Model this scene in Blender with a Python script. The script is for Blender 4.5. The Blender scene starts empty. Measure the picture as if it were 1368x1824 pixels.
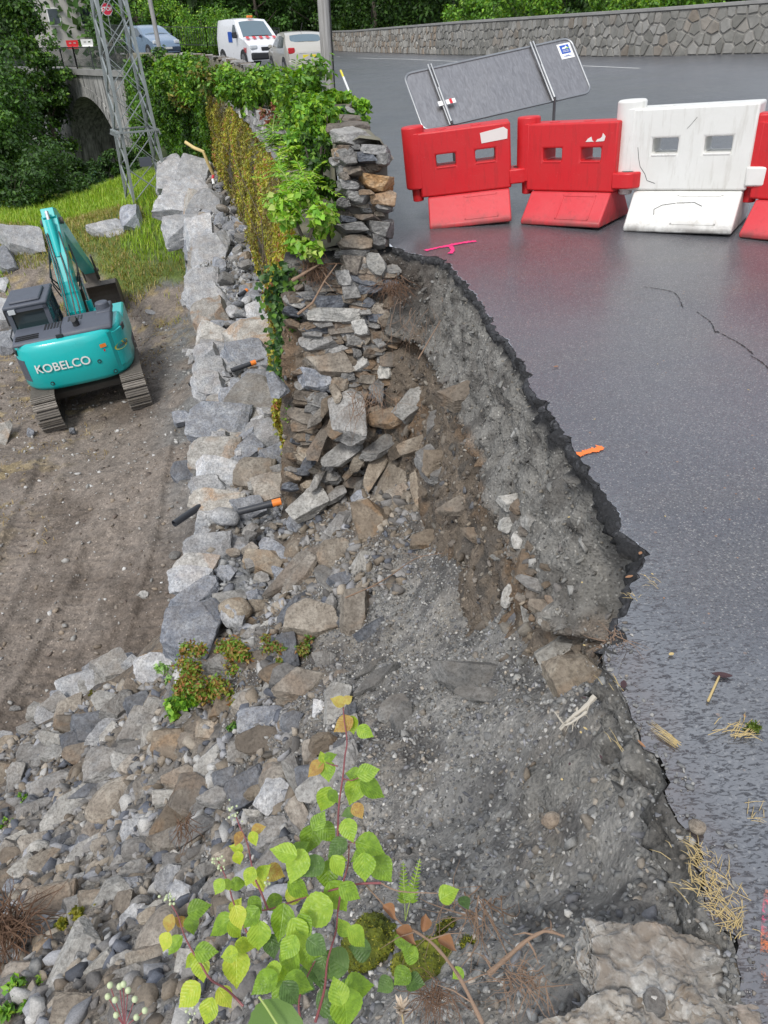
import bpy, bmesh, math, random
import numpy as np
from mathutils import Vector, Matrix, geometry
random.seed(7); rng = np.random.default_rng(7)
PI = math.pi
S = bpy.context.scene
C = S.collection
# ------------------------------------------------------------------ camera
FPX = 1264.; TH = math.radians(34.3); ROLL = math.radians(-2.0); EYE = Vector((0, 0, 1.6))
CR = (Matrix.Rotation(PI/2-TH, 3, 'X') @ Matrix.Rotation(ROLL, 3, 'Z'))
cam = bpy.data.cameras.new('camera'); camo = bpy.data.objects.new('camera', cam); C.objects.link(camo)
camo.matrix_world = Matrix.Translation(EYE) @ CR.to_4x4()
cam.sensor_fit = 'VERTICAL'; cam.sensor_height = 34.6; cam.lens = 34.6*FPX/1824
cam.clip_start = .05; cam.clip_end = 1000
cam.dof.use_dof = False
S.camera = camo
# ------------------------------------------------------------------ light
w = bpy.data.worlds.new('World'); S.world = w; w.use_nodes = True
nt = w.node_tree; nt.nodes.clear()
sk = nt.nodes.new('ShaderNodeTexSky'); sk.sky_type = 'NISHITA'; sk.sun_disc = False
SUN_EL, SUN_AZ = math.radians(52), math.radians(205)      # azimuth from +Y clockwise
sk.sun_elevation = SUN_EL; sk.sun_rotation = SUN_AZ; sk.dust_density = 4; sk.air_density = 1.0; sk.ozone_density = 1.0
hs = nt.nodes.new('ShaderNodeHueSaturation'); hs.inputs['Saturation'].default_value = .42
bg = nt.nodes.new('ShaderNodeBackground'); bg.inputs[1].default_value = .115
wo = nt.nodes.new('ShaderNodeOutputWorld')
nt.links.new(sk.outputs[0], hs.inputs['Color']); tcw = nt.nodes.new('ShaderNodeTexCoord'); cn_ = nt.nodes.new('ShaderNodeTexNoise'); cn_.inputs['Scale'].default_value = 2.2; cn_.inputs['Detail'].default_value = 5
nt.links.new(tcw.outputs['Generated'], cn_.inputs['Vector'])
crp = nt.nodes.new('ShaderNodeValToRGB'); crp.color_ramp.elements[0].position = .3; crp.color_ramp.elements[0].color = (4.3, 4.8, 5.8, 1); crp.color_ramp.elements[1].position = .7; crp.color_ramp.elements[1].color = (7.8, 8.3, 9.2, 1)
nt.links.new(cn_.outputs[0], crp.inputs[0]); cmx = nt.nodes.new('ShaderNodeMix'); cmx.data_type = 'RGBA'; cmx.inputs[0].default_value = .68
nt.links.new(hs.outputs[0], cmx.inputs[6]); nt.links.new(crp.outputs[0], cmx.inputs[7]); nt.links.new(cmx.outputs[2], bg.inputs[0]); nt.links.new(bg.outputs[0], wo.inputs[0])
sun = bpy.data.lights.new('sun', 'SUN'); sun.energy = 1.5; sun.angle = math.radians(11); sun.color = (1, .965, .91)
so = bpy.data.objects.new('sun', sun); C.objects.link(so)
sd = Vector((math.sin(SUN_AZ)*math.cos(SUN_EL), math.cos(SUN_AZ)*math.cos(SUN_EL), math.sin(SUN_EL)))
so.rotation_euler = sd.to_track_quat('Z', 'Y').to_euler()
S.view_settings.view_transform = 'Standard'; S.view_settings.look = 'None'; S.view_settings.gamma = 1
S.view_settings.use_curve_mapping = False; S.view_settings.exposure = 0.5
# ------------------------------------------------------------------ geometry helpers
def ray(u, v): return CR @ Vector(((u-684)/FPX, -(v-912)/FPX, -1.))
def at(u, v, z=None, y=None, t=None):
    d = ray(u, v)
    if z is not None: t = (z-EYE.z)/d.z
    elif y is not None: t = (y-EYE.y)/d.y
    return EYE + d*t
def clip(a, lo, hi): return np.minimum(np.maximum(a, lo), hi)
def sstep(a, lo, hi):
    t = clip((np.asarray(a, float)-lo)/(hi-lo), 0, 1); return t*t*(3-2*t)
def road_z(x, y):
    return .045*clip(x, -1, 14) + .008*clip(np.asarray(y, float)-10, 0, 30)*clip((np.asarray(x, float)+16)/9, 0, 1)
def road_at(u, v):
    z = 0.
    for _ in range(12):
        p = at(u, v, z=z); z = .5*z+.5*float(road_z(p.x, p.y))
    return at(u, v, z=z)
def hsh(ix, iy, iz, s):
    n = (ix.astype(np.int64)*73856093) ^ (iy.astype(np.int64)*19349663) ^ (iz.astype(np.int64)*83492791) ^ (s*2654435761)
    n = (n ^ (n >> 13))*1274126177 & 0x7fffffff
    n = (n ^ (n >> 16)) & 0xffff
    return n/65535.*2-1
def vn(P, s=0):
    P = np.asarray(P, float)
    I = np.floor(P); f = P-I; f = f*f*f*(f*(f*6-15)+10); I = I.astype(np.int64); r = 0
    for a in (0, 1):
        for b in (0, 1):
            for c in (0, 1):
                wgt = (f[:, 0] if a else 1-f[:, 0])*(f[:, 1] if b else 1-f[:, 1])*(f[:, 2] if c else 1-f[:, 2])
                r = r+wgt*hsh(I[:, 0]+a, I[:, 1]+b, I[:, 2]+c, s)
    return r
def fbm(P, sc, o=4, s=0, g=.5):
    P = np.asarray(P, float)*sc; r = 0; a = 1
    for i in range(o): r = r+a*vn(P+i*17.3, s+i); P = P*2.03; a *= g
    return r
def fbm2(x, y, sc, o=4, s=0, g=.5):
    x = np.asarray(x, float); sh = x.shape
    P = np.stack([x.ravel(), np.asarray(y, float).ravel(), np.zeros(x.size)], 1)
    return fbm(P, sc, o, s, g).reshape(sh)
def tag(o, label=None, cat=None, group=None, kind=None):
    if label: o['label'] = label
    if cat: o['category'] = cat
    if group: o['group'] = group
    if kind: o['kind'] = kind
    return o
WC = []          # things whose parts are modelled in place; their Empty only marks the base
def attach(o, parent):
    if parent is None: return
    o.parent = parent
    if parent in WC: o.matrix_parent_inverse = parent.matrix_basis.inverted()
def link(name, me, m=None, parent=None, smooth=False):
    o = bpy.data.objects.new(name, me); C.objects.link(o)
    if m is not None:
        for k in (m if isinstance(m, (list, tuple)) else [m]): me.materials.append(k)
    attach(o, parent)
    if smooth and len(me.polygons): me.polygons.foreach_set('use_smooth', [True]*len(me.polygons))
    return o
def npmesh(name, V, F, col=None, smooth=False):
    V = np.ascontiguousarray(V, dtype=np.float32); F = np.ascontiguousarray(F, dtype=np.int32); k = F.shape[1]
    me = bpy.data.meshes.new(name)
    me.vertices.add(len(V)); me.vertices.foreach_set('co', V.ravel())
    me.loops.add(F.size); me.loops.foreach_set('vertex_index', F.ravel())
    me.polygons.add(len(F)); me.polygons.foreach_set('loop_start', np.arange(0, F.size, k, dtype=np.int32))
    me.update(calc_edges=True)
    if col is not None:
        a = me.color_attributes.new('Col', 'FLOAT_COLOR', 'POINT')
        c = np.ones((len(V), 4), np.float32); c[:, :3] = col; a.data.foreach_set('color', c.ravel())
    if smooth: me.polygons.foreach_set('use_smooth', np.ones(len(F), bool))
    return me
def empty(name, loc=(0, 0, 0), rz=0., parent=None, wc=False):
    o = bpy.data.objects.new(name, None); C.objects.link(o); o.location = loc; o.rotation_euler = (0, 0, rz)
    o.empty_display_size = .2
    attach(o, parent)
    if wc: WC.append(o)
    return o
class MB:
    def __init__(s): s.v = []; s.f = []
    def add(s, vs, fs):
        n = len(s.v); s.v += [tuple(v) for v in vs]; s.f += [tuple(i+n for i in f) for f in fs]; return s
    def box(s, x0, x1, y0, y1, z0, z1, M=None):
        vs = [Vector((x, y, z)) for x in (x0, x1) for y in (y0, y1) for z in (z0, z1)]
        if M: vs = [M @ v for v in vs]
        return s.add(vs, [(0, 1, 3, 2), (4, 6, 7, 5), (0, 4, 5, 1), (2, 3, 7, 6), (0, 2, 6, 4), (1, 5, 7, 3)])
    def bar(s, a, b, wd, h=None, up=(0, 0, 1)):
        a, b = Vector(a), Vector(b); h = h or wd; d = (b-a).normalized(); up = Vector(up)
        if abs(d.dot(up)) > .97: up = Vector((1, 0, 0))
        r = d.cross(up).normalized()*wd/2; q = r.cross(d).normalized()*h/2
        vs = [p+i*r+j*q for p in (a, b) for i, j in ((-1, -1), (1, -1), (1, 1), (-1, 1))]
        return s.add(vs, [(3, 2, 1, 0), (4, 5, 6, 7), (0, 1, 5, 4), (1, 2, 6, 5), (2, 3, 7, 6), (3, 0, 4, 7)])
    def tube(s, pts, rad, n=8, cap=True):
        pts = [Vector(p) for p in pts]; m = len(pts)
        rad = rad if isinstance(rad, (list, tuple)) else [rad]*m
        ref = None; base = len(s.v); vs = []
        for i, p in enumerate(pts):
            d = (pts[min(i+1, m-1)]-pts[max(i-1, 0)]).normalized()
            if ref is None or abs(ref.dot(d)) > .95: ref = Vector((0, 0, 1)) if abs(d.z) < .9 else Vector((1, 0, 0))
            x = d.cross(ref).normalized(); y = x.cross(d).normalized(); ref = y
            for k in range(n):
                a = 2*PI*k/n; vs.append(p+(x*math.cos(a)+y*math.sin(a))*rad[i])
        fs = [(i*n+k, i*n+(k+1) % n, (i+1)*n+(k+1) % n, (i+1)*n+k) for i in range(m-1) for k in range(n)]
        if cap: fs += [tuple(range(n-1, -1, -1)), tuple((m-1)*n+k for k in range(n))]
        return s.add(vs, fs)
    def prism(s, prof, x0, x1, wfun=None, axis='x'):
        n = len(prof); vs = []
        for sx in (x0, x1):
            for (y, z) in prof:
                k = wfun(y, z) if wfun else 1.
                vs.append((sx*k, y, z))
        fs = [(i, (i+1) % n, n+(i+1) % n, n+i) for i in range(n)]+[tuple(range(n-1, -1, -1)), tuple(n+i for i in range(n))]
        return s.add(vs, fs)
    def build(s, name, m, parent=None, smooth=False, bevel=0, seg=2, fix=True, ang=35):
        me = bpy.data.meshes.new(name); me.from_pydata(s.v, [], s.f); me.update()
        if fix:
            bm = bmesh.new(); bm.from_mesh(me); bmesh.ops.recalc_face_normals(bm, faces=bm.faces); bm.to_mesh(me); bm.free()
        o = link(name, me, m, parent)
        if bevel:
            b = o.modifiers.new('bevel', 'BEVEL'); b.width = bevel; b.segments = seg; b.limit_method = 'ANGLE'; b.angle_limit = math.radians(30)
        if smooth: me.shade_smooth(); me.set_sharp_from_angle(angle=math.radians(ang))
        return o
def text_obj(name, body, size, m, parent, mat4, extrude=.002, bold=0.0):
    cu = bpy.data.curves.new(name, 'FONT'); cu.body = body; cu.size = size; cu.extrude = extrude; cu.align_x = 'CENTER'; cu.align_y = 'CENTER'; cu.offset = bold
    to = bpy.data.objects.new(name, cu); C.objects.link(to)
    bpy.context.view_layer.update()
    me = bpy.data.meshes.new_from_object(to.evaluated_get(bpy.context.evaluated_depsgraph_get()))
    bpy.data.objects.remove(to); me.materials.clear()
    o = link(name, me, m, parent); o.matrix_local = mat4
    return o
# ------------------------------------------------------------------ materials
class N:
    def __init__(s, name):
        s.m = bpy.data.materials.new(name); s.m.use_nodes = True; s.t = s.m.node_tree; s.t.nodes.clear()
        s.o = s.n('ShaderNodeOutputMaterial'); s.b = s.n('ShaderNodeBsdfPrincipled'); s.l(s.b.outputs[0], s.o.inputs[0])
    def n(s, ty, **k):
        x = s.t.nodes.new(ty)
        for a, b in k.items(): setattr(x, a, b)
        return x
    def l(s, a, b): s.t.links.new(a, b)
    def put(s, sock, val):
        if isinstance(val, (int, float)): sock.default_value = (val, val, val, 1) if sock.type == 'RGBA' else val
        elif isinstance(val, (tuple, list)): sock.default_value = (*val, 1) if len(val) == 3 and sock.type == 'RGBA' else val
        else: s.l(val, sock)
    def pos(s, kind='pos'):
        if kind == 'pos': return s.n('ShaderNodeNewGeometry').outputs['Position']
        return s.n('ShaderNodeTexCoord').outputs['Object']
    def mapp(s, vec, scale=(1, 1, 1), loc=(0, 0, 0), rot=(0, 0, 0)):
        x = s.n('ShaderNodeMapping'); s.l(vec, x.inputs[0]); s.put(x.inputs[1], loc); x.inputs[2].default_value = rot; x.inputs[3].default_value = scale; return x.outputs[0]
    def noise(s, vec, sc, det=4, rough=.55, dist=0, out=0):
        x = s.n('ShaderNodeTexNoise'); s.l(vec, x.inputs['Vector']); x.inputs['Scale'].default_value = sc; x.inputs['Detail'].default_value = det
        x.inputs['Roughness'].default_value = rough; x.inputs['Distortion'].default_value = dist; return x.outputs[out]
    def vor(s, vec, sc, feat='F1', out=0, rnd=1):
        x = s.n('ShaderNodeTexVoronoi', feature=feat); s.l(vec, x.inputs['Vector']); x.inputs['Scale'].default_value = sc; x.inputs['Randomness'].default_value = rnd; return x.outputs[out]
    def ramp(s, fac, stops):
        x = s.n('ShaderNodeValToRGB'); s.l(fac, x.inputs[0]); e = x.color_ramp.elements
        while len(e) < len(stops): e.new(.5)
        for q, (p, c) in zip(e, stops):
            q.position = p; q.color = (c, c, c, 1) if isinstance(c, (int, float)) else (*c, 1)
        return x.outputs[0]
    def mix(s, fac, a, b, mode='MIX'):
        x = s.n('ShaderNodeMix', data_type='RGBA', blend_type=mode); s.put(x.inputs[0], fac); s.put(x.inputs[6], a); s.put(x.inputs[7], b); return x.outputs[2]
    def math(s, op, a, b=0., c=None):
        x = s.n('ShaderNodeMath', operation=op); s.put(x.inputs[0], a); s.put(x.inputs[1], b)
        if c is not None: s.put(x.inputs[2], c)
        return x.outputs[0]
    def rand(s): return s.n('ShaderNodeObjectInfo').outputs['Random']
    def hsv(s, col, h=.5, sat=1., v=1.):
        x = s.n('ShaderNodeHueSaturation'); s.put(x.inputs[0], h); s.put(x.inputs[1], sat); s.put(x.inputs[2], v); s.put(x.inputs[4], col); return x.outputs[0]
    def bump(s, h, st=.5, dist=.01, nrm=None):
        x = s.n('ShaderNodeBump'); s.put(x.inputs['Strength'], st); x.inputs['Distance'].default_value = dist; s.l(h, x.inputs['Height'])
        if nrm is not None: s.l(nrm, x.inputs['Normal'])
        return x.outputs[0]
    def fin(s, col=None, rough=.8, nrm=None, metal=0, spec=.5, **k):
        if col is not None: s.put(s.b.inputs['Base Color'], col)
        s.put(s.b.inputs['Roughness'], rough); s.put(s.b.inputs['Metallic'], metal); s.put(s.b.inputs['Specular IOR Level'], spec)
        if nrm is not None: s.l(nrm, s.b.inputs['Normal'])
        for a, b in k.items(): s.put(s.b.inputs[a.replace('_', ' ')], b)
        return s.m
M = {}
def flat(name, col, rough=.5, metal=0, dirt=.15, bsc=40, bst=.05, spec=.5, dsc=3, **k):
    s = N(name); p = s.pos('obj')
    f = s.ramp(s.noise(p, dsc, 6, .65), [(.35, 0.), (.75, 1.)])
    c = s.mix(s.math('MULTIPLY', f, dirt), col, tuple(.35*x+.03 for x in col))
    r = s.math('MULTIPLY_ADD', s.noise(p, dsc*3, 4), .25, rough-.12)
    M[name] = s.fin(c, r, s.bump(s.noise(p, bsc, 4), bst, .01), metal, spec, **k); return M[name]
def rockmat(name, cs, vein=None, strat=.5, dirt=.35, orange=0., val=(.75, 1.25), rough=.82, fine=1.):
    s = N(name); P = s.pos(); O = s.pos('obj'); r = s.rand()
    off = s.n('ShaderNodeCombineXYZ'); s.l(s.math('MULTIPLY', r, 37.), off.inputs[0]); s.l(s.math('MULTIPLY', r, 91.), off.inputs[1])
    vm = s.n('ShaderNodeVectorMath', operation='ADD'); s.l(P, vm.inputs[0]); s.l(off.outputs[0], vm.inputs[1]); Q = vm.outputs[0]
    vo = s.n('ShaderNodeVectorMath', operation='ADD'); s.l(s.mapp(O, (1.5, 1.5, 9)), vo.inputs[0]); s.l(off.outputs[0], vo.inputs[1]); Z = vo.outputs[0]
    n1 = s.noise(Q, 6, 5, .6, .6); n2 = s.noise(Z, 1.6, 5, .65, .3); n3 = s.noise(Q, 45*fine, 5, .7)
    c = s.ramp(s.math('MULTIPLY_ADD', n1, .6, s.math('MULTIPLY', n2, .4)), [(.36, cs[0]), (.5, cs[1]), (.61, cs[2])])
    if orange:
        c = s.mix(s.math('MULTIPLY', s.ramp(s.noise(Q, 3.2, 3, .5, 1.), [(.5, 0.), (.62, 1.)]), orange), c, (.36, .20, .09))
    if vein:
        v1 = s.ramp(s.noise(Q, 5, 6, .6, 2.2), [(.485, 0.), (.5, 1.), (.515, 0.)])
        v2 = s.ramp(s.noise(s.mapp(Q, (1, 2.5, 1.3), (5, 2, 1)), 9, 4, .6, 1.5), [(.48, 0.), (.5, 1.), (.53, 0.)])
        v3 = s.ramp(s.noise(s.mapp(Q, (2, 1, 1.6), (9, 1, 4)), 6, 5, .65, 1.8), [(.47, 0.), (.5, 1.), (.53, 0.)])
        c = s.mix(s.math('MULTIPLY', v3, vein*.7), c, tuple(.42*x for x in cs[0]))
        c = s.mix(s.math('MULTIPLY', s.math('MAXIMUM', v1, s.math('MULTIPLY', v2, .6)), vein), c, (.62, .61, .59))
    c = s.mix(s.ramp(n3, [(.36, .6), (.55, 0.)]), c, tuple(.35*x for x in cs[0]))
    up = s.n('ShaderNodeSeparateXYZ'); s.l(s.n('ShaderNodeNewGeometry').outputs['Normal'], up.inputs[0])
    d = s.math('MULTIPLY', s.ramp(s.math('MULTIPLY_ADD', s.noise(Q, 7, 5, .7), .9, s.math('MULTIPLY', up.outputs[2], .35)), [(.60, 0.), (.85, 1.)]), dirt)
    c = s.mix(d, c, (.17, .14, .11))
    c = s.hsv(c, .5, s.math('MULTIPLY_ADD', r, .5, .75), s.math('MULTIPLY_ADD', s.math('FRACT', s.math('MULTIPLY', r, 7.3)), val[1]-val[0], val[0]))
    b = s.bump(s.math('MULTIPLY_ADD', n2, strat*1.6, s.math('MULTIPLY', n1, 1.)), .55, .03)
    b = s.bump(n3, .55, .006, b)
    cr = s.ramp(s.vor(s.mapp(Q, (1, 1, 1)), 9, 'DISTANCE_TO_EDGE'), [(0., 0.), (.06, 1.)])
    b = s.bump(cr, .12, .006, b)
    M[name] = s.fin(c, s.math('MULTIPLY_ADD', n3, -.2, rough+.08), b, spec=.4); return M[name]
rockmat('limestone', [(.30, .315, .34), (.46, .47, .485), (.64, .64, .635)], vein=.8, strat=.3, dirt=.35, orange=.12)
rockmat('limestone_blue', [(.16, .175, .205), (.28, .30, .34), (.44, .46, .49)], vein=.55, strat=.4, dirt=.3)
rockmat('limestone_ochre', [(.27, .26, .24), (.42, .40, .365), (.58, .56, .52)], vein=.5, strat=.3, dirt=.35, orange=.55)
rockmat('schist_grey', [(.15, .145, .14), (.25, .245, .235), (.37, .36, .34)], vein=.15, strat=1.0, dirt=.4)
rockmat('schist_tan', [(.19, .16, .128), (.31, .27, .22), (.44, .395, .33)], strat=.9, dirt=.35, orange=.25)
rockmat('schist_brown', [(.12, .10, .08), (.20, .168, .135), (.29, .25, .20)], strat=.8, dirt=.6, orange=.3)
rockmat('schist_pale', [(.26, .255, .24), (.42, .41, .38), (.58, .56, .52)], vein=.3, strat=.8, dirt=.35)
rockmat('crusty', [(.17, .16, .14), (.30, .285, .26), (.46, .45, .42)], vein=.35, strat=.3, dirt=.95, orange=.35, fine=.55)
rockmat('slate', [(.065, .072, .085), (.115, .125, .145), (.19, .205, .23)], vein=.12, strat=1.1, dirt=.25, rough=.6)
rockmat('ochre_stone', [(.22, .13, .07), (.36, .23, .13), (.45, .33, .22)], strat=.7, dirt=.25, orange=.5)
rockmat('asphalt_lump', [(.09, .09, .09), (.16, .158, .15), (.25, .245, .235)], strat=0, dirt=.3, fine=1.6)
ROCKS = ['schist_grey', 'schist_tan', 'schist_grey', 'schist_pale', 'schist_brown', 'slate', 'limestone', 'schist_grey', 'schist_tan']

def leafmat(name, trans=.25, rough=.45, val=1.):
    s = N(name); a = s.n('ShaderNodeAttribute', attribute_name='Col').outputs['Color']
    c = s.hsv(a, .5, 1., val)
    m = s.fin(c, rough, spec=.35)
    t = s.n('ShaderNodeBsdfTranslucent'); s.put(t.inputs[0], s.hsv(a, .48, 1.1, 1.5*val)); mx = s.n('ShaderNodeMixShader'); mx.inputs[0].default_value = trans
    s.l(s.b.outputs[0], mx.inputs[1]); s.l(t.outputs[0], mx.inputs[2]); s.l(mx.outputs[0], s.o.inputs[0])
    M[name] = m; return m
leafmat('leaf', val=1.15); leafmat('grass_blade', .3); leafmat('twig_mat', 0., .8)

def brambleleaf(name, c1, c2, c3):
    s = N(name); O = s.pos('obj'); r = s.rand()
    sp = s.n('ShaderNodeSeparateXYZ'); s.l(O, sp.inputs[0])
    ax = s.math('ABSOLUTE', sp.outputs[1])
    # side veins run forward from the midrib
    w_ = s.math('FRACT', s.math('MULTIPLY', s.math('SUBTRACT', sp.outputs[0], s.math('MULTIPLY', ax, .9)), 7.))
    vein = s.ramp(s.math('ABSOLUTE', s.math('SUBTRACT', w_, .5)), [(0., 1.), (.10, 0.)])
    mid = s.ramp(ax, [(0., 1.), (.022, 0.)])
    vv = s.math('MAXIMUM', mid, s.math('MULTIPLY', vein, .75))
    n = s.noise(O, 4, 4, .6)
    base = s.ramp(s.math('MULTIPLY_ADD', s.math('SUBTRACT', r, .5), .5, n), [(.25, c1), (.5, c2), (.78, c3)])
    c = s.mix(s.math('MULTIPLY', vv, .2), base, tuple(min(1, x*1.7+.05) for x in c2))
    pil = s.math('MULTIPLY', s.math('ABSOLUTE', s.math('SUBTRACT', w_, .5)), 1.)
    b = s.bump(s.math('MULTIPLY_ADD', n, .8, s.math('MULTIPLY_ADD', vv, -.3, s.math('MULTIPLY', pil, .25))), .3, .02)
    m = s.fin(c, .38, b, spec=.5)
    t = s.n('ShaderNodeBsdfTranslucent'); s.put(t.inputs[0], s.hsv(c, .48, 1.1, 1.6)); mx = s.n('ShaderNodeMixShader'); mx.inputs[0].default_value = .3
    s.l(s.b.outputs[0], mx.inputs[1]); s.l(t.outputs[0], mx.inputs[2]); s.l(mx.outputs[0], s.o.inputs[0])
    M[name] = m
brambleleaf('bramble_green', (.12, .22, .018), (.21, .36, .03), (.33, .48, .05))
brambleleaf('bramble_lime', (.22, .34, .02), (.36, .48, .035), (.50, .55, .07))
brambleleaf('bramble_bronze', (.26, .14, .04), (.40, .25, .06), (.46, .40, .09))
brambleleaf('bramble_dull', (.05, .10, .02), (.09, .17, .04), (.14, .24, .06))

def asphalt():
    s = N('asphalt'); P = s.pos(); sp = s.n('ShaderNodeSeparateXYZ'); s.l(P, sp.inputs[0]); X, Y = sp.outputs[0], sp.outputs[1]
    v1 = s.vor(P, 150, out=1); g = s.n('ShaderNodeSeparateColor'); s.l(v1, g.inputs[0])
    d1 = s.vor(P, 150, out=0)
    big = s.noise(P, .8, 5, .6); mid = s.noise(P, 5, 4, .6)
    base = s.ramp(big, [(.3, (.06, .064, .076)), (.55, (.09, .095, .108)), (.75, (.12, .122, .132))])
    base = s.mix(s.ramp(s.noise(s.mapp(P, (.25, 1.2, 1), rot=(0, 0, .35)), 1.4, 5, .6, .5), [(.45, 0.), (.62, .55)]), base, (.10, .098, .095))
    agg = s.ramp(g.outputs[0], [(0., (.02, .022, .028)), (.5, (.065, .069, .082)), (.78, (.13, .133, .148)), (.90, (.21, .207, .205)), (.97, (.33, .32, .30))])
    c = s.mix(s.ramp(d1, [(.30, .8), (.62, .12)]), base, agg)
    # orange/brown grit
    v2 = s.vor(P, 23, out=1); g2 = s.n('ShaderNodeSeparateColor'); s.l(v2, g2.inputs[0]); d2 = s.vor(P, 23)
    c = s.mix(s.math('MULTIPLY', s.ramp(d2, [(.10, .8), (.14, 0.)]), s.ramp(g2.outputs[1], [(.86, 0.), (.88, 1.)])), c, (.30, .17, .09))
    # crack
    # water film beside the broken edge (own outline from noise)
    film = s.math('ADD', s.math('MULTIPLY', X, -1.), s.math('MULTIPLY', Y, -.26))
    film = s.math('ADD', film, s.math('MULTIPLY', s.math('SUBTRACT', s.noise(P, 3.2, 4, .6), .5), .5))
    fm = s.ramp(s.math('ADD', film, 1.95), [(.30, 0.), (.78, 1.)])
    rip = s.noise(s.mapp(P, (1, 2.6, 1), rot=(0, 0, -.35)), 42, 3, .6, 1.0)
    hole = s.ramp(rip, [(.50, 1.), (.60, 0.)])       # stones that stand out of the film
    c = s.mix(s.math('MULTIPLY', fm, s.math('SUBTRACT', 1., hole)), c, (.030, .031, .036))
    fm = s.math('MULTIPLY', fm, hole)
    # silty dark lip along the edge
    rough = s.math('MULTIPLY_ADD', mid, .2, .22)
    rough = s.math('ADD', rough, s.ramp(s.noise(P, .55, 4, .6), [(.35, 0.), (.7, .16)]))
    rough = s.mix(fm, rough, .07)
    c = s.mix(s.math('MULTIPLY', fm, .55), c, (.020, .020, .022))
    sx_ = s.math('ADD', X, s.math('MULTIPLY', s.math('SUBTRACT', s.noise(P, 11, 5, .7), .5), .16))
    silt = s.math('MULTIPLY', s.ramp(sx_, [(.72, 1.), (.80, 0.)]), s.ramp(s.math('MULTIPLY', Y, .5), [(.74, 1.), (.80, 0.)]))
    c = s.mix(s.math('MULTIPLY', silt, .85), c, s.ramp(s.noise(P, 24, 5, .7), [(.35, (.030, .024, .025)), (.6, (.07, .055, .052)), (.75, (.14, .12, .11))]))
    bs = s.math('MULTIPLY', s.math('SUBTRACT', 1., fm), .62)
    h = s.math('ADD', s.ramp(d1, [(0., 1.), (.75, 0.)]), s.math('MULTIPLY', g.outputs[1], .6))
    b = s.bump(h, bs, .005)
    b = s.bump(s.noise(P, 3.2, 5, .6), .35, .006, b)
    M['asphalt'] = s.fin(c, rough, b, spec=.8, Coat_Weight=s.math('MULTIPLY_ADD', fm, .6, .4), Coat_Roughness=s.math('MULTIPLY_ADD', fm, -.17, .22), Coat_IOR=s.math('MULTIPLY_ADD', fm, .9, 1.55))
asphalt()
def tarmac_edge():
    s = N('asphalt_edge'); P = s.pos(); v = s.vor(P, 80); c = s.ramp(s.vor(P, 80, out=1), [(0., (.018, .018, .02)), (.7, (.04, .04, .043)), (1., (.12, .12, .12))])
    M['asphalt_edge'] = s.fin(c, .6, s.bump(s.noise(P, 70, 5, .7), .9, .012))
tarmac_edge()
def earth(name, gsc=55, lump=18, spec=.35, rough=.85, wet=0.):
    s = N(name); P = s.pos(); a = s.n('ShaderNodeAttribute', attribute_name='Col').outputs['Color']
    n1 = s.noise(P, 3.5, 6, .65); n2 = s.noise(P, lump, 6, .7); v = s.vor(P, gsc, out=1); d = s.vor(P, gsc); g = s.n('ShaderNodeSeparateColor'); s.l(v, g.inputs[0])
    c = s.mix(.75, a, s.ramp(n1, [(.3, .55), (.5, 1.), (.7, 1.35)]), 'MULTIPLY')
    c = s.mix(.7, c, s.ramp(n2, [(.3, .6), (.5, 1.), (.72, 1.35)]), 'MULTIPLY')
    c = s.mix(s.ramp(d, [(.25, .85), (.5, 0.)]), c, s.mix(1., c, s.ramp(g.outputs[0], [(0., .5), (.6, .95), (.9, 1.5), (1., 2.3)]), 'MULTIPLY'))
    b = s.bump(s.math('MULTIPLY_ADD', n2, 1.0, n1), .6, .03); b = s.bump(s.math('SUBTRACT', 1., d), .7, .008, b); b = s.bump(s.noise(P, 160, 3, .7), .5, .003, b)
    M[name] = s.fin(c, s.math('MULTIPLY_ADD', n2, -.25, rough+.1-wet), b, spec=spec)
earth('gravel_ground', 60, 20, spec=.5, rough=.72); earth('dirt', 32, 14); earth('bank_soil', 70, 24, rough=.85); earth('grass_soil', 25, 8)
def plastic(name, col, fade, grime):
    s = N(name); O = s.pos('obj'); r = s.rand(); st = s.noise(s.mapp(O, (9, 9, 1.1)), 2.5, 6, .7, .3); bl = s.noise(O, 3.2, 6, .65, .6); fi = s.noise(s.mapp(O, (3, 3, 14), rot=(0, .5, 0)), 14, 5, .75)
    c = s.mix(s.ramp(bl, [(.35, 0.), (.75, .55)]), col, fade)
    c = s.mix(s.ramp(st, [(.52, 0.), (.72, .45)]), c, grime)
    c = s.mix(s.ramp(fi, [(.64, 0.), (.70, .5)]), c, tuple(min(.8, x*.6+.3) for x in col))
    z_ = s.n('ShaderNodeSeparateXYZ'); s.l(O, z_.inputs[0])
    c = s.mix(s.math('MULTIPLY', s.ramp(z_.outputs[2], [(.0, .9), (.10, 0.)]), s.ramp(s.noise(O, 9, 4), [(.4, .1), (.6, .8)])), c, (.10, .08, .07))
    M[name] = s.fin(c, s.math('MULTIPLY_ADD', bl, .35, .30), s.bump(s.noise(O, 12, 4), .18, .012), spec=.45)
plastic('red_plastic', (.58, .012, .018), (.50, .03, .03), (.22, .02, .018)); plastic('red_plastic_faded', (.58, .04, .05), (.60, .09, .10), (.25, .04, .04)); plastic('white_plastic', (.74, .735, .70), (.62, .61, .56), (.38, .35, .29))
flat('scuff', (.75, .70, .66), .7); flat('crack_black', (.02, .02, .02), .8)
flat('galvanised', (.30, .31, .32), .42, metal=.7, dirt=.4, dsc=7, bst=.03)
flat('galv_dull', (.30, .33, .33), .55, metal=.3, dirt=.4, dsc=5)
flat('white_paint', (.78, .78, .76), .5); flat('blue_print', (.02, .09, .42), .4); flat('green_print', (.35, .6, .1), .4)
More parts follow.
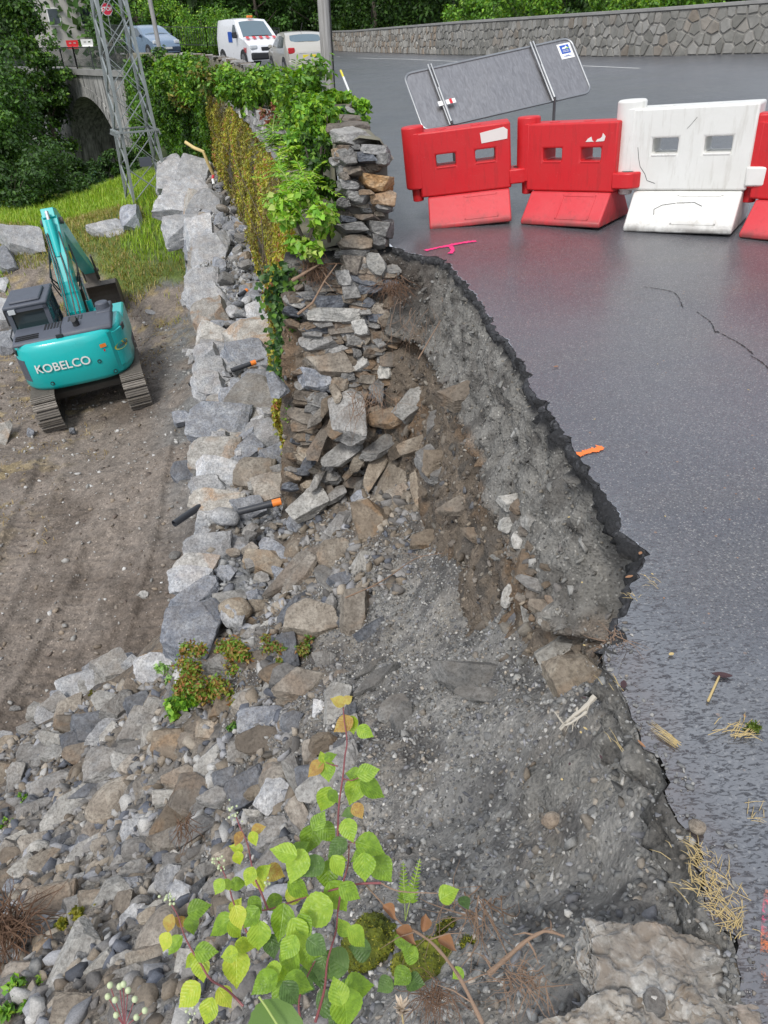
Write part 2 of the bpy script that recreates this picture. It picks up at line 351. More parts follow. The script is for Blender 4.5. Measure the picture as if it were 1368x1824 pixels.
flat('red_print', (.6, .02, .03), .4); flat('stop_red', (.55, .01, .04), .4)
flat('teal', (.006, .47, .46), .32, dirt=.22, dsc=1.6, Coat_Weight=.3); flat('teal_dark', (.004, .30, .30), .45, dirt=.4)
flat('machine_grey', (.085, .095, .12), .55, dirt=.3); flat('black_plastic', (.022, .023, .026), .5, dirt=.3); flat('hose', (.015, .015, .016), .4)
flat('track_steel', (.24, .215, .185), .62, metal=.35, dirt=.75, dsc=9); flat('dirty_steel', (.13, .115, .10), .7, metal=.3, dirt=.6, dsc=5)
flat('chrome', (.7, .7, .7), .2, metal=1., dirt=.1); flat('yellow', (.72, .60, .02), .45); flat('orange_tape', (.85, .23, .03), .5, dirt=.1)
flat('pvc', (.035, .038, .046), .45, dirt=.4, dsc=8); flat('pale_hose', (.72, .55, .24), .5)
flat('glass_dark', (.03, .045, .05), .08, dirt=0, bst=0, spec=.8); flat('glass_sky', (.10, .15, .18), .07, dirt=0, bst=0, spec=1.)
flat('car_beige', (.46, .44, .39), .32, metal=.15, dirt=.05, Coat_Weight=.6); flat('car_white', (.75, .76, .78), .3, dirt=.08, Coat_Weight=.5)
flat('car_blue', (.03, .05, .08), .28, metal=.2, dirt=.03, Coat_Weight=.6); flat('car_silverblue', (.17, .24, .33), .3, metal=.1, dirt=.03, Coat_Weight=.6)
flat('tyre', (.02, .02, .02), .8); flat('rim', (.4, .4, .42), .35, metal=.8); flat('tail_red', (.45, .01, .015), .25); flat('lamp_clear', (.55, .58, .6), .15)
flat('concrete', (.30, .295, .28), .8, dirt=.6, bsc=12, bst=.3, dsc=2); flat('iron_rail', (.035, .04, .04), .5); flat('rust', (.14, .05, .03), .8)
flat('stone_joint', (.24, .23, .21), .9, bst=.5, dirt=.4); flat('mortar', (.20, .18, .155), .92, bst=.8, bsc=30, dirt=.5)
flat('pink_paint', (.9, .05, .22), .5, dirt=.2, dsc=30); flat('orange_paint', (.95, .20, .03), .5, dirt=.2, dsc=30)
flat('straw', (.50, .38, .17), .7); flat('dry_leaf', (.30, .15, .07), .6); flat('dark_leaf', (.05, .02, .022), .5); flat('white_root', (.48, .44, .37), .7); flat('brown_root', (.25, .165, .11), .8, bst=.6, bsc=60)
flat('bramble_stem', (.22, .06, .065), .5); flat('green_stem', (.30, .38, .09), .5); flat('bark', (.10, .08, .062), .9, bst=.8, bsc=20, dirt=.5)
flat('plate', (.6, .6, .55), .5); flat('building_wall', (.52, .50, .46), .8, dirt=.3, dsc=.8); flat('roof', (.17, .15, .14), .8)
flat('bud', (.50, .56, .33), .5); flat('wire', (.10, .07, .05), .7)
# lamp post: weathered grey wood with streaks
s = N('post_wood'); O = s.pos('obj'); n = s.noise(s.mapp(O, (14, 14, .8)), 2.2, 6, .65, .4)
M['post_wood'] = s.fin(s.ramp(n, [(.3, (.17, .16, .145)), (.5, (.31, .30, .285)), (.7, (.42, .41, .39))]), .8, s.bump(n, .5, .01))
# bridge stone with dark run-down streaks that hang from the deck
s = N('bridge_stone'); P = s.pos(); n = s.noise(s.mapp(P, (5, 5, .35)), 1.1, 6, .7, .5); n2 = s.noise(P, 3, 5, .6)
br = s.n('ShaderNodeTexNoise')
c = s.ramp(n, [(.36, (.10, .10, .098)), (.50, (.27, .265, .25)), (.64, (.48, .47, .445))])
M['bridge_stone'] = s.fin(s.mix(.5, c, s.ramp(n2, [(.3, .55), (.7, 1.3)]), 'MULTIPLY'), .9, s.bump(n2, .6, .05))
# moss
s = N('moss'); P = s.pos(); n = s.noise(P, 60, 4, .7); n1 = s.noise(P, 9, 4)
M['moss'] = s.fin(s.mix(.6, s.ramp(n1, [(.3, (.035, .05, .006)), (.55, (.13, .15, .012)), (.75, (.28, .26, .03))]), s.ramp(n, [(.3, .4), (.7, 1.5)]), 'MULTIPLY'), .95, s.bump(n, 1., .012))
# ------------------------------------------------------------------ terrain functions
RC = [(1320,1760,-.05),(1250,1640,-.04),(1190,1500,-.045),(1130,1380,-.08),(1060,1240,-.22),(1000,1230,-.60),(1000,1400,-.50),(1050,1550,-.33),(900,1400,-.85),(900,1600,-.55),
(750,1400,-1.20),(750,1600,-.85),(700,1250,-1.65),(850,1230,-1.15),(850,1100,-1.5),(950,1150,-.95),(700,1100,-1.95),(700,950,-2.1),(800,950,-1.75),(870,870,-1.35),
(930,960,-1.05),(980,1060,-.85),(640,870,-2.2),(570,930,-2.4),(600,1050,-2.2),(550,1150,-2.25),(480,1100,-2.55),(400,1150,-2.7),(330,1230,-3.2),
(600,1250,-1.95),(500,1250,-2.35),(600,1400,-1.55),(450,1400,-2.25),(300,1400,-2.9),(200,1260,-4.1),(230,1190,-4.4),(90,1290,-4.9),(100,1400,-4.2),(0,1400,-4.6),(0,1330,-5.0),
(0,1550,-3.7),(150,1550,-3.2),(300,1600,-2.4),(450,1600,-1.8),(600,1600,-1.25),(600,1750,-.85),(400,1750,-1.5),(200,1750,-2.1),(0,1750,-2.7),(0,1824,-2.5),
(700,1800,-.6),(900,1800,-.28),(1100,1780,-.15)]
PW = [tuple(at(u, v, z=z)) for u, v, z in RC]+[(1.6,y,-1.3) for y in (3,4,5,6)]+[(1.3,2,-.9),(1.3,1,-.6),(1.2,0,-.4),(.6,-.6,-.2),(-.6,-.6,-1),(-2,-.6,-2.4),(-4,0,-3.9),(.5,6.8,-1.7),(-.5,7,-2.3),(-5,2,-4.6),(-5.5,4,-5.4),(-4,6.5,-5.6),(-3,8,-5.6)]
PW = np.array(PW)
def tps(P, z, lam=.01):
    n = len(P); d = np.linalg.norm(P[:, None]-P[None], axis=2); K = np.where(d > 0, d*d*np.log(d+1e-12), 0)+lam*np.eye(n)
    A = np.zeros((n+3, n+3)); A[:n, :n] = K; A[:n, n] = 1; A[:n, n+1:] = P; A[n, :n] = 1; A[n+1:, :n] = P.T
    s_ = np.linalg.solve(A, np.r_[z, 0, 0, 0]); return s_
TPW = tps(PW[:, :2], PW[:, 2])
def rub0(x, y):
    x = np.asarray(x, float); y = np.asarray(y, float); sh = np.broadcast(x, y).shape
    X = np.broadcast_to(x, sh).ravel(); Y = np.broadcast_to(y, sh).ravel(); out = np.empty(X.size)
    for i in range(0, X.size, 20000):
        d = np.hypot(X[i:i+20000, None]-PW[None, :, 0], Y[i:i+20000, None]-PW[None, :, 1])
        out[i:i+20000] = np.where(d > 0, d*d*np.log(d+1e-12), 0) @ TPW[:-3]+TPW[-3]+TPW[-2]*X[i:i+20000]+TPW[-1]*Y[i:i+20000]
    return np.minimum(out.reshape(sh), .0)
def dirt0(x, y):
    x = np.asarray(x, float); y = np.asarray(y, float)
    z = -5.15+2.25*sstep(y, 18.6, 24.5)+.12*np.sin(x*.9+y*.3)+.07*(clip(x, -10, -3)+6.5)*sstep(y, 7, 10)*(1-sstep(y, 19, 22))
    z = z-2.2*sstep(-x, 13.5, 19)*sstep(y, 12, 30)+.35*sstep(x, -5.5, -2.5)*sstep(y, 6, 16)
    z = z-3.5*sstep(y, 31, 40)*sstep(-x, 9, 14)-.11*clip(-x-7.5, 0, 9)*sstep(y, 15, 25)
    return z
FACE = [(-.86,6.3),(-1.45,11.2),(-2.85,17.5),(-5.2,26.5),(-8.5,34.5),(-13.4,45.)]
def path(pts, n):
    P = np.array(pts, float); d = np.r_[0, np.cumsum(np.linalg.norm(np.diff(P, axis=0), axis=1))]
    # catmull-rom
    Q = np.vstack([2*P[0]-P[1], P, 2*P[-1]-P[-2]]); out = []
    for s_ in np.linspace(0, d[-1], n):
        i = min(np.searchsorted(d, s_, 'right')-1, len(P)-2); t = (s_-d[i])/(d[i+1]-d[i]); a, b, c, e = Q[i], Q[i+1], Q[i+2], Q[i+3]
        out.append(.5*((2*b)+(-a+c)*t+(2*a-5*b+4*c-e)*t*t+(-a+3*b-3*c+e)*t**3))
    return np.array(out)
def facex(y): return np.interp(y, [p[1] for p in FACE], [p[0] for p in FACE])
RIPL = [(-1.62,3.9),(-1.75,4.6),(-2.05,6.83),(-2.45,9.09),(-3.4,13.75),(-6.6,25.9)]
def ripx(y): return np.interp(y, [p[1] for p in RIPL], [p[0] for p in RIPL])
def rip_top(y): return np.interp(y, [3.9, 5, 7, 14, 26], [-2.75, -2.65, -2.5, -2.5, -2.15])
def Hsurf(x, y):
    x = np.asarray(x, float); y = np.asarray(y, float)
    h = np.maximum(rub0(x, y)*np.where(y < 8, 1, 1)-np.where(y > 6.6, 50, 0), dirt0(x, y))
    rip = (y > 4.4) & (y < 26.5) & (x > ripx(y)) & (x < facex(y)+.3)
    return np.where(rip, np.maximum(h, rip_top(y)-.05), h)
BV = []
def hit(u, v, f=None, tmax=40):
    if f is None:
        best = None
        d_ = ray(u, v); ln = d_.length
        for b_ in BV:
            l_, n_, i_, dist = b_.ray_cast(EYE, d_/ln)
            if l_ is not None and (best is None or dist < best): best = dist
        p, t = hit(u, v, Hsurf, tmax)
        if best is not None and best/ln < t: t = best/ln; p = EYE+d_*t
        return p, t
    d = ray(u, v); t = np.linspace(1.0, tmax, 1600); x = d.x*t; y = d.y*t; z = EYE.z+d.z*t
    below = z < f(x, y); brk = (y > 6.35+.22*z) & (x > -.95) & (x < .8) & (z > -2.3) & (z < .8)
    b = below | brk
    i = int(np.argmax(b)) if b.any() else len(t)-1
    return EYE+d*float(t[i]), float(t[i])
# ------------------------------------------------------------------ rocks
_ico = {}
def ico(n):
    if n not in _ico:
        bm = bmesh.new(); bmesh.ops.create_icosphere(bm, subdivisions=n, radius=1)
        _ico[n] = (np.array([v.co[:] for v in bm.verts]), np.array([[v.index for v in f.verts] for f in bm.faces])); bm.free()
    return _ico[n]
def poly_rock(kind, seed, sub):
    r = np.random.default_rng(seed+1000*{'block': 1, 'slab': 2, 'shard': 4}[kind]); pl = []
    def P(n, d): n = np.array(n, float); pl.append((n/np.linalg.norm(n), d))
    if kind == 'block':
        for ax in range(3):
            for sg in (-1, 1): n = r.normal(0, .2, 3); n[ax] += sg; P(n, r.uniform(.56, .7))
        for _ in range(9): P(r.normal(0, 1, 3), r.uniform(.66, .9))
    elif kind == 'slab':
        for sg in (-1, 1): n = r.normal(0, .10, 3); n[2] = sg; P(n, r.uniform(.40, .5))
        k = r.integers(4, 7); a0 = r.uniform(0, 6.3)
        for i in range(k): a = a0+i*2*PI/k+r.normal(0, .25); P((math.cos(a), math.sin(a), r.normal(0, .4)), r.uniform(.55, .82))
        for _ in range(6): P(r.normal(0, 1, 3)*[1, 1, .8], r.uniform(.62, .85))
    else:
        for _ in range(13): P(r.normal(0, 1, 3), r.uniform(.4, .8))
    bm = bmesh.new(); bmesh.ops.create_cube(bm, size=2.)
    for n, d in pl:
        g = bmesh.ops.bisect_plane(bm, geom=bm.verts[:]+bm.edges[:]+bm.faces[:], plane_co=n*d, plane_no=n, clear_outer=True, dist=1e-4)
        es = [x for x in g['geom_cut'] if isinstance(x, bmesh.types.BMEdge)]
        if len(es) > 2: bmesh.ops.contextual_create(bm, geom=es)
    bmesh.ops.remove_doubles(bm, verts=bm.verts, dist=.02)
    if sub >= 4:
        bmesh.ops.bevel(bm, geom=bm.edges[:]+bm.verts[:], offset=.028, segments=1, profile=.5, affect='EDGES', clamp_overlap=True)
        bmesh.ops.triangulate(bm, faces=bm.faces)
        for th in (.40, .22, .13) if sub == 4 else (.4, .2, .1, .05):
            ed = [e for e in bm.edges if e.calc_length() > th]
            if ed: bmesh.ops.subdivide_edges(bm, edges=ed, cuts=1, use_grid_fill=False); bmesh.ops.triangulate(bm, faces=bm.faces)
    else: bmesh.ops.triangulate(bm, faces=bm.faces)
    bm.normal_update(); V = np.array([v.co[:] for v in bm.verts]); Nn = np.array([v.normal[:] for v in bm.verts]); F = np.array([[v.index for v in f.verts] for f in bm.faces]); bm.free()
    if sub >= 4: V = V+Nn*(.030*fbm(V, 2.4, 3, seed+5)+.022*fbm(V*[1, 1, 3.2], 6, 4, seed+9, .6))[:, None]
    mn, mx = V.min(0), V.max(0); return (V-(mn+mx)/2)/(mx-mn), F
def rock_verts(kind, seed, sub=4):
    if kind != 'round' and sub <= 5: return poly_rock(kind, seed, sub)
    D, F = ico(sub); r = np.random.default_rng(seed+1000*{'block': 1, 'slab': 2, 'round': 3, 'shard': 4}[kind])
    pl = []
    def P(n, d): n = np.array(n, float); pl.append((n/np.linalg.norm(n), d))
    if kind == 'block':
        for ax in range(3):
            for sg in (-1, 1):
                n = r.normal(0, .2, 3); n[ax] += sg; P(n, r.uniform(.56, .7))
        for _ in range(6): P(r.normal(0, 1, 3), r.uniform(.72, .9))
    elif kind == 'slab':
        for sg in (-1, 1): n = r.normal(0, .10, 3); n[2] = sg; P(n, r.uniform(.42, .5))
        k = r.integers(4, 7); a0 = r.uniform(0, 6.3)
        for i in range(k): a = a0+i*2*PI/k+r.normal(0, .25); P((math.cos(a), math.sin(a), r.normal(0, .35)), r.uniform(.55, .82))
        for _ in range(3): P(r.normal(0, 1, 3), r.uniform(.7, .85))
    elif kind == 'shard':
        for _ in range(9): P(r.normal(0, 1, 3), r.uniform(.4, .8))
    else:
        for _ in range(4): P(r.normal(0, 1, 3), r.uniform(.75, .92))
    rad = np.ones(len(D))*(1. if kind != 'round' else .95)
    if kind == 'round': rad = rad*(1+.10*fbm(D, 1.3, 2, seed))
    for n, d in pl:
        q = D @ n; rad = np.where(q > 1e-3, np.minimum(rad, d/np.maximum(q, 1e-3)), rad)
    V = D*rad[:, None]
    am = .05 if kind != 'round' else .018
    V = V*(1+am*fbm(V, 2.6, 3, seed+5)+.018*fbm(V*[1, 1, 2.5], 9, 3, seed+9))[:, None]
    mn, mx = V.min(0), V.max(0); V = (V-(mn+mx)/2)/(mx-mn)
    return V, F
_rm = {}
def rock_mesh(kind, i, mat):
    k = (kind, i, mat)
    if k not in _rm:
        V, F = rock_verts(kind, i, 4 if kind != 'round' else 3); me = npmesh('rock', V, F, smooth=True); me.materials.append(M[mat])
        me.set_sharp_from_angle(angle=math.radians(24 if kind != 'round' else 38)); _rm[k] = me
    return _rm[k]
NV = 7
def add_rock(name, co, X, Z, dims, kind='block', mat='schist_grey', parent=None, var=None):
    var = random.randrange(NV) if var is None else var
    Z = Vector(Z).normalized(); X = Vector(X); X = (X-Z*X.dot(Z)).normalized(); Y = Z.cross(X)
    me = rock_mesh(kind, var, mat)
    o = bpy.data.objects.new(name, me); C.objects.link(o)
    R = Matrix((X, Y, Z)).transposed().to_4x4()
    attach(o, parent)
    o.matrix_basis = Matrix.Translation(co) @ R @ Matrix.Diagonal((*dims, 1))
    return o
def px_rock(u, v, w, h, rot=0, kind='block', mat='schist_grey', name='stone', parent=None, depth=None, sink=.25, surf=None, upw=.75, var=None, t=None):
    if t is None: p, t = hit(u, v) if surf is None else surf(u, v)
    else: p = at(u, v, t=t)
    mp = t/FPX; L, Hh = w*mp, h*mp
    vd = -ray(u, v).normalized(); Z = (vd+Vector((0, 0, upw))).normalized()
    a = math.radians(rot); X = CR @ Vector((math.cos(a), math.sin(a), 0))
    # foreshortening along the image vertical because of the tilt of the face
    f = max(.55, Z.dot(vd)); yy = CR @ Vector((-math.sin(a), math.cos(a), 0)); 
    Hh = Hh*(1+(1/f-1)*abs(math.cos(a))); L = L*(1+(1/f-1)*abs(math.sin(a)))
    D = depth if depth else {'block': .75, 'slab': .42, 'round': .75, 'shard': .6}[kind]*min(L, Hh)*1.05
    co = Vector(p)+Z*(D*(.5-sink))
    return add_rock(name, co, X, Z, (L*1.08, Hh*1.08, D), kind, mat, parent, var)
def pebbles(name, P, R, mat, flat_=.7, cols=None, sub=1):
    D, F = ico(sub); n = len(P); base = D*(1+.25*rng.normal(0, 1, (len(D), 1))).clip(.7, 1.3)
    k = len(D); V = np.empty((n, k, 3)); 
    a = rng.uniform(0, 6.28, n); ca, sa = np.cos(a), np.sin(a)
    sc = R[:, None]*rng.uniform(.45, 1.4, (n, 3)); sc[:, 2] *= flat_
    jit = 1+.36*rng.normal(0, 1, (n, k, 1)).clip(-1.4, 1.2)
    B = D[None]*jit*sc[:, None]
    tx = rng.normal(0, .5, n); B[:, :, 2] += B[:, :, 0]*tx[:, None]*.5
    V[:, :, 0] = B[:, :, 0]*ca[:, None]-B[:, :, 1]*sa[:, None]+P[:, 0:1]
    V[:, :, 1] = B[:, :, 0]*sa[:, None]+B[:, :, 1]*ca[:, None]+P[:, 1:2]
    V[:, :, 2] = B[:, :, 2]+P[:, 2:3]
    FF = (F[None]+np.arange(n)[:, None, None]*k).reshape(-1, 3)
    col = None if cols is None else np.repeat(cols, k, axis=0)
    return npmesh(name, V.reshape(-1, 3), FF, col)
def rockfield(name, P, R, cols, kinds=('block', 'slab', 'shard'), sub=2):
    Vs = []; Fs = []; Cs = []; base = 0; n = len(P); var = [rock_verts(k, 20+i, sub) for k in kinds for i in range(4)]
    pick_ = rng.integers(0, len(var), n)
    for vi, (BV, BF) in enumerate(var):
        ids = np.where(pick_ == vi)[0]; m = len(ids)
        if not m: continue
        Q = rng.normal(0, 1, (m, 4)); Q[:, 1:3] *= .45; Q /= np.linalg.norm(Q, axis=1, keepdims=True); w_, x, y, z = Q.T
        Rm = np.stack([1-2*(y*y+z*z), 2*(x*y-z*w_), 2*(x*z+y*w_), 2*(x*y+z*w_), 1-2*(x*x+z*z), 2*(y*z-x*w_), 2*(x*z-y*w_), 2*(y*z+x*w_), 1-2*(x*x+y*y)], 1).reshape(m, 3, 3)
        sc = np.stack([rng.uniform(1.2, 2.2, m), rng.uniform(.8, 1.5, m), rng.uniform(.4, 1., m)], 1)*R[ids][:, None]
        W = np.einsum('mij,mkj->mki', Rm, BV[None]*sc[:, None])+P[ids][:, None]
        Vs.append(W.reshape(-1, 3)); Fs.append((BF[None]+np.arange(m)[:, None, None]*len(BV)).reshape(-1, 3)+base); base += m*len(BV); Cs.append(np.repeat(cols[ids], len(BV), axis=0))
    return npmesh(name, np.vstack(Vs), np.vstack(Fs), np.vstack(Cs))
s = N('pebble'); a = s.n('ShaderNodeAttribute', attribute_name='Col').outputs['Color']; P_ = s.pos(); n = s.noise(P_, 90, 4, .7)
M['pebble'] = s.fin(s.mix(.6, a, s.ramp(n, [(.3, .5), (.7, 1.4)]), 'MULTIPLY'), .75, s.bump(n, .5, .004))
def pick(pal, n, jit=.12):
    pal = np.array(pal); c = pal[rng.integers(0, len(pal), n)]; return (c*(1+rng.normal(0, jit, (n, 1)))).clip(.005, 1)
# ------------------------------------------------------------------ leaves
def leaf_cloud(name, P, Nn, size, pal, parent=None, mat='leaf', asp=.5, jit=.15, droop=0., weights=None):
    """small folded leaves: 2 quads each"""
    n = len(P); P = np.asarray(P, float); size = np.broadcast_to(size, n)*rng.uniform(.6, 1.35, n)
    Nn = Nn+rng.normal(0, .55, (n, 3)); Nn /= np.linalg.norm(Nn, axis=1, keepdims=True)
    T = rng.normal(0, 1, (n, 3)); T[:, 2] -= droop; T -= (T*Nn).sum(1, keepdims=True)*Nn; T /= np.linalg.norm(T, axis=1, keepdims=True)
    B = np.cross(Nn, T); s_ = size[:, None]
    a = P; tip = P+T*s_+Nn*s_*-.15; m1 = P+T*s_*.45+B*s_*asp*.5+Nn*s_*.08; m2 = P+T*s_*.45-B*s_*asp*.5+Nn*s_*.08
    V = np.stack([a, m1, tip, m2], 1).reshape(-1, 3); k = np.arange(n)[:, None]*4
    F = np.concatenate([k+[0, 1, 2], k+[0, 2, 3]], 0)
    col = np.repeat(pick(pal, n, jit), 4, axis=0)
    me = npmesh(name, V, F, col); return link(name, me, M[mat], parent)
GREEN = [(.06, .15, .016), (.09, .21, .025), (.10, .22, .025), (.05, .10, .02), (.14, .25, .03)]
FRESH = [(.10, .25, .02), (.15, .32, .03), (.20, .38, .04), (.08, .20, .02), (.26, .40, .05)]
OLIVE = [(.16, .15, .03), (.22, .19, .03), (.11, .12, .03), (.28, .24, .04), (.13, .09, .04), (.09, .11, .03)]
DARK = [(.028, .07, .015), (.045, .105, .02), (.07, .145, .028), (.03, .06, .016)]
IVY = [(.02, .06, .015), (.035, .09, .02), (.06, .13, .03)]
def blades(name, P, h, pal, parent=None, lean=.35, wd=.006, kind=None):
    n = len(P); P = np.asarray(P, float); h = np.broadcast_to(h, n)*rng.uniform(.5, 1.3, n); a = rng.uniform(0, 6.28, n); L = rng.uniform(0, lean, n)*2
    d = np.stack([np.cos(a), np.sin(a), np.zeros(n)], 1); b = np.stack([-np.sin(a), np.cos(a), np.zeros(n)], 1)*np.broadcast_to(wd, n)[:, None]
    up = np.array([0, 0, 1.]); p0 = P; p1 = P+up*h[:, None]*.55+d*(h*L*.3)[:, None]; p2 = P+up*h[:, None]*(1-.25*L[:, None])+d*(h*L)[:, None]
    V = np.stack([p0-b, p0+b, p1+b*.8, p1-b*.8, p2], 1).reshape(-1, 3); k = np.arange(n)[:, None]*5
    F = np.concatenate([k+[0, 1, 2], k+[0, 2, 3], k+[3, 2, 4]], 0)
    o = link(name, npmesh(name, V, F, np.repeat(pick(pal, n, .15), 5, axis=0)), M['grass_blade'], parent)
    if kind: o['kind'] = kind
    return o
# ================================================================== THE ROAD
EDGE_PX = [(700,440),(735,452),(760,455),(790,462),(805,475),(825,500),(850,530),(870,560),(900,600),(925,645),(960,700),(985,745),(1030,800),(1050,850),(1090,900),(1120,950),(1140,980),(1133,1020),(1122,1060),(1124,1095),(1100,1135),(1070,1160),(1090,1210),(1130,1290),(1165,1370),(1200,1450),(1240,1560),(1290,1650),(1320,1740)]
EDGE = [Vector(road_at(u, v)) for u, v in EDGE_PX]
EDGE += [Vector((.72, .35, .03)), Vector((.78, -.1, .03)), Vector((.8, -.7, .03))]
def densify(P, step, amp, seed):
    out = []
    for a, b in zip(P, P[1:]):
        k = max(1, int((b-a).length/step))
        for i in range(k): out.append(a+(b-a)*i/k)
    out.append(P[-1]); A = np.array([p[:] for p in out])
    # smooth a little, then crumble
    for _ in range(2): A[1:-1] = .5*A[1:-1]+.25*(A[:-2]+A[2:])
    tg = np.gradient(A, axis=0); nn = np.stack([-tg[:, 1], tg[:, 0]], 1); nn /= np.linalg.norm(nn, axis=1, keepdims=True)+1e-9
    dsp = amp*fbm(A, 9, 5, seed, .62)
    A[1:, 0] += nn[1:, 0]*dsp[1:]; A[1:, 1] += nn[1:, 1]*dsp[1:]
    A[:, 2] = road_z(A[:, 0], A[:, 1]); return A
EA = densify(EDGE, .018, .028, 3)
PAR = path([(x+1.0, y) for x, y in FACE], 40)          # inner foot of the parapet
RW = [road_at(u, v) for u, v in [(1500,88),(1368,95),(1280,97),(1200,100),(1100,101),(1000,100),(900,99),(800,98),(700,95),(600,91),(540,88)]]   # foot of the far wall
outer = [(p.x, p.y) for p in RW]
def make_road():
    poly = [(a[0], a[1]) for a in EA[::-1]]                                 # camera end -> parapet end
    poly += [(x-.04, y) for x, y in PAR if y > 6.6]
    poly += [(-16.5, 49), (-25.5, 60), (-40, 78), (-45, 90), (-20, 95), (25, 70), (40, 30), (40, -2), (3, -2)]
    # drop duplicates
    pl = []
    for p in poly:
        if not pl or math.hypot(p[0]-pl[-1][0], p[1]-pl[-1][1]) > .008: pl.append(p)
    n = len(pl); pts = [Vector(p) for p in pl]
    for x in np.arange(-44, 40, 1.5):
        for y in np.arange(-2, 94, 1.5): pts.append(Vector((x+.01, y+.013)))
    for x in np.arange(.3, 3, .25):
        for y in np.arange(-1, 8, .25): pts.append(Vector((x+.003, y+.007)))
    r = geometry.delaunay_2d_cdt(pts, [], [list(range(n))], 1, 1e-5)
    V = np.array([(v.x, v.y) for v in r[0]]); Z = road_z(V[:, 0], V[:, 1]); 
    me = bpy.data.meshes.new('road'); me.from_pydata([(x, y, z) for (x, y), z in zip(V, Z)], [], r[2]); me.update()
    bm = bmesh.new(); bm.from_mesh(me)
    for f in bm.faces:
        if f.normal.z < 0: f.normal_flip()
    bm.to_mesh(me); bm.free()
    o = link('road', me, M['asphalt'], smooth=True); o['kind'] = 'structure'; return o
make_road()
# broken edge of the surfacing: a ragged dark lip 7 cm thick
def strip_mesh(name, A, offs, mat, seed, amp, parent=None, kind=None, colf=None, freq=12, inward=None, ridged=False):
    """curtain hanging from line A; offs = list of (depth, outward offset)"""
    tg = np.gradient(A, axis=0); 
    for _ in range(40): tg[1:-1] = .5*tg[1:-1]+.25*(tg[:-2]+tg[2:])
    nn = np.stack([tg[:, 1], -tg[:, 0]], 1); nn /= np.linalg.norm(nn, axis=1, keepdims=True)+1e-9   # towards the hole
    m = len(offs); V = []
    for j in range(m):
        d, o_ = offs[j]
        q = A.copy(); oo = o_(q) if callable(o_) else o_
        q[:, 0] += nn[:, 0]*oo; q[:, 1] += nn[:, 1]*oo; q[:, 2] -= d; V.append(q)
    V = np.array(V); n = len(A); f = V.reshape(-1, 3).copy()
    dn = np.repeat(np.arange(m), n); wt = np.where(dn == 0, 0, 1)
    ds = amp*(fbm(f, freq, 5, seed, .6)+(.9*(.45-np.abs(fbm(f, freq*1.7, 4, seed+40, .6))) if ridged else 0))*wt; NN = np.tile(nn, (m, 1)); f[:, 0] += NN[:, 0]*ds; f[:, 1] += NN[:, 1]*ds; f[:, 2] += .5*amp*fbm(f, freq*1.3, 4, seed+7)*wt
    i = np.arange(n-1)[None]+np.arange(m-1)[:, None]*n; i = i.ravel(); F = np.stack([i, i+1, i+n+1, i+n], 1)
    col = colf(f, np.repeat([o[0] for o in offs], n)) if colf else None
    o = link(name, npmesh(name, f, F, col, True), M[mat], parent); 
    if kind: o['kind'] = kind
    return o
# soil bank under the surfacing. The wall side (left of the first edge point) is added in front
BK0 = [Vector((-.80, 6.60, -.02)), Vector((-.45, 6.5, 0)), Vector((-.1, 6.5, 0)), Vector((.08, 6.5, 0))]
BA = densify(BK0+EDGE, .02, .02, 3); 
k0 = int(np.argmin(np.hypot(BA[:, 0]-EA[0, 0], BA[:, 1]-EA[0, 1])))
def arc(A): return np.r_[0, np.cumsum(np.linalg.norm(np.diff(A, axis=0), axis=1))]
def near_gap(A, x, y, r): return np.exp(-((A[:, 0]-x)**2+(A[:, 1]-y)**2)/r**2)
def off_at(d):
    def f(A):
        y = A[:, 1]; layer = .60*sstep(y, 1.25, 2.5)+.10
        top = .02+.05*d/.6
        top = top+.10*np.minimum(d/.6, 1.1)**2
        low = top-.12+.20*np.minimum(np.maximum(d-layer, 0), .8)
        recess = -.20*np.exp(-((d-layer-.05)/.075)**2)*sstep(y, 1.8, 3)
        o = np.where(d < layer, top, low+recess)
        wall = sstep(-A[:, 0], -.25, .1)*(y > 5.8); o = np.where(wall > 0, .03+.20*d, o)
        cave = -.40*near_gap(A, .88, 2.0, .30)*math.exp(-((d-.32)/.2)**2)
        return o+cave
    return f
def bank_col(f, d):
    n = fbm(f, 3.2, 4, 21); n2 = fbm(f, 9, 3, 22)
    grey = np.array([.20, .192, .175]); dk = np.array([.085, .078, .07]); br = np.array([.155, .125, .095]); rust = np.array([.19, .115, .06]); bl = np.array([.022, .022, .023])
    layer = .60*sstep(f[:, 1], 1.25, 2.5)+.10
    t = sstep(d+.10*n, layer-.08, layer+.06)[:, None]*sstep(f[:, 1:2], 1.7, 2.6)
    c = grey*(1-t)+br*t; c = c+(dk-c)*sstep(n2, .1, .6)[:, None]*.7; c = c+(rust-c)*(sstep(n, .25, .6)*t[:, 0]*.5)[:, None]
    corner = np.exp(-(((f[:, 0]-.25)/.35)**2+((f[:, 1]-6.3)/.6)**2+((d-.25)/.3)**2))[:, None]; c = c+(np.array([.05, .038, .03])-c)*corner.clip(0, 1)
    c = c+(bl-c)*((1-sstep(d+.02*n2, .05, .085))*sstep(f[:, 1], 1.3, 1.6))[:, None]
    return c
DEP = [0, .012, .03, .05, .07, .09]+list(np.arange(.115, 1.5, .022))+list(np.arange(1.5, 3.3, .05))
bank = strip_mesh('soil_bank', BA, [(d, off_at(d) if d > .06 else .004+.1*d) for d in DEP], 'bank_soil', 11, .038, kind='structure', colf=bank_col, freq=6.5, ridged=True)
lip = strip_mesh('asphalt_edge', EA[:int(np.argmax(EA[:, 1] < 1.5))], [(.001, .002), (.006, .012), (.016, .018), (.03, .02), (.045, .018), (.062, .012), (.075, .0), (.08, -.02)], 'asphalt_edge', 5, .014, kind='structure', freq=60)
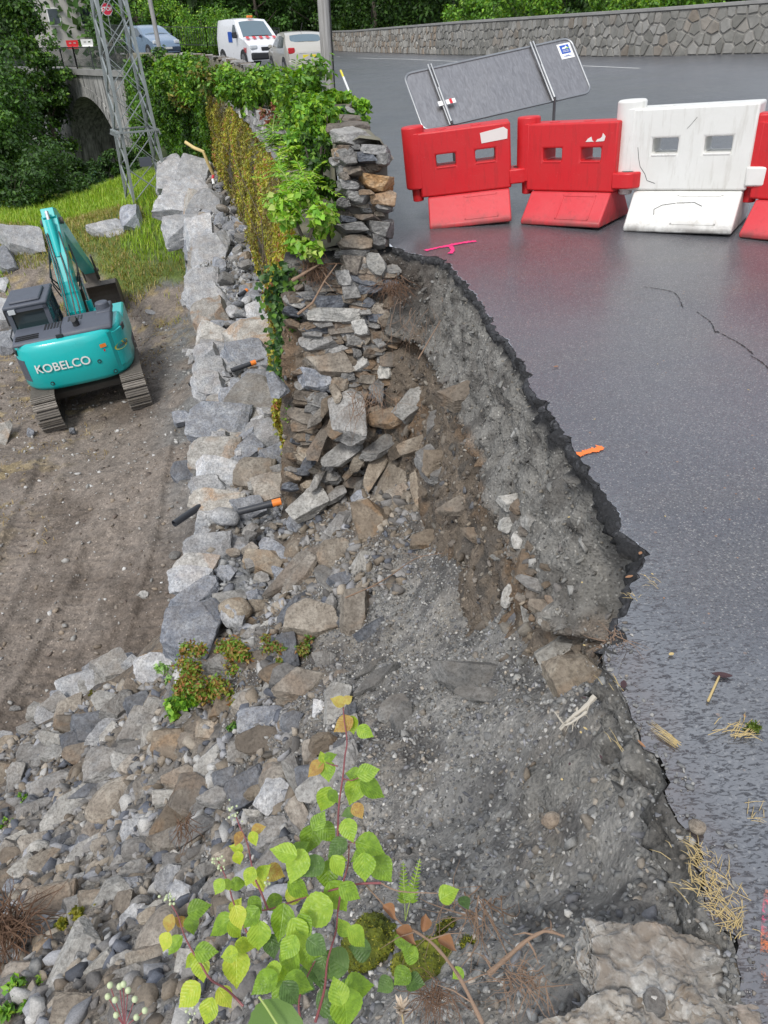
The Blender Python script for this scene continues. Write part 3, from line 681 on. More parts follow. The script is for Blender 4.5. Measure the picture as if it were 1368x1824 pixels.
# ------------------------------------------------------------------ rubble slope
def smoothnoise(x, y):
    return .06*fbm2(x, y, 1.6, 3, 31)+.028*fbm2(x, y, 6, 4, 32, .6)+.012*fbm2(x, y, 22, 3, 34, .6)
def Hrub(x, y): return rub0(x, y)+smoothnoise(x, y)
def gravelness(x, y): return sstep(np.asarray(x, float)+.45*np.minimum(np.asarray(y, float)-3.2, 0)*-.55, -.75, -.05)
def rub_col(x, y, z):
    P = np.stack([x, y, z], 1); n = fbm(P, 2.2, 4, 41); n2 = fbm(P, 8, 4, 42)
    g = np.array([.25, .24, .222]); dk = np.array([.075, .072, .07]); br = np.array([.165, .13, .095]); tan = np.array([.27, .245, .20])
    brown = (1-gravelness(x, y))*.6+.55*sstep(y, 3.9, 5.0)+.6*np.exp(-((x-1.0)/.2)**2)*sstep(y, 1.5, 3.0)
    c = g+(br-g)*(brown+.5*n).clip(0, 1)[:, None]; c = c+(dk-c)*(sstep(n2+.4*n, .1, .7)*.75)[:, None]; c = c+(tan-c)*(sstep(-n2, .45, .8)*.4)[:, None]
    lo = sstep(n+.6*np.sin(3*y), -.2, .9)*np.exp(-((y-3.6)/.9)**2)*.45; c = c+(dk-c)*lo[:, None]
    return c
def grid(name, xs, ys, hf, cf, mat, mask=None):
    X, Y = np.meshgrid(xs, ys, indexing='ij'); Z = hf(X, Y); V = np.stack([X.ravel(), Y.ravel(), Z.ravel()], 1)
    a, b = X.shape; i = (np.arange(a-1)[:, None]*b+np.arange(b-1)[None]); F = np.stack([i, i+b, i+b+1, i+1], 2).reshape(-1, 4)
    if mask is not None:
        k = mask(V[:, 0], V[:, 1], V[:, 2])[F].any(1); F = F[k]
    o = link(name, npmesh(name, V, F, cf(V[:, 0], V[:, 1], V[:, 2]), True), M[mat]); return o
xs = np.r_[np.arange(-6, -2, .04), np.arange(-2, 1.7, .016)]; ys = np.r_[np.arange(-.6, 3.2, .014), np.arange(3.2, 8, .03)]
rub = grid('rubble_slope', xs, ys, Hrub, rub_col, 'gravel_ground', lambda x, y, z: (z > dirt0(x, y)-.15))
rub['kind'] = 'structure'
from mathutils.bvhtree import BVHTree
def bvh(o): return BVHTree.FromPolygons([v.co[:] for v in o.data.vertices], [tuple(p.vertices) for p in o.data.polygons])
BV.append(bvh(bank))
# ------------------------------------------------------------------ dirt ground
def tread(x, y):
    # two crawler tracks run from the machine towards the camera
    z = 0
    for (x0, y0, x1, y1) in ((-3.9, 13, -3.4, 5), (-6.6, 12.6, -5.6, 4.5), (-4.6, 9.5, -4.9, 3.8)):
        t = (y-y0)/(y1-y0); cx = x0+(x1-x0)*t+.25*np.sin(t*3); w_ = np.abs(x-cx); inn = (1-sstep(w_, .2, .28))*sstep(t, 0, .05)*(1-sstep(t, .9, 1))
        z = z+inn*(-.035+.014*np.sin(y*2*PI/.17+x*1.5))+.028*np.exp(-((w_-.31)/.06)**2)*sstep(t, 0, .05)*(1-sstep(t, .9, 1))
    return z
def Hdirt(x, y):
    return dirt0(x, y)+.10*fbm2(x, y, .55, 3, 51)+.022*fbm2(x, y, 4, 4, 52, .65)+tread(x, y)
def dirt_col(x, y, z):
    P = np.stack([x, y, z], 1); n = fbm(P, .7, 4, 61); n2 = fbm(P, 4, 4, 62)
    b = np.array([.20, .168, .14]); dk = np.array([.125, .10, .08]); g = np.array([.155, .155, .15]); st = np.array([.30, .23, .11]); gr = np.array([.10, .14, .03])
    c = b+(dk-b)*sstep(n, -.1, .6)[:, None]*.8
    ng = np.exp(-((x-ripx(y)+.5)/.75)**2)*sstep(n+.3, -.2, .4)*sstep(y, 7, 12)+np.exp(-((x-ripx(y)+.3)/.35)**2)*.8*(y < 7); c = c+(g-c)*ng.clip(0, 1)[:, None]
    s_ = sstep(n2+.5*n, .25, .6)*(sstep(-x, 5.5, 7.5)*.8+sstep(y, 16, 20)*.8).clip(0, 1)*.75; c = c+(st-c)*s_[:, None]
    gg = sstep(y+.25*x+1.5*n, 19.2, 20.6); c = c+(gr-c)*gg[:, None]
    return c
dg = grid('dirt_ground', np.r_[np.arange(-26, -9, .15), np.arange(-9, -1, .035)], np.r_[np.arange(1.5, 18, .035), np.arange(18, 34, .12)], Hdirt, dirt_col, 'dirt', lambda x, y, z: (x < facex(y)+.4)); dg['kind'] = 'structure'
fg = grid('valley_ground', np.arange(-90, 80, 2.), np.arange(34, 150, 2.), lambda x, y: np.where(x < np.where(y < 45, facex(y)+.5, -8.4-(y-45)*.846), dirt0(x, y), -.9)+sstep(y, 80, 118)*14*sstep(x, -70, 0)+.3*fbm2(x, y, .2, 3, 71)-.0, lambda x, y, z: np.tile([.05, .07, .025], (len(x), 1)), 'grass_soil'); fg['kind'] = 'structure'
pg = grid('left_valley_ground', np.arange(-90, -24, 2.), np.arange(-4, 36, 2.), lambda x, y: dirt0(x, y)-.1, lambda x, y, z: np.tile([.06, .09, .025], (len(x), 1)), 'grass_soil'); pg['kind'] = 'structure'
# ================================================================== RETAINING WALL
rw = empty('retaining_wall', (-.5, 6.5, 0), wc=True); tag(rw, 'old overgrown stone retaining wall with a parapet, torn open at its near end', 'wall')
FP = path(FACE, 90)
def sweep(name, prof, P, mat, seed, amp, parent, colf=None, zf=None, fr=4):
    """prof: list of (offset towards the road, z)"""
    tg = np.gradient(P, axis=0); nn = np.stack([tg[:, 1], -tg[:, 0]], 1); nn /= np.linalg.norm(nn, axis=1, keepdims=True)
    m = len(prof); n = len(P); V = np.zeros((m, n, 3))
    for j, (o_, z) in enumerate(prof): V[j, :, 0] = P[:, 0]+nn[:, 0]*o_; V[j, :, 1] = P[:, 1]+nn[:, 1]*o_; V[j, :, 2] = z+(zf(P) if zf else 0)
    f = V.reshape(-1, 3); d = amp*fbm(f, fr, 4, seed); NN = np.tile(nn, (m, 1)); f[:, 0] += NN[:, 0]*d; f[:, 1] += NN[:, 1]*d; f[:, 2] += amp*.5*fbm(f, fr*1.2, 4, seed+3)
    i = (np.arange(n-1)[None]+np.arange(m-1)[:, None]*n).ravel(); F = np.stack([i, i+1, i+n+1, i+n], 1)
    return link(name, npmesh(name, f, F, None if colf is None else colf(f), True), M[mat], parent)
FP2 = path([(x, max(y, 6.62)) if k == 0 else (x, y) for k, (x, y) in enumerate(FACE)], 700)
zr = lambda P: road_z(P[:, 0]+.9, P[:, 1])
flat('wall_face', (.20, .185, .13), .92, bst=.9, bsc=16, dirt=.6, dsc=2)
wf = sweep('wall_face', [(-.16, -5.5), (-.12, -4), (-.06, -2.6)]+[(-.06+.016*k, -2.5+k*.25) for k in range(10)]+[(.25, -.05), (.53, -.02), (.55, .1), (.56, .4), (.57, .72), (.61, .80), (.77, .83), (.95, .80), (.98, .76), (.99, .4), (1.0, -.1)], FP2, 'wall_face', 81, .035, rw, zf=zr, fr=3)
# closed torn end
mb = MB(); mb.box(-.29, .13, 6.58, 6.9, -.3, .76); mb.box(-.76, .13, 6.58, 6.9, -3, -.04); mb.build('core', M['mortar'], rw)
def psurf(yy):
    def f(u, v): p = at(u, v, y=yy); return p, (CR.transposed() @ (p-EYE)).z*-1
    return f
def wsurf(u, v):
    y_ = 6.46
    for _ in range(6): z_ = at(u, v, y=y_).z; y_ = 6.46-.19*max(0., -z_)
    p = at(u, v, y=y_); return p, (CR.transposed() @ (p-EYE)).z*-1
K6 = [(800,250,160,60,'G'),(620,320,100,50,'G'),(745,300,110,50,'S'),(850,310,80,60,'G'),(680,390,150,50,'B'),(805,465,190,80,'O'),(625,490,130,60,'G'),(850,570,140,80,'O'),(680,560,150,60,'G'),(590,600,80,50,'G'),(850,625,90,40,'G'),(620,710,110,40,'S'),(640,760,190,50,'G'),(830,765,150,80,'G'),(665,860,190,80,'T'),(820,850,90,70,'G'),(650,930,190,50,'G'),(760,690,140,35,'B'),(740,530,90,30,'B'),(600,430,70,40,'B'),
(805,1000,110,110,'P'),(650,1000,130,100,'B'),(595,1090,120,80,'G'),(640,1160,100,100,'G'),(515,1250,250,90,'S'),(540,1320,300,80,'P'),(620,1230,90,50,'T'),(450,1380,120,60,'G'),(700,1410,120,80,'P'),(470,1500,280,90,'G'),(660,1500,110,70,'G'),(755,1490,60,50,'T'),(830,1520,80,70,'G'),(880,1460,160,80,'B'),(490,1650,280,130,'T'),(720,1640,150,90,'P'),(680,1580,60,60,'G'),(860,1690,80,80,'P'),(410,1750,200,130,'L'),(570,1770,100,80,'T'),(910,1340,220,70,'T'),(930,1270,80,30,'B'),(940,1620,200,80,'B'),(720,1300,90,50,'G'),(860,1380,80,45,'B'),(390,1450,110,35,'G'),(760,1580,70,50,'B'),(620,1720,80,60,'G'),(750,1740,110,60,'T')]
MT = dict(G='schist_grey', S='slate', B='schist_brown', O='ochre_stone', T='schist_tan', P='schist_pale', L='limestone_blue', W='limestone', Y='limestone_ochre', A='asphalt_lump')
for X, Y, w_, h_, m_ in K6:
    u, v = 450+X/3.65, 200+Y/3.65; par = v < 465
    yy = 6.53 if par else 6.40+.12*max(0, -float(at(u, v, y=6.45).z)) * -1
    px_rock(u, v, w_/3.65*1.14, h_/3.65*1.22, random.uniform(-7, 7) if not par else random.uniform(-3, 3), random.choice(['slab', 'block', 'block']), MT[m_], 'stone', rw, depth=.22, sink=.30, surf=psurf(6.53) if par else wsurf, upw=.12)
# ragged courses of the parapet seen from the road and the far stretches: coping stones
zc = lambda x, y: float(road_z(x, y))
cp = path([(x+.78, y) for x, y in FACE], 60)
for i in range(0, 46):
    x, y = cp[i]
    if y < 6.75 or y > 34: continue
    add_rock('coping_stone', (x, y, .83+zc(x, y)), (cp[i+1][0]-x, cp[i+1][1]-y, 0), (0, 0, 1), (random.uniform(.45, .7), random.uniform(.38, .5), .12), 'slab', random.choice(['schist_grey', 'schist_pale', 'schist_brown']), rw)
rows = 0
for z0 in np.arange(-.45, -.1, .17):               # grey uncovered course of the face, seen below the leaves
    i = 12
    while i < 60:
        x, y = FP[i]; nx, ny = FP[i+1]-FP[i]; i += 1
        if y < 9 or y > 24: continue
        add_rock('stone', (x+.2, y, z0+zc(x, y)+.55), (nx, ny, 0), (-ny, nx*0-.25, .1), (.5, .16, .2), 'block', random.choice(['schist_grey', 'schist_pale']), rw); rows += 1
# ================================================================== BOULDER WALL (riprap)
bwall = empty('boulder_wall', (-2, 7, -5), wc=True); tag(bwall, 'new dry wall of big grey blocks packed with gravel at the foot of the old wall', 'boulder wall')
ys2 = np.arange(3.95, 26.4, .035); RV = []; 
ts = np.r_[-.25, np.linspace(0, 1, 34)]
for t_ in ts:
    for y in ys2:
        xa, xb = ripx(y)+.12, facex(y)+.2; x = xa+(xb-xa)*max(t_, 0)
        z = rip_top(y)-.05 if t_ >= 0 else -5.3
        RV.append((x, y, z))
RV = np.array(RV); nn_ = len(ys2); top = RV[:, 2] > -5
RV[:, 2] += np.where(top, .10*fbm(RV, 2.2, 4, 91)+.03*fbm(RV, 9, 4, 92)+.14*sstep((RV[:, 0]-ripx(RV[:, 1]))/(facex(RV[:, 1])-ripx(RV[:, 1])), .55, 1)*sstep(RV[:, 1], 9, 16), 0)
i = (np.arange(nn_-1)[None]+np.arange(len(ts)-1)[:, None]*nn_).ravel()
def gcol(P):
    n = fbm(P, 3, 4, 93)[:, None]; return np.array([.24, .24, .235])+(np.array([.13, .11, .09])-np.array([.24, .24, .235]))*sstep(n+.25*(6.3-P[:, 1:2]).clip(0, 2), 0, .7)
link('gravel_fill', npmesh('gravel_fill', RV, np.stack([i, i+1, i+nn_+1, i+nn_], 1), gcol(RV), True), M['gravel_ground'], bwall)['kind'] = 'stuff'
def rsurf(dz=0.): return lambda u, v: hit(u, v, lambda x, y: np.where((np.asarray(x) > ripx(y)-.25) & (np.asarray(y) > 3.5), rip_top(y)+dz, -9))
# boulders on top that the photograph shows one by one (pixel centre, size, turn, stone)
RK = [(313,318,50,58,-70,'W'),(345,322,62,46,-25,'W'),(330,352,48,66,-80,'W'),(352,372,46,40,0,'Y'),(372,375,50,50,-20,'W'),(312,365,30,60,80,'W'),(330,405,36,70,-85,'W'),(352,420,50,50,0,'W'),(375,455,52,74,-4,'W'),(392,402,22,36,0,'L'),(362,505,50,40,15,'W'),(368,530,66,34,12,'W'),
(422,412,28,30,50,'L'),(436,455,22,40,70,'L'),(392,478,24,22,0,'L'),(455,528,48,38,0,'L'),(384,562,70,56,5,'Y'),(378,602,52,36,-4,'Y'),(372,630,46,34,0,'W'),(468,560,46,50,10,'W'),(470,612,76,84,35,'Y'),(445,640,84,44,10,'L'),(463,682,56,38,5,'L'),(497,690,30,40,20,'L'),(378,668,64,40,0,'W'),
(462,725,86,80,-30,'G'),(408,718,36,34,0,'L'),(393,755,96,62,2,'L'),(482,782,80,66,-5,'W'),(372,690,60,36,0,'W'),(455,845,62,50,0,'T'),(490,820,52,40,10,'L'),(438,808,40,50,-60,'L'),(385,812,78,56,4,'Y'),(400,845,92,44,0,'W'),(372,868,60,30,10,'W'),(388,895,80,40,-5,'Y'),(500,868,84,46,22,'T'),(472,868,52,24,5,'P'),(440,905,60,30,0,'L'),
(500,992,78,34,-48,'L'),(470,1000,60,40,-20,'T'),(372,975,72,44,10,'W'),(350,1010,46,60,70,'Y'),(352,1062,80,40,55,'L'),(335,1035,40,66,80,'W'),(342,1120,84,96,-8,'L'),(410,1068,52,30,4,'P'),(452,1005,26,20,20,'G'),(402,1020,32,28,-40,'L'),(445,982,26,18,30,'T'),(416,985,22,14,20,'T'),(466,1030,26,18,0,'G'),(492,1052,22,18,0,'G'),(455,1062,30,20,10,'L'),(425,1100,56,16,-8,'B'),(500,1022,34,18,-15,'L'),(462,1080,44,22,5,'T')]
for u, v, w_, h_, r_, m_ in RK:
    big = w_*h_ > 1500
    o = px_rock(u, v, w_*(1.12 if big else 1.05), h_*(1.15 if big else 1.05), r_+random.uniform(-4, 4), 'block' if big else random.choice(['block', 'shard', 'slab']), MT[m_], 'boulder' if big else 'stone', bwall, sink=.62 if big else .35, surf=rsurf(.02), upw=1.2)
    if not big and m_ in 'PLTG' and v > 960: pass
# outer courses of the wall, stacked from the ground
for k, zz in enumerate((-2.78, -3.35, -3.95, -4.55, -5.1)):
    y = 3.9+.23*(k % 2)
    while y < 26.3:
        L = random.uniform(.6, .95); x = float(ripx(y+L/2)); x2 = float(ripx(y+L/2+.1)); dx = Vector((x2-x, .1, 0))
        gz = float(dirt0(x, y)); topz = float(rip_top(y))
        z = zz+(topz+2.5)
        if z > gz-.3: add_rock('boulder', (x+.30+.03*k-.05*k, y+L/2, z), dx, (-1, .1*random.uniform(-1, 1), .15), (L*1.06, .66, .75), 'block', random.choice(['limestone', 'limestone', 'limestone', 'limestone_blue', 'limestone', 'limestone_ochre']), bwall)
        y += L*.93
# back filling stones near the far wall
for _ in range(190):
    y = random.uniform(4.6, 26); t_ = random.uniform(.05, .97)**.6; x = float(ripx(y))*(1-t_)+float(facex(y))*t_+.05
    s_ = random.uniform(.07, .26)*(1.2 if y > 14 else 1)
    add_rock('stone', (x, y, float(rip_top(y))+.05*s_+.05+(.12 if t_ > .6 and y > 12 else 0)), rng.normal(0, 1, 3), Vector((random.uniform(-.5, .5), random.uniform(-.5, .5), 1)), (s_*1.3, s_, s_*.7), random.choice(['block', 'shard', 'round']), random.choice(['limestone', 'limestone_blue', 'schist_grey', 'schist_tan']), bwall)
n = 5200; y = rng.uniform(4.3, 26, n); t_ = rng.uniform(0.05, 1, n)**.75; x = ripx(y)*(1-t_)+facex(y)*t_; z = rip_top(y)-.04+.10*fbm(np.stack([x, y, rip_top(y)-.05], 1), 2.2, 4, 91)+.14*sstep(t_, .55, 1)*sstep(y, 9, 16)
link('crushed_stone', pebbles('crushed_stone', np.stack([x, y, z], 1), rng.uniform(.012, .045, n)*(1+.04*y), 'pebble', cols=pick([(.22, .225, .23), (.30, .30, .30), (.16, .165, .18), (.25, .22, .18), (.38, .38, .37)], n), sub=1), M['pebble'], bwall)['kind'] = 'stuff'
# drain pipes of black plastic, tape at some ends
def pipe(u0, v0, u1, v1, z, label, tape=False, r=.032, dz=0.):
    a, b = at(u0, v0, z=z), at(u1, v1, z=z+dz)
    e = empty('drain_pipe', a); e['group'] = 'black plastic drain pipes set through the boulder wall'; tag(e, label, 'pipe')
    d = b-a; mb = MB(); nseg = 20; ax = d.normalized(); q = ax.cross(Vector((0, 0, 1))).normalized(); w3 = q.cross(ax)
    ri = r*.82; vs = []
    for (pp, rr) in ((Vector((0, 0, 0)), ri), (Vector((0, 0, 0)), r), (d, r), (d, ri), (d*.8, ri)):
        for k in range(nseg): an = 2*PI*k/nseg; vs.append(pp+(q*math.cos(an)+w3*math.sin(an))*rr)
    fs = [(j*nseg+k, j*nseg+(k+1) % nseg, (j+1)*nseg+(k+1) % nseg, (j+1)*nseg+k) for j in range(4) for k in range(nseg)]
    mb.add(vs, fs); mb.build('pipe_body', M['pvc'], e, smooth=True)
    if tape:
        m2 = MB(); m2.tube([d*.80, d*1.01], r*1.06, 16, False); m2.build('tape_wrap', M['orange_tape'], e, smooth=True)
pipe(392,878,310,933,-2.52, 'black plastic pipe poking out over the dirt, nearest of the left hand row', r=.036)
pipe(425,912,500,893,-2.38, 'black pipe with orange tape end lying across the hollow in the boulder wall', True, .036, .05)
pipe(405,655,338,685,-2.55, 'black plastic pipe poking out beside the orange taped one, above the small grey stone')
pipe(412,660,455,645,-2.36, 'black pipe with orange taped end resting before the cream and tan block', True, .034, .05)
pipe(380,542,343,552,-2.6, 'short black pipe end sticking out level with the excavator bucket')
pipe(384,548,347,557,-2.72, 'thin dark pipe just under the short black pipe end by the gravel drift', r=.024)
pipe(368,460,332,467,-2.6, 'small dark pipe end poking out below the tall tan faced block', r=.035)
pipe(355,400,316,404,-2.6, 'small dark pipe end between the upright far blocks', r=.035)
pipe(320,350,286,355,-2.6, 'farthest dark pipe end near the foot of the lattice mast', r=.04)
pipe(425,527,440,517,-2.4, 'tiny black pipe with orange tip among the grey rubble below the climbing plants', True, .035, .05)
# ================================================================== LOOSE BOULDERS on the dirt
def loose(u, v, w_, h_, rot, m_, label, kind='block', group=None, **k):
    o = px_rock(u, v, w_, h_, rot, kind, MT[m_], 'boulder' if w_*h_ > 900 else 'stone', None, **k); tag(o, label, 'boulder' if w_*h_ > 900 else 'stone', group); return o
loose(40, 440, 84, 46, -6, 'W', 'long pale boulder on the grass edge behind the excavator, left of the boom')
loose(12, 472, 36, 40, 20, 'L', 'bluish boulder just below the long pale boulder at the left edge')
loose(3, 510, 22, 26, 0, 'W', 'small pale boulder cut by the left picture edge above the cab')
loose(14, 572, 50, 66, 70, 'W', 'big whitish boulder right behind the excavator cab', sink=.3)
loose(14, 618, 44, 40, 0, 'L', 'dark blue boulder half hidden by the excavator cab and counterweight', sink=.3)
loose(238, 394, 42, 44, 0, 'L', 'blue grey boulder standing at the foot of the lattice mast')
loose(205, 414, 84, 38, 15, 'W', 'low pale rock shelf half buried left of the blue grey boulder', 'slab', sink=.6)
loose(4, 775, 30, 46, 0, 'Y', 'pale boulder at the left edge beside the near crawler track')
loose(334, 541, 20, 20, 20, 'W', 'small white stone on the grey gravel drift by the short pipe')
loose(326, 747, 32, 24, 15, 'L', 'blue grey stone alone on the brown dirt by the boulder wall')
loose(330, 845, 46, 44, 45, 'S', 'dark slate lump leaning on the foot of the boulder wall', 'slab')
loose(255, 1060, 17, 13, 10, 'P', 'small pale triangular stone on the dirt near the wall foot', 'slab')
loose(55, 772, 13, 13, 0, 'L', 'fist sized blue stone against the left crawler track')
loose(130, 768, 12, 10, 0, 'S', 'dark pebble behind the left crawler track'); loose(268, 557, 18, 8, 0, 'W', 'flat whitish stone below the bucket', 'slab')
loose(312, 990, 20, 14, 10, 'G', 'grey stone at the corner of the wall foot above the gravel spill', 'round')
for u, v, w_, h_, lb in [(338,633,18,12,'largest'),(330,627,12,10,'leftmost'),(345,640,14,12,'middle right'),(352,628,12,9,'rightmost'),(340,647,12,9,'lowest')]:
    loose(u, v, w_, h_, random.uniform(0, 90), 'W', lb+' white chip of the little stone heap on the dirt by the boulder wall', group='little heap of white stones on the dirt')
# ================================================================== RUBBLE: stones one can name
def rb(u, v, w_, h_, rot, kind, m_, label, **k):
    o = px_rock(u, v, w_, h_, rot, kind, MT[m_], 'stone', None, **k); tag(o, label, 'stone'); return o
rb(555,1112,96,58,6,'slab','T','large two toned stone with a flat bluish top below the torn wall', depth=.25, sink=.2, var=1)
rb(632,1098,56,78,-12,'block','T','tan angular block standing right of the flat topped stone', sink=.2)
rb(598,992,66,54,40,'slab','T','tan slab tilted against the end of the long leaning slab', sink=.1)
rb(540,1015,150,44,52,'slab','T','long tan slab leaning up the slope beside the boulder wall', sink=.1)
rb(590,1040,70,36,-35,'slab','G','flat earthy slab below the tilted tan slab')
rb(495,1204,66,38,4,'round','B','rounded brown grey stone right of the moss and ivy clump')
rb(462,1241,86,28,4,'slab','P','long cream stone with squared ends below the rounded brown one', var=2)
rb(540,1226,92,62,38,'slab','T','big ribbed tan stone sloping up to the right', sink=.15)
rb(466,1286,78,50,8,'block','L','white veined blue stone under the long cream one')
rb(388,1350,64,38,52,'slab','S','smooth blue slate wedge pointing up right')
rb(438,1341,58,42,6,'block','G','square grey block right of the blue slate wedge')
rb(496,1397,66,60,-10,'round','T','large rounded buff stone left of the bramble top')
rb(534,1408,112,20,-58,'slab','P','thin white edged flake standing against the large buff stone')
rb(562,1380,66,44,20,'slab','S','dark slate lump under the bramble tip')
rb(630,1300,30,44,0,'block','G','small grey block beside the black asphalt lump')
rb(522,1290,44,40,-40,'slab','S','dark triangular slate between the veined stone and the grey block')
rb(556,1340,34,46,-5,'block','T','upright tan grey stone left of the bramble tip')
rb(206,1432,92,64,60,'round','T','big egg shaped tan boulder in the middle of the rubble', sink=.15)
rb(192,1206,122,46,32,'slab','P','long white slab with a moss spot at the edge of the dirt', sink=.1)
rb(190,1180,58,22,22,'slab','L','bluish slab lying behind the long white slab')
rb(228,1170,18,14,0,'block','L','small blue cube touching the tip of the bluish slab')
rb(157,1193,17,18,30,'block','L','small blue stone alone on the dirt left of the white slab')
rb(61,1269,32,30,50,'slab','P','cream triangular stone on the dirt at the rubble edge')
rb(100,1262,46,38,35,'block','G','dark grey block beside the cream triangular stone')
rb(27,1262,18,9,10,'slab','G','flat grey stone alone on the dirt left of the rubble')
rb(98,1240,18,15,0,'block','L','light blue stone topping the dark grey block')
rb(128,1440,120,46,52,'slab','P','long lichen white slab running up through the rubble', sink=.1)
rb(163,1410,70,28,42,'slab','S','dark layered slate beside the long lichen white slab', sink=.1)
rb(254,1262,58,42,20,'block','S','blue black folded slate below the ivy clump')
rb(206,1262,84,40,-12,'slab','P','whitish crusted stone under the long white slab', sink=.2)
rb(192,1300,80,40,38,'slab','W','blue and white split slab with a raised fin')
rb(84,1312,52,26,48,'slab','G','grey layered slab pointing to the dirt')
rb(122,1293,44,36,-10,'block','B','brown block behind the grey layered slab')
rb(16,1330,32,40,85,'slab','T','tan plate standing at the left edge of the rubble')
rb(54,1347,42,38,-10,'block','G','grey crusted block right of the standing tan plate')
rb(100,1345,46,34,40,'slab','P','pale flat stone with a chestnut rim in the upper rubble')
rb(147,1345,60,36,22,'slab','B','brown slab with rusty top in the upper rubble')
rb(257,1330,90,24,20,'slab','G','long dark slab pointing at the ivy clump')
rb(225,1365,60,34,-25,'slab','P','lichen grey split slab over the egg shaped boulder')
rb(66,1445,60,46,30,'slab','G','flat grey stone left of the lichen white slab')
rb(239,1418,30,34,-20,'block','G','small grey wedge right of the egg shaped boulder')
rb(241,1437,26,26,0,'round','G','small round stone tucked under the egg shaped boulder')
rb(233,1466,50,22,18,'slab','T','reddish tan slat below the egg shaped boulder')
rb(302,1425,36,56,80,'block','P','pale upright block between the boulder and the earthy stone')
rb(345,1425,64,84,60,'block','B','big earth covered stone with roots hanging from it', sink=.3)
rb(388,1424,64,40,30,'slab','G','grey slab with squared corners right of the earth covered stone')
rb(402,1386,42,32,25,'block','S','dark slate block under the square grey block')
rb(455,1412,40,22,25,'slab','T','little tan brick like stone left of the buff boulder')
rb(462,1450,14,58,78,'slab','P','narrow white splinter stone standing in the rubble')
rb(283,1406,12,54,85,'slab','T','narrow tan splinter stone leaning in the rubble')
rb(246,1515,52,38,12,'round','G','smooth oval grey cobble with a dark pit')
rb(204,1500,44,62,-70,'slab','L','blue flat stone under the oval cobble')
rb(155,1520,84,38,50,'slab','P','yellow lichened slab left of the oval cobble', sink=.1)
rb(170,1528,30,24,30,'round','P','yellow spotted cobble lying on the lichened slab')
rb(96,1532,76,38,35,'slab','T','mossy striped slab left of the lichened slab')
rb(132,1562,30,28,10,'round','G','grey rounded stone under the mossy striped slab')
rb(24,1518,46,50,60,'block','T','tan wedge near the left edge beside the cream shell like stone')
rb(68,1518,34,40,-50,'round','P','cream shell like stone near the left edge')
rb(45,1550,34,44,-50,'block','P','white and green edged stone under the cream shell like stone')
rb(28,1580,34,22,-10,'block','L','small dark blue block at the left edge')
rb(30,1615,32,38,50,'round','B','dull brown cobble at the left edge above the root mat')
rb(95,1628,80,96,20,'block','T','large craggy block covered in gravelly soil', sink=.2)
rb(170,1618,72,54,-8,'block','T','broad tan block right of the large craggy one', sink=.2)
rb(218,1628,40,66,-10,'block','B','brown soil crusted stone beside a round grey cobble')
rb(253,1614,38,31,0,'round','G','round grey cobble in the middle of the lower rubble')
rb(235,1580,74,32,3,'block','L','flat topped blue grey stone above the round cobble')
rb(153,1578,30,36,30,'block','T','pentagonal tan stone right of the rounded grey one')
rb(302,1550,44,60,-60,'slab','P','white quartz wedge pointing to the bramble')
rb(325,1592,42,32,-20,'block','W','rough white block below the quartz wedge')
rb(140,1722,72,140,-14,'slab','P','big upright slab with a mossy head and white flank', sink=.15, var=3)
rb(84,1692,44,38,0,'round','T','rounded tan cobble left of the mossy headed slab')
rb(228,1716,52,38,35,'slab','P','clean white slab left of the big buff boulder')
rb(288,1682,76,110,-12,'round','T','big buff boulder behind the left bramble shoots', sink=.15)
rb(275,1630,36,50,-50,'slab','P','pale plate leaning on the big buff boulder')
rb(150,1800,104,50,4,'block','T','wide brown block at the bottom edge of the picture')
rb(22,1770,50,70,60,'slab','G','grey slab at the lower left corner')
rb(330,1175,34,80,-18,'slab','G','dark green grey slab leaning on the last block of the boulder wall', sink=.1)
rb(284,1170,60,24,28,'slab','B','brown grey slab lying at the foot of the last wall block')
rb(290,1262,60,36,-10,'slab','Y','yellow stained block under the pale ivy tip')
rb(992,1172,70,56,20,'block','P','white broken block jutting from the bank under the road edge', sink=.3)
rb(1026,1212,92,84,18,'block','T','big grey tan block jutting from the bank under the road edge', sink=.35)
rb(645,893,38,32,-10,'slab','L','pale blue square plate among the tan slabs below the torn wall', sink=.1)
rb(700,868,44,112,-22,'slab','T','long standing tan slab, tallest below the torn wall', sink=.05)
rb(672,830,28,96,-28,'slab','T','narrow tan slab leaning left of the tallest one', sink=.05)
rb(620,745,60,96,8,'block','G','grey block with a sharp white lower edge at the torn wall', sink=.2)
rb(700,745,84,34,22,'slab','B','dark ribbed slab sticking out above the tallest slab', sink=.1)
rb(770,835,50,60,20,'block','G','grey lump right of the tallest slab'); rb(820,905,80,34,28,'slab','B','brown ribbed slab pressed into the soil slope', sink=.15)
rb(640,812,28,60,-35,'slab','T','small tan slab between the grey block and the plates')
rb(910,898,50,26,-5,'block','P','pale stone with a white end under the compact gravel layer'); rb(890,992,34,14,-12,'slab','P','small pale flat stone on the dark gravel')
rb(935,1010,36,66,-30,'block','B','brown triangular stone under the gravel layer'); rb(960,1045,80,22,-22,'slab','G','olive grey plank like slab under the gravel layer')
rb(905,1060,20,44,-25,'slab','P','thin pale plate standing at the foot of the bank'); rb(935,1085,18,50,-12,'slab','P','thin white plate standing right of the first one')
rb(820,1000-290,90,40,10,'block','B','earthy stone wedged in the bank under the road corner', sink=.4)
rb(665,1128,58,34,42,'slab','S','dark stone plate on the gravel slope by the tan block')
rb(1335,1760,80,60,0,'block','G','dark crumbly stone at the lower right corner')
rb(985,1462,40,28,0,'round','T','small tan lump half sunk in the grey gravel', sink=.5)
rb(845,955,50,26,-10,'slab','B','flat brown plate at the top of the gravel slope')
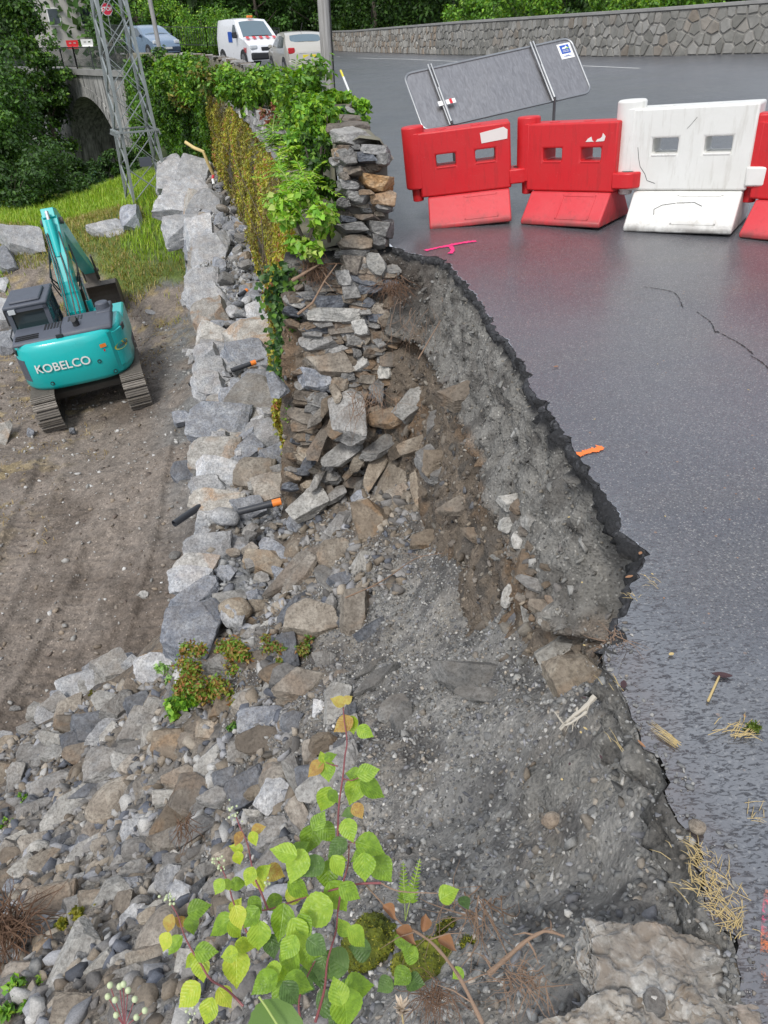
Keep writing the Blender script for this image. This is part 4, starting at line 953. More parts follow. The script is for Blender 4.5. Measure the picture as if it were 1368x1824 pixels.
rb(770,960,80,30,10,'slab','B','soil covered flat slab at the top of the gravel slope', sink=.4)
# lumps of broken asphalt
def lump(u, v, w_, h_, rot, label, **k):
    o = px_rock(u, v, w_, h_, rot, 'slab', 'asphalt_lump', 'asphalt_lump', None, **k); tag(o, label, 'asphalt lump'); return o
lump(842,1212,140,58,-3,'broad flat piece of fallen road surface on the gravel slope', depth=.06, sink=.05, var=4)
lump(862,1240,100,26,-4,'thin black rimmed flake under the broad fallen road piece', depth=.03, sink=.0)
lump(670,1212,92,26,48,'black ridge shaped lump of asphalt on the gravel slope')
lump(660,1190,60,16,48,'thin black asphalt sliver above the ridge shaped lump')
lump(715,1280,40,60,-10,'upright asphalt lump below the ridge shaped one'); lump(700,1265,60,40,45,'tilted asphalt slab left of the upright lump', depth=.05)
M['black_asphalt'] = M['asphalt_edge']
o_ = px_rock(772, 468, 58, 20, 2, 'slab', 'black_asphalt', 'asphalt_lump', None, depth=.07, surf=lambda u, v: (Vector(at(u, v, z=-.09)), 5.9)); tag(o_, 'overhanging black asphalt flap at the far corner of the break', 'asphalt lump')
# foreground rock beside the road
def big_rock(u, v, dims, rz, seed):
    V, F_ = rock_verts('block', seed, 6); V = V*np.array(dims); V[:, 2] += .016*fbm(V, 18, 6, seed, .68)+.02*fbm(V, 5, 3, seed+1); V[:, 0] += .008*fbm(V, 26, 5, seed+2, .65); V[:, 1] += .010*fbm(V, 22, 4, seed+3)
    me = npmesh('rock', V, F_, smooth=True); p = at(u, v, z=-.03); o = link('rock', me, M['crusty']); o.location = p; o.rotation_euler = (0, .04, rz); return o
fr1 = big_rock(1205, 1765, (.37, .24, .11), -.12, 4); tag(fr1, 'large whitish flat rock in the lower right corner beside the road', 'rock')
fr2 = big_rock(1120, 1865, (.42, .17, .10), .10, 6); tag(fr2, 'grey white rock at the bottom edge in front of the large flat rock', 'rock')
rb(1240,1480,28,24,0,'round','T','small crusty stone sitting on the silty road edge', surf=lambda u, v: (Vector(road_at(u, v))+Vector((0, 0, .012)), 1.65), upw=1.5); rb(1165,1785,38,44,-10,'slab','G','flat grey chip lying on the foreground rock', surf=lambda u, v: (Vector(at(u, v, z=.022)), 1.3), depth=.012)
for _ in range(60):       # small stones and mortar lumps between the parapet stones
    v = random.uniform(262, 455); u = random.uniform(604, 692); s_ = random.choice([12, 16, 22])
    px_rock(u, v, s_*1.6, s_*.8, random.gauss(0, 8), random.choice(['slab', 'block']), random.choice(['schist_grey', 'schist_brown', 'schist_tan', 'schist_grey']), 'stone', rw, depth=.12, sink=.45, surf=psurf(6.57), upw=.12)
for _ in range(215):      # packed stones of the torn cross section
    v = random.uniform(475, 880); u = random.uniform(516, 640+(v-475)*.15+90*random.random()); s_ = random.choice([14, 18, 24, 32])
    px_rock(u, v, s_*1.7, s_*.85, random.gauss(0, 10), random.choice(['slab', 'block', 'slab']), random.choice(['schist_grey', 'schist_brown', 'schist_brown', 'schist_grey', 'slate', 'schist_tan']), 'stone', rw, depth=.2, sink=.42, surf=wsurf, upw=.12)
# ---- filling stones of the heap (alike, children of the slope)
cnt = 0
def inpoly(u, v, P):
    c = False; j = len(P)-1
    for i in range(len(P)):
        if (P[i][1] > v) != (P[j][1] > v) and u < (P[j][0]-P[i][0])*(v-P[i][1])/(P[j][1]-P[i][1])+P[i][0]: c = not c
        j = i
    return c
Z1 = [(0,1310),(70,1290),(150,1215),(240,1180),(330,1180),(430,1190),(520,1150),(600,1180),(640,1290),(600,1400),(520,1500),(480,1600),(400,1700),(380,1824),(0,1824)]
Z2 = [(540,900),(560,720),(600,690),(740,700),(800,800),(760,880),(680,950),(640,1080),(520,1180),(400,1180),(520,1050)]
Z3 = [(880,880),(930,900),(1010,1080),(1060,1200),(1000,1230),(930,1120),(890,1000)]
placed = []
while cnt < 285:
    z = random.random()
    Zn = Z1 if z < .68 else (Z2 if z < .90 else Z3)
    u = random.uniform(min(p[0] for p in Zn), max(p[0] for p in Zn)); v = random.uniform(min(p[1] for p in Zn), max(p[1] for p in Zn))
    if not inpoly(u, v, Zn): continue
    s_ = random.choice([26, 36, 44, 52, 60, 68]) if Zn is not Z3 else random.choice([12, 18, 26])
    if any((u-a)**2+(v-b)**2 < (.42*(s_+c))**2 for a, b, c in placed): 
        if random.random() < .96: continue
    placed.append((u, v, s_)); asp = random.uniform(.4, .95)
    base = {0: 40, 1: 45, 2: -30}[0 if Zn is Z1 else (1 if Zn is Z2 else 2)]
    mats = ROCKS if Zn is Z1 else ['schist_tan', 'schist_grey', 'schist_tan', 'schist_brown', 'schist_pale', 'schist_grey', 'slate'] if Zn is Z2 else ['schist_pale', 'schist_tan', 'schist_brown', 'schist_brown']
    if Zn is Z2 and random.random() < .6: s_ *= 1.5; asp = random.uniform(.25, .45); base = 58
    px_rock(u, v, s_*1.15, s_*asp*1.15, base+random.gauss(0, 32 if Zn is not Z2 else 16), random.choice(['block', 'slab', 'slab', 'shard', 'block', 'slab'] if Zn is Z1 else ['slab', 'block', 'shard']), random.choice(mats), 'stone', rub, sink=random.uniform(.1, .4)); cnt += 1
# countless small rubble and gravel
def scatter(n, poly, zf, r0, r1, pal, name, mat='pebble', pw=2.2, parent=None, sub=1, sinkf=.2):
    P = []; 
    us = [p[0] for p in poly]; vs = [p[1] for p in poly]
    x0, x1, y0, y1 = min(us), max(us), min(vs), max(vs)
    X = rng.uniform(x0, x1, n*3); Y = rng.uniform(y0, y1, n*3)
    k = np.array([inpoly(a, b, poly) for a, b in zip(X, Y)]); X = X[k][:n]; Y = Y[k][:n]; n = len(X)
    R = r0+(r1-r0)*rng.uniform(0, 1, n)**pw*1.
    P = np.stack([X, Y, zf(X, Y)+R*sinkf], 1)
    o = link(name, rockfield(name, P, R, pick(pal, n, .2)) if name in ('small_rubble', 'gravel_lump', 'gravel_spill') else pebbles(name, P, R, mat, cols=pick(pal, n, .2), sub=sub), M[mat], parent); o['kind'] = 'stuff'; return o
GP = [(.21, .208, .20), (.16, .158, .152), (.25, .245, .23), (.13, .13, .128), (.20, .175, .145), (.30, .29, .27), (.16, .16, .168), (.19, .188, .178)]
gpoly = [(-.9, 1.2), (-.3, .3), (.3, -.2), (1.0, -.2), (1.0, 1.0), (.85, 1.6), (1.15, 2.4), (.9, 4.2), (.3, 5.4), (-.7, 5.8), (-1.3, 4.2), (-1.2, 2.6)]
rp = [(-4.6, 5.4), (-4.6, .5), (-2, -.4), (-.2, 0), (-.2, 2.4), (-.6, 5.4), (-1.7, 5.4), (-2.2, 5.0), (-3.2, 5.6)]
tag(scatter(30000, gpoly, Hrub, .003, .014, [tuple(y*f for y in x) for x in GP for f in (.75, 1.1, 1.5)], 'gravel', pw=1.9, sub=1), 'loose grey gravel covering the slope below the road edge', 'gravel')
tag(scatter(1100, gpoly, Hrub, .012, .034, GP, 'gravel_lump', pw=2.5, sub=1), 'bigger lumps of gravel strewn over the grey slope', 'gravel')
tag(scatter(5000, rp, Hrub, .006, .05, [(.18, .172, .165), (.13, .12, .112), (.22, .19, .155), (.16, .13, .10), (.26, .25, .24), (.09, .095, .108)], 'small_rubble', pw=2.0, sub=1), 'small broken stones filling the gaps of the rubble heap', 'rubble')
dpoly = [(-10, 20), (-10, 10), (-6, 4), (-4.2, 3.2), (-1.9, 3.6), (-2.3, 8), (-3.4, 13), (-5, 18), (-7, 21)]
tag(scatter(3800, dpoly, Hdirt, .010, .05, [(.30, .29, .27), (.20, .17, .14), (.45, .44, .42), (.14, .11, .09), (.25, .2, .15)], 'scattered_pebble', pw=4., sub=1), 'pale pebbles scattered over the trodden brown dirt', 'pebbles')
def rocks_stuff(n, poly, zf, r0, r1, pal, name, pw, label):
    us = [p[0] for p in poly]; vs = [p[1] for p in poly]; X = rng.uniform(min(us), max(us), n*3); Y = rng.uniform(min(vs), max(vs), n*3)
    k = np.array([inpoly(a, b, poly) for a, b in zip(X, Y)]); X = X[k][:n]; Y = Y[k][:n]; n = len(X); R = r0+(r1-r0)*rng.uniform(0, 1, n)**pw
    o = link(name, rockfield(name, np.stack([X, Y, zf(X, Y)+R*.15], 1), R, pick(pal, n, .15)), M['pebble']); tag(o, label, 'rubble', kind='stuff')
RP = [(.24, .23, .22), (.15, .14, .13), (.30, .26, .21), (.20, .165, .125), (.40, .39, .37), (.11, .118, .14), (.29, .29, .30)]
rocks_stuff(2900, [(-4.5, 5.5), (-4.6, .5), (-2, -.4), (-.5, 0), (-.5, 2.2), (-.9, 5.2), (-1.7, 5.2), (-2.2, 5.0), (-3.2, 5.6)], Hrub, .03, .085, RP, 'medium_rubble', 1.4, 'middling broken stones packed between the larger ones of the heap')
rocks_stuff(520, [(-1.0, 4.2), (.1, 4.0), (.5, 5.6), (-.8, 6.2)], Hrub, .025, .08, RP[:4]*2+RP, 'medium_rubble', 1.4, 'broken stones heaped at the foot of the torn wall')
bv_ = np.array([v.co[:] for v in bank.data.vertices]); bn_ = np.array([v.normal[:] for v in bank.data.vertices])
dd_ = np.repeat(DEP, len(BA)); sgn = np.sign((bn_*(np.array([-.3, 2.5, .5])-bv_)).sum(1)); bn_ *= sgn[:, None]
def onbank(n, lo, hi, r0, r1, pal, name, label, pw=2., ymin=1.5, sk=.1):
    ids = np.where((dd_ > lo) & (dd_ < hi) & (bv_[:, 1] > ymin))[0]; i = rng.choice(ids, n); R = r0+(r1-r0)*rng.uniform(0, 1, n)**pw; P = bv_[i]+bn_[i]*R[:, None]*sk+rng.normal(0, .006, (n, 3))
    tag(link(name, rockfield(name, P, R, pick(pal, n, .2)), M['pebble']), label, 'earth', kind='stuff')
onbank(5200, .05, .75, .003, .016, [(.17, .165, .155), (.12, .115, .105), (.22, .215, .20), (.09, .085, .08), (.19, .17, .14)], 'gravel_crumbs', 'crumbs of compacted grey gravel studding the cut face under the road', 3.)
onbank(5600, .6, 3., .004, .026, [(.15, .12, .09), (.10, .08, .065), (.20, .165, .125), (.17, .15, .13), (.24, .22, .19), (.13, .10, .07)], 'earth_clods', 'brown earth clods and small stones in the lower cut face', 3.)
onbank(420, .75, 3., .018, .07, [(.17, .145, .115), (.13, .11, .09), (.21, .19, .16), (.11, .09, .07), (.10, .10, .105)], 'embedded_stones', 'stones embedded in the brown earth of the cut face', 2.2, 2.0, -.1)
onbank(200, .12, .8, .02, .045, [(.2, .195, .18), (.15, .14, .13), (.26, .255, .24)], 'embedded_stones', 'grey stones sticking out of the compacted layer', 1.8, 1.9, -.1)
# gravel spill and clods beside the boulder wall foot
tag(scatter(1800, [(-2.0, 3.6), (-2.9, 4.3), (-2.6, 6.5), (-2.15, 8), (-1.9, 5)], Hdirt, .012, .05, GP, 'gravel_spill', pw=2., sub=1), 'grey gravel spilt along the foot of the boulder wall', 'gravel')
# ================================================================== PLASTIC BARRIERS
def cellsolid(xs, zs, solid, y0, y1):
    """box grid in x/z with holes, extruded in y"""
    mb = MB(); idx = {}
    def vid(i, j, s):
        k = (i, j, s)
        if k not in idx: idx[k] = len(mb.v); mb.v.append((xs[i], (y0, y1)[s](zs[j]) if callable(y0) else (y0, y1)[s], zs[j]))
        return idx[k]
    nx, nz = len(xs)-1, len(zs)-1; ok = lambda i, j: 0 <= i < nx and 0 <= j < nz and solid(i, j)
    for i in range(nx):
        for j in range(nz):
            if not ok(i, j): continue
            q = [(i, j), (i+1, j), (i+1, j+1), (i, j+1)]
            mb.f.append(tuple(vid(a, b, 0) for a, b in q)); mb.f.append(tuple(vid(a, b, 1) for a, b in q[::-1]))
            for (di, dj), (e0, e1) in {(-1, 0): (3, 0), (1, 0): (1, 2), (0, -1): (0, 1), (0, 1): (2, 3)}.items():
                if not ok(i+di, j+dj): a, b = q[e0], q[e1]; mb.f.append((vid(*a, 0), vid(*a, 1), vid(*b, 1), vid(*b, 0)))
    return mb
def barrier(mat, mat2, label, co, rz, tilt=0., roll=0., sc=1.):
    e = empty('barrier', co, rz); e.rotation_euler = (roll, tilt, rz); e.scale = (sc,)*3; tag(e, label, 'barrier', 'line of plastic road barriers closing the road')
    xs = [-.42, -.26, -.08, .10, .28, .42];     mb = cellsolid(xs, [.255, .50, .605, .80], lambda i, j: not (j == 1 and i in (1, 3)), -.10, .17)
    body = mb.build('body', M[mat], e, bevel=.016, seg=3, smooth=True)
    # bevelled window surrounds
    for x0 in (-.26, .10):
        m = MB()
        for z0, z1, a, b in ((.486, .503, x0-.0, x0+.18),): m.box(a, b, -.104, .10, z0, z1)
        m.build('window_sill', M[mat], e, bevel=.006)
    # upper hinge knuckle with pin
    m = MB()
    for k in range(1): m.tube([(-.455, .0, .33), (-.455, 0, .34), (-.455, 0, .845), (-.455, 0, .855)], [.095, .103, .103, .09], 28)
    m.box(-.455, -.40, -.103, .103, .335, .80); m.build('hinge', M[mat], e, smooth=True, bevel=.008, fix=True)
    m = MB(); m.tube([(-.455, 0, .34), (-.455, 0, .22), (-.455, 0, .215)], [.055, .05, .04], 20); m.build('pin', M[mat], e, smooth=True)
    # lower receiving knuckle on the other end: half round shelf
    pr = [(.40, -.115)]+[(.50+.115*math.sin(t), -.115*math.cos(t)) for t in np.linspace(0, PI, 14)]+[(.40, .115)]
    n = len(pr); vs = [(x, y, .285) for x, y in pr]+[(x, y, .41) for x, y in pr]; fs = [tuple(range(n)), tuple(range(2*n-1, n-1, -1))]+[(i, (i+1) % n, n+(i+1) % n, n+i) for i in range(n)]
    m = MB().add(vs, fs); m.build('hinge', M[mat], e, bevel=.012, smooth=True)
    m = MB(); m.tube([(.5, 0, .411), (.5, 0, .4135)], .055, 20); m.build('socket', M['crack_black'], e)
    # flared foot
    z0, z1 = 0, .252; xa, xb = -.36, .36; 
    prof = [(-.30, .0), (-.305, .035), (-.105, z1), (.175, z1), (.36, .035), (.355, 0)]
    m = MB(); m.prism(prof, xa, xb+.04)
    m.build('foot', M[mat2], e, bevel=.012, smooth=True)
    m = MB(); s1 = (z1-.035)/.2; 
    def fp(x, t, o=.004): return (x, -.305+.2*t-o*.74, .035+.217*t+o*.68)
    for (a, b, c, d_) in ((-.03, -.018, .1, .9), (.27, .282, .1, .9), (-.03, .282, .86, .9), (-.03, .282, .1, .14)):
        vs = [fp(a, c), fp(b, c), fp(b, d_), fp(a, d_), fp(a, c, -.003), fp(b, c, -.003), fp(b, d_, -.003), fp(a, d_, -.003)]
        m.add(vs, [(0, 1, 2, 3), (0, 4, 5, 1), (1, 5, 6, 2), (2, 6, 7, 3), (3, 7, 4, 0)])
    m.build('foot_rib', M[mat2], e)
    for x in (-.2, .12):
        m = MB(); m.tube([(x, 0, .801), (x, 0, .806)], [.05, .045], 18); m.build('filler_cap', M[mat], e, smooth=True)
    return e
B = lambda u, v: road_at(u, v)
def brz(u0, v0, u1, v1): a, b = B(u0, v0), B(u1, v1); return math.atan2(b.y-a.y, b.x-a.x), a, b
def put_barrier(mat, mat2, label, q, tilt, dy=.30, dx=0., roll=0., rzadd=0., sc=1.):
    rz, a, b = brz(*q); rz += rzadd; c = (a+b)/2; n_ = Vector((-math.sin(rz), math.cos(rz), 0)); c = c+n_*dy+Vector((math.cos(rz), math.sin(rz), 0))*dx
    c.z = float(road_z(c.x, c.y))+.003; return barrier(mat, mat2, label, c, rz, tilt-.045*math.cos(rz), roll, sc), rz
b1, _ = put_barrier('red_plastic', 'red_plastic_faded', 'leftmost red plastic barrier with a white rectangular sticker, hooked to its neighbour', (767,408,902,400), -.05)
b2, _ = put_barrier('red_plastic', 'red_plastic_faded', 'second red plastic barrier with torn sticker remains above its right window', (930,400,1055,411), -.03)
b3, _ = put_barrier('white_plastic', 'white_plastic', 'white plastic barrier with a long black crack across its lower part', (1120,411,1282,421), -.03, sc=1.13)
b4, _ = put_barrier('red_plastic', 'red_plastic_faded', 'red plastic barrier cut by the right picture edge', (1330,426,1470,444), -.03)
def flatpoly(parent, pts, y, mat, name, th=.003):
    m = MB(); n = len(pts); vs = [(x, y, z) for x, z in pts]+[(x, y+th, z) for x, z in pts]
    m.add(vs, [tuple(range(n)), tuple(range(2*n-1, n-1, -1))]+[(i, (i+1) % n, n+(i+1) % n, n+i) for i in range(n)]); return m.build(name, M[mat], parent)
flatpoly(b1, [(.16, .655), (.39, .668), (.395, .74), (.36, .765), (.15, .74)], -.1035, 'scuff', 'sticker')
for P_ in ([(.14, .65), (.16, .675), (.19, .69), (.20, .66), (.215, .652)], [(.23, .65), (.245, .67), (.27, .675), (.285, .69), (.29, .715), (.315, .69), (.305, .655)]): flatpoly(b2, P_, -.1035, 'scuff', 'torn_sticker')
def crackline(parent, pts, y, wd=.006):
    m = MB()
    for (a, b) in zip(pts, pts[1:]): m.bar((a[0], y, a[1]), (b[0], y, b[1]), wd, .002, (0, 1, 0))
    m.build('crack', M['crack_black'], parent)
crackline(b3, [(-.36, .55), (-.345, .47), (-.33, .42), (-.29, .37), (-.27, .325), (-.21, .305)], -.1008, .0028); crackline(b3, [(.03, .73), (-.01, .68), (-.03, .66)], -.1008, .002)
m = MB(); pts = [fp for fp in [(-.16, .35), (-.17, .5), (-.12, .62), (-.02, .68), (.10, .70), (.16, .6)]]
for a, b in zip(pts, pts[1:]):
    g = lambda q: (q[0], -.305+.2*q[1]-.003, .035+.217*q[1]+.002)
    m.bar(g(a), g(b), .0035, .002)
m.build('crack', M['crack_black'], b3)
# ================================================================== SIGN PANEL seen from behind
CO = [at(742,131,t=7.1), at(1037,66,t=7.35), at(1038,176,t=7.25), at(755,234,t=7.0)]
pX = (CO[1]-CO[0]); L_ = pX.length; pX.normalize(); pZ = CO[0]-CO[3]; H_ = .60*1.0; H_ = pZ.length; pY = pZ.cross(pX).normalized(); pZ = pX.cross(pY)
sg = empty('sign_panel', (0, 0, 0)); sg.matrix_basis = Matrix.Translation(CO[3]) @ Matrix((pX, pY, pZ)).transposed().to_4x4(); tag(sg, 'grey metal road sign panel seen from behind, leaning over the red barriers', 'road sign')
def rrect(x0, x1, z0, z1, r, n=6):
    out = []
    for cx, cz, a0 in ((x1-r, z1-r, 0), (x0+r, z1-r, PI/2), (x0+r, z0+r, PI), (x1-r, z0+r, 1.5*PI)):
        out += [(cx+r*math.cos(a0+k*PI/2/n), cz+r*math.sin(a0+k*PI/2/n)) for k in range(n+1)]
    return out
# local y: towards / away from camera; find sign
yc = -1 if (sg.matrix_basis.to_3x3() @ Vector((0, -1, 0))).dot(EYE-CO[3]) > 0 else 1
rr = rrect(0, L_, 0, H_, .08); 
s = N('sign_back'); O = s.pos('obj'); n = s.noise(s.mapp(O, (1.2, 1, .8)), 5, 5, .6, 1.2); n2 = s.noise(s.mapp(O, (2.5, 1, .7), rot=(0, .35, 0)), 16, 4, .6, 1)
M['sign_back'] = s.fin(s.ramp(n2, [(.3, (.24, .235, .24)), (.5, (.29, .285, .29)), (.7, (.35, .345, .35))]), s.math('MULTIPLY_ADD', n, .25, .22), s.bump(n2, .18, .006), .85)
flatpoly(sg, rr, -.004, 'sign_back', 'panel', .006)
m = MB(); m.tube([(x, yc*.004, z) for x, z in rr+[rr[0]]], .013, 8, False); m.build('rim', M['galvanised'], sg, smooth=True)
for fx in (.155, .765):
    m = MB(); xx = fx*L_
    for dx in (-.016, .016): m.tube([(xx+dx, yc*.03, -.02), (xx+dx, yc*.03, H_+.03)], .011, 8)
    m.build('stiffener', M['galvanised'], sg, smooth=True)
m = MB(); m.box(L_*.905, L_*.985, yc*.006-.001, yc*.006+.001, H_*.66, H_*.93); m.build('sticker', M['white_paint'], sg)
m = MB(); m.box(L_*.918, L_*.972, yc*.009-.001, yc*.009+.001, H_*.75, H_*.90); m.build('logo', M['blue_print'], sg)
flatpoly(sg, [(L_*.925, H_*.83), (L_*.935, H_*.865), (L_*.943, H_*.85), (L_*.953, H_*.885), (L_*.966, H_*.83)], yc*.012, 'white_paint', 'logo_mountain', .001)
flatpoly(sg, [(L_*.945, H_*.83), (L_*.955, H_*.85), (L_*.968, H_*.84), (L_*.966, H_*.825)], yc*.0135, 'green_print', 'logo_hill', .001)
tm = Matrix.Translation((L_*.945, yc*.012, H_*.79)) @ Matrix.Rotation(PI/2, 4, 'X')
text_obj('lettering', 'HAUTES\nPYRENEES', .017, M['white_paint'], sg, tm, .0005)
text_obj('lettering', 'CONSEIL\nDEPARTEMENTAL', .011, M['blue_print'], sg, Matrix.Translation((L_*.945, yc*.009, H_*.705)) @ Matrix.Rotation(PI/2, 4, 'X'), .0005)
m = MB(); m.box(L_*.12, L_*.22, yc*.046-.001, yc*.046+.001, H_*.30, H_*.38); m.build('label_strip', M['white_paint'], sg)
m = MB(); m.box(L_*.185, L_*.20, yc*.050-.001, yc*.050+.001, H_*.30, H_*.38); m.build('label_mark', M['red_print'], sg)
for fx in (.155, .765):
    a = sg.matrix_basis @ Vector((fx*L_, yc*.05, 0)); g = Vector((a.x+.12, a.y+.35, 0)); g.z = float(road_z(g.x, g.y)); inv = sg.matrix_basis.inverted()
    m = MB(); m.tube([inv @ a, inv @ g], .016, 8); m.tube([inv @ (sg.matrix_basis @ Vector((fx*L_, yc*.05, H_*.6))), inv @ a], .016, 8); m.build('support_leg', M['galvanised'], sg, smooth=True)
# ================================================================== FAR STONE WALL
fw = empty('roadside_wall', RW[3], wc=True); tag(fw, 'long low stone wall with flat coping along the far side of the road', 'wall')
FW = path([(p.x, p.y) for p in RW], 60); HW = 1.22
def fwz(x, y): return float(road_z(x, y))
V = []; Fc = []
tg = np.gradient(FW, axis=0); nr = np.stack([tg[:, 1], -tg[:, 0]], 1); nr /= np.linalg.norm(nr, axis=1, keepdims=True)
if nr[10] @ (-FW[10]) < 0: nr = -nr
prof = [(-.0, -.3), (0, HW-.0), (-.42, HW), (-.42, -.3)]
for i in range(len(FW)):
    for o_, z in prof: V.append((FW[i, 0]+nr[i, 0]*o_, FW[i, 1]+nr[i, 1]*o_, fwz(*FW[i])+z))
mm = len(prof); F = [(i*mm+j, i*mm+j+1, (i+1)*mm+j+1, (i+1)*mm+j) for i in range(len(FW)-1) for j in range(mm-1)]
MB().add(V, F).build('wall_body', M['stone_joint'], fw)
for i in range(0, len(FW)-1):
    m = MB(); v = []
    for k in (i, i+1):
        t_ = .004 if k == i else -.004; px, py = FW[k]+(FW[min(k+1, len(FW)-1)]-FW[k-1 if k else 0])*t_*0; zz = fwz(*FW[k])
        for o_, z in ((.06, HW+.003), (.06, HW+.10), (-.48, HW+.10), (-.48, HW+.003)): v.append((px+nr[k, 0]*o_, py+nr[k, 1]*o_, zz+z))
    m.add(v, [(0, 1, 2, 3), (7, 6, 5, 4), (0, 4, 5, 1), (1, 5, 6, 2), (2, 6, 7, 3), (3, 7, 4, 0)]); m.build('coping_slab', M['concrete'], fw, bevel=.012)
# polygonal facing stones: a relaxed Voronoi-like lattice, each its own stone in the near half
s = N('facing'); P = s.pos(); r = s.rand(); n = s.noise(P, 2.5, 5, .65)
M['facing'] = s.fin(s.hsv(s.mix(.6, s.ramp(r, [(0., (.17, .165, .145)), (.4, (.235, .228, .205)), (.75, (.30, .29, .265)), (1., (.22, .185, .145))]), s.ramp(n, [(.3, .6), (.7, 1.35)]), 'MULTIPLY'), .5, .9), .9, s.bump(s.noise(P, 14, 5, .7), .7, .02))
s = N('facing_col'); P = s.pos(); a_ = s.n('ShaderNodeAttribute', attribute_name='Col').outputs['Color']; n = s.noise(P, 2.5, 5, .65)
M['facing_col'] = s.fin(s.mix(.6, a_, s.ramp(n, [(.3, .6), (.7, 1.35)]), 'MULTIPLY'), .9, s.bump(s.noise(P, 14, 5, .7), .7, .02))
SL = arc(FW); tot = SL[-1]
from mathutils import kdtree
seeds = []
sx = 0.
while sx < tot:
    k = 0; stp = .30
    for r_ in range(4):
        seeds.append((sx+random.uniform(0, .20)+(.15 if r_ % 2 else 0), (r_+.5)*HW/4+random.uniform(-.10, .10)))
    sx += stp
seeds = np.array(seeds)
def cell(i):
    c = seeds[i]; poly = [(c[0]-.4, 0.01), (c[0]+.4, 0.01), (c[0]+.4, HW-.01), (c[0]-.4, HW-.01)]
    near = np.argsort(((seeds-c)**2).sum(1))[1:16]
    for j in near:
        mid = (seeds[j]+c)/2; nn = seeds[j]-c; ln = np.linalg.norm(nn); 
        if ln < 1e-6: continue
        nn = nn/ln; mid = mid-nn*.013; out = []
        for a, b in zip(poly, poly[1:]+poly[:1]):
            da = (a[0]-mid[0])*nn[0]+(a[1]-mid[1])*nn[1]; db = (b[0]-mid[0])*nn[0]+(b[1]-mid[1])*nn[1]
            if da <= 0: out.append(a)
            if da*db < 0: t = da/(da-db); out.append((a[0]+(b[0]-a[0])*t, a[1]+(b[1]-a[1])*t))
        poly = out
        if len(poly) < 3: return None
    return poly
def wpt(s_, z, o_):
    x = np.interp(s_, SL, FW[:, 0]); y = np.interp(s_, SL, FW[:, 1]); a = np.interp(s_, SL, nr[:, 0]); b = np.interp(s_, SL, nr[:, 1]); return (x+a*o_, y+b*o_, float(road_z(x, y))+z)
order = np.argsort(seeds[:, 0]); big = MB(); bc = []; cn = 0
for i in order:
    pl = cell(i)
    if pl is None: continue
    dep = random.uniform(.02, .055); c = seeds[i]; n = len(pl)
    jig = [(c[0]+(p[0]-c[0])*random.uniform(.93, 1.0), c[1]+(p[1]-c[1])*random.uniform(.93, 1.0)) for p in pl]
    v = [wpt(a, b, -.005) for a, b in jig]+[wpt(c[0]+(a-c[0])*.86, c[1]+(b-c[1])*.86, dep+random.uniform(-.008, .008)) for a, b in jig]
    f = [tuple(n+k for k in range(n))]+[(k, (k+1) % n, n+(k+1) % n, n+k) for k in range(n)]
    if cn < 290: MB().add(v, f).build('stone', M['facing'], fw); cn += 1
    else:
        big.add(v, f)
        col = random.choice([(.22, .205, .18), (.30, .285, .255), (.36, .345, .31), (.27, .22, .17)]); bc += [col]*(2*n)
o = big.build('far_facing_stones', M['facing_col'], fw, fix=True); o['kind'] = 'stuff'
ca = o.data.color_attributes.new('Col', 'FLOAT_COLOR', 'POINT'); ca.data.foreach_set('color', np.c_[np.array(bc), np.ones(len(bc))].astype(np.float32).ravel())
# white edge line on the road
def ribbon(name, pts, wd, mat, dz=.004, kind=None, rag=0.):
    P = np.array([(p.x, p.y) for p in pts]); P = path([tuple(q) for q in P], max(8, len(P)*10)); t = np.gradient(P, axis=0); nn = np.stack([-t[:, 1], t[:, 0]], 1); nn /= np.linalg.norm(nn, axis=1, keepdims=True)
    w1 = wd/2*(1+rag*rng.normal(0, 1, len(P))); w2 = wd/2*(1+rag*rng.normal(0, 1, len(P))); a = P+nn*w1[:, None]; b = P-nn*w2[:, None]
    V = np.r_[np.c_[a, road_z(a[:, 0], a[:, 1])+dz], np.c_[b, road_z(b[:, 0], b[:, 1])+dz]]; k = len(P); i = np.arange(k-1)
    o = link(name, npmesh(name, V, np.stack([i, i+k, i+k+1, i+1], 1)), M[mat]); 
    if kind: o['kind'] = kind
    return o
flat('worn_line', (.50, .50, .48), .7, dirt=.6, dsc=4)
ribbon('edge_line', [road_at(u, v) for u, v in [(600,101),(700,105),(800,109),(900,113),(1000,116),(1140,122)]], .13, 'worn_line', kind='structure')
tag(ribbon('paint_mark', [road_at(u, v) for u, v in [(757,447),(790,440),(820,434),(848,430)]], .05, 'pink_paint', .005, rag=.25), 'pink spray paint stroke on the road at the far corner of the break', 'paint mark')
tag(ribbon('paint_mark', [road_at(u, v) for u, v in [(803,440),(806,447),(801,453)]], .035, 'pink_paint', .0075, rag=.3), 'short pink paint tick hanging from the long pink stroke', 'paint mark')
tag(ribbon('paint_mark', [road_at(u, v) for u, v in [(1029,812),(1050,805),(1074,798)]], .035, 'orange_paint', .005, rag=.3), 'orange paint dash on the asphalt at the middle of the broken edge', 'paint mark')
s = N('spray'); O = s.pos(); g = s.noise(O, 45, 6, .8); g2 = s.noise(O, 9, 3)
tr = s.n('ShaderNodeBsdfTransparent'); mx = s.n('ShaderNodeMixShader'); s.l(s.ramp(g, [(.49, 0.), (.68, .8)]), mx.inputs[0]); s.l(tr.outputs[0], mx.inputs[1]); s.fin(s.ramp(g2, [(.4, (.9, .24, .04)), (.6, (.9, .06, .2))]), .5); s.l(s.b.outputs[0], mx.inputs[2]); s.l(mx.outputs[0], s.o.inputs[0]); M['spray'] = s.m
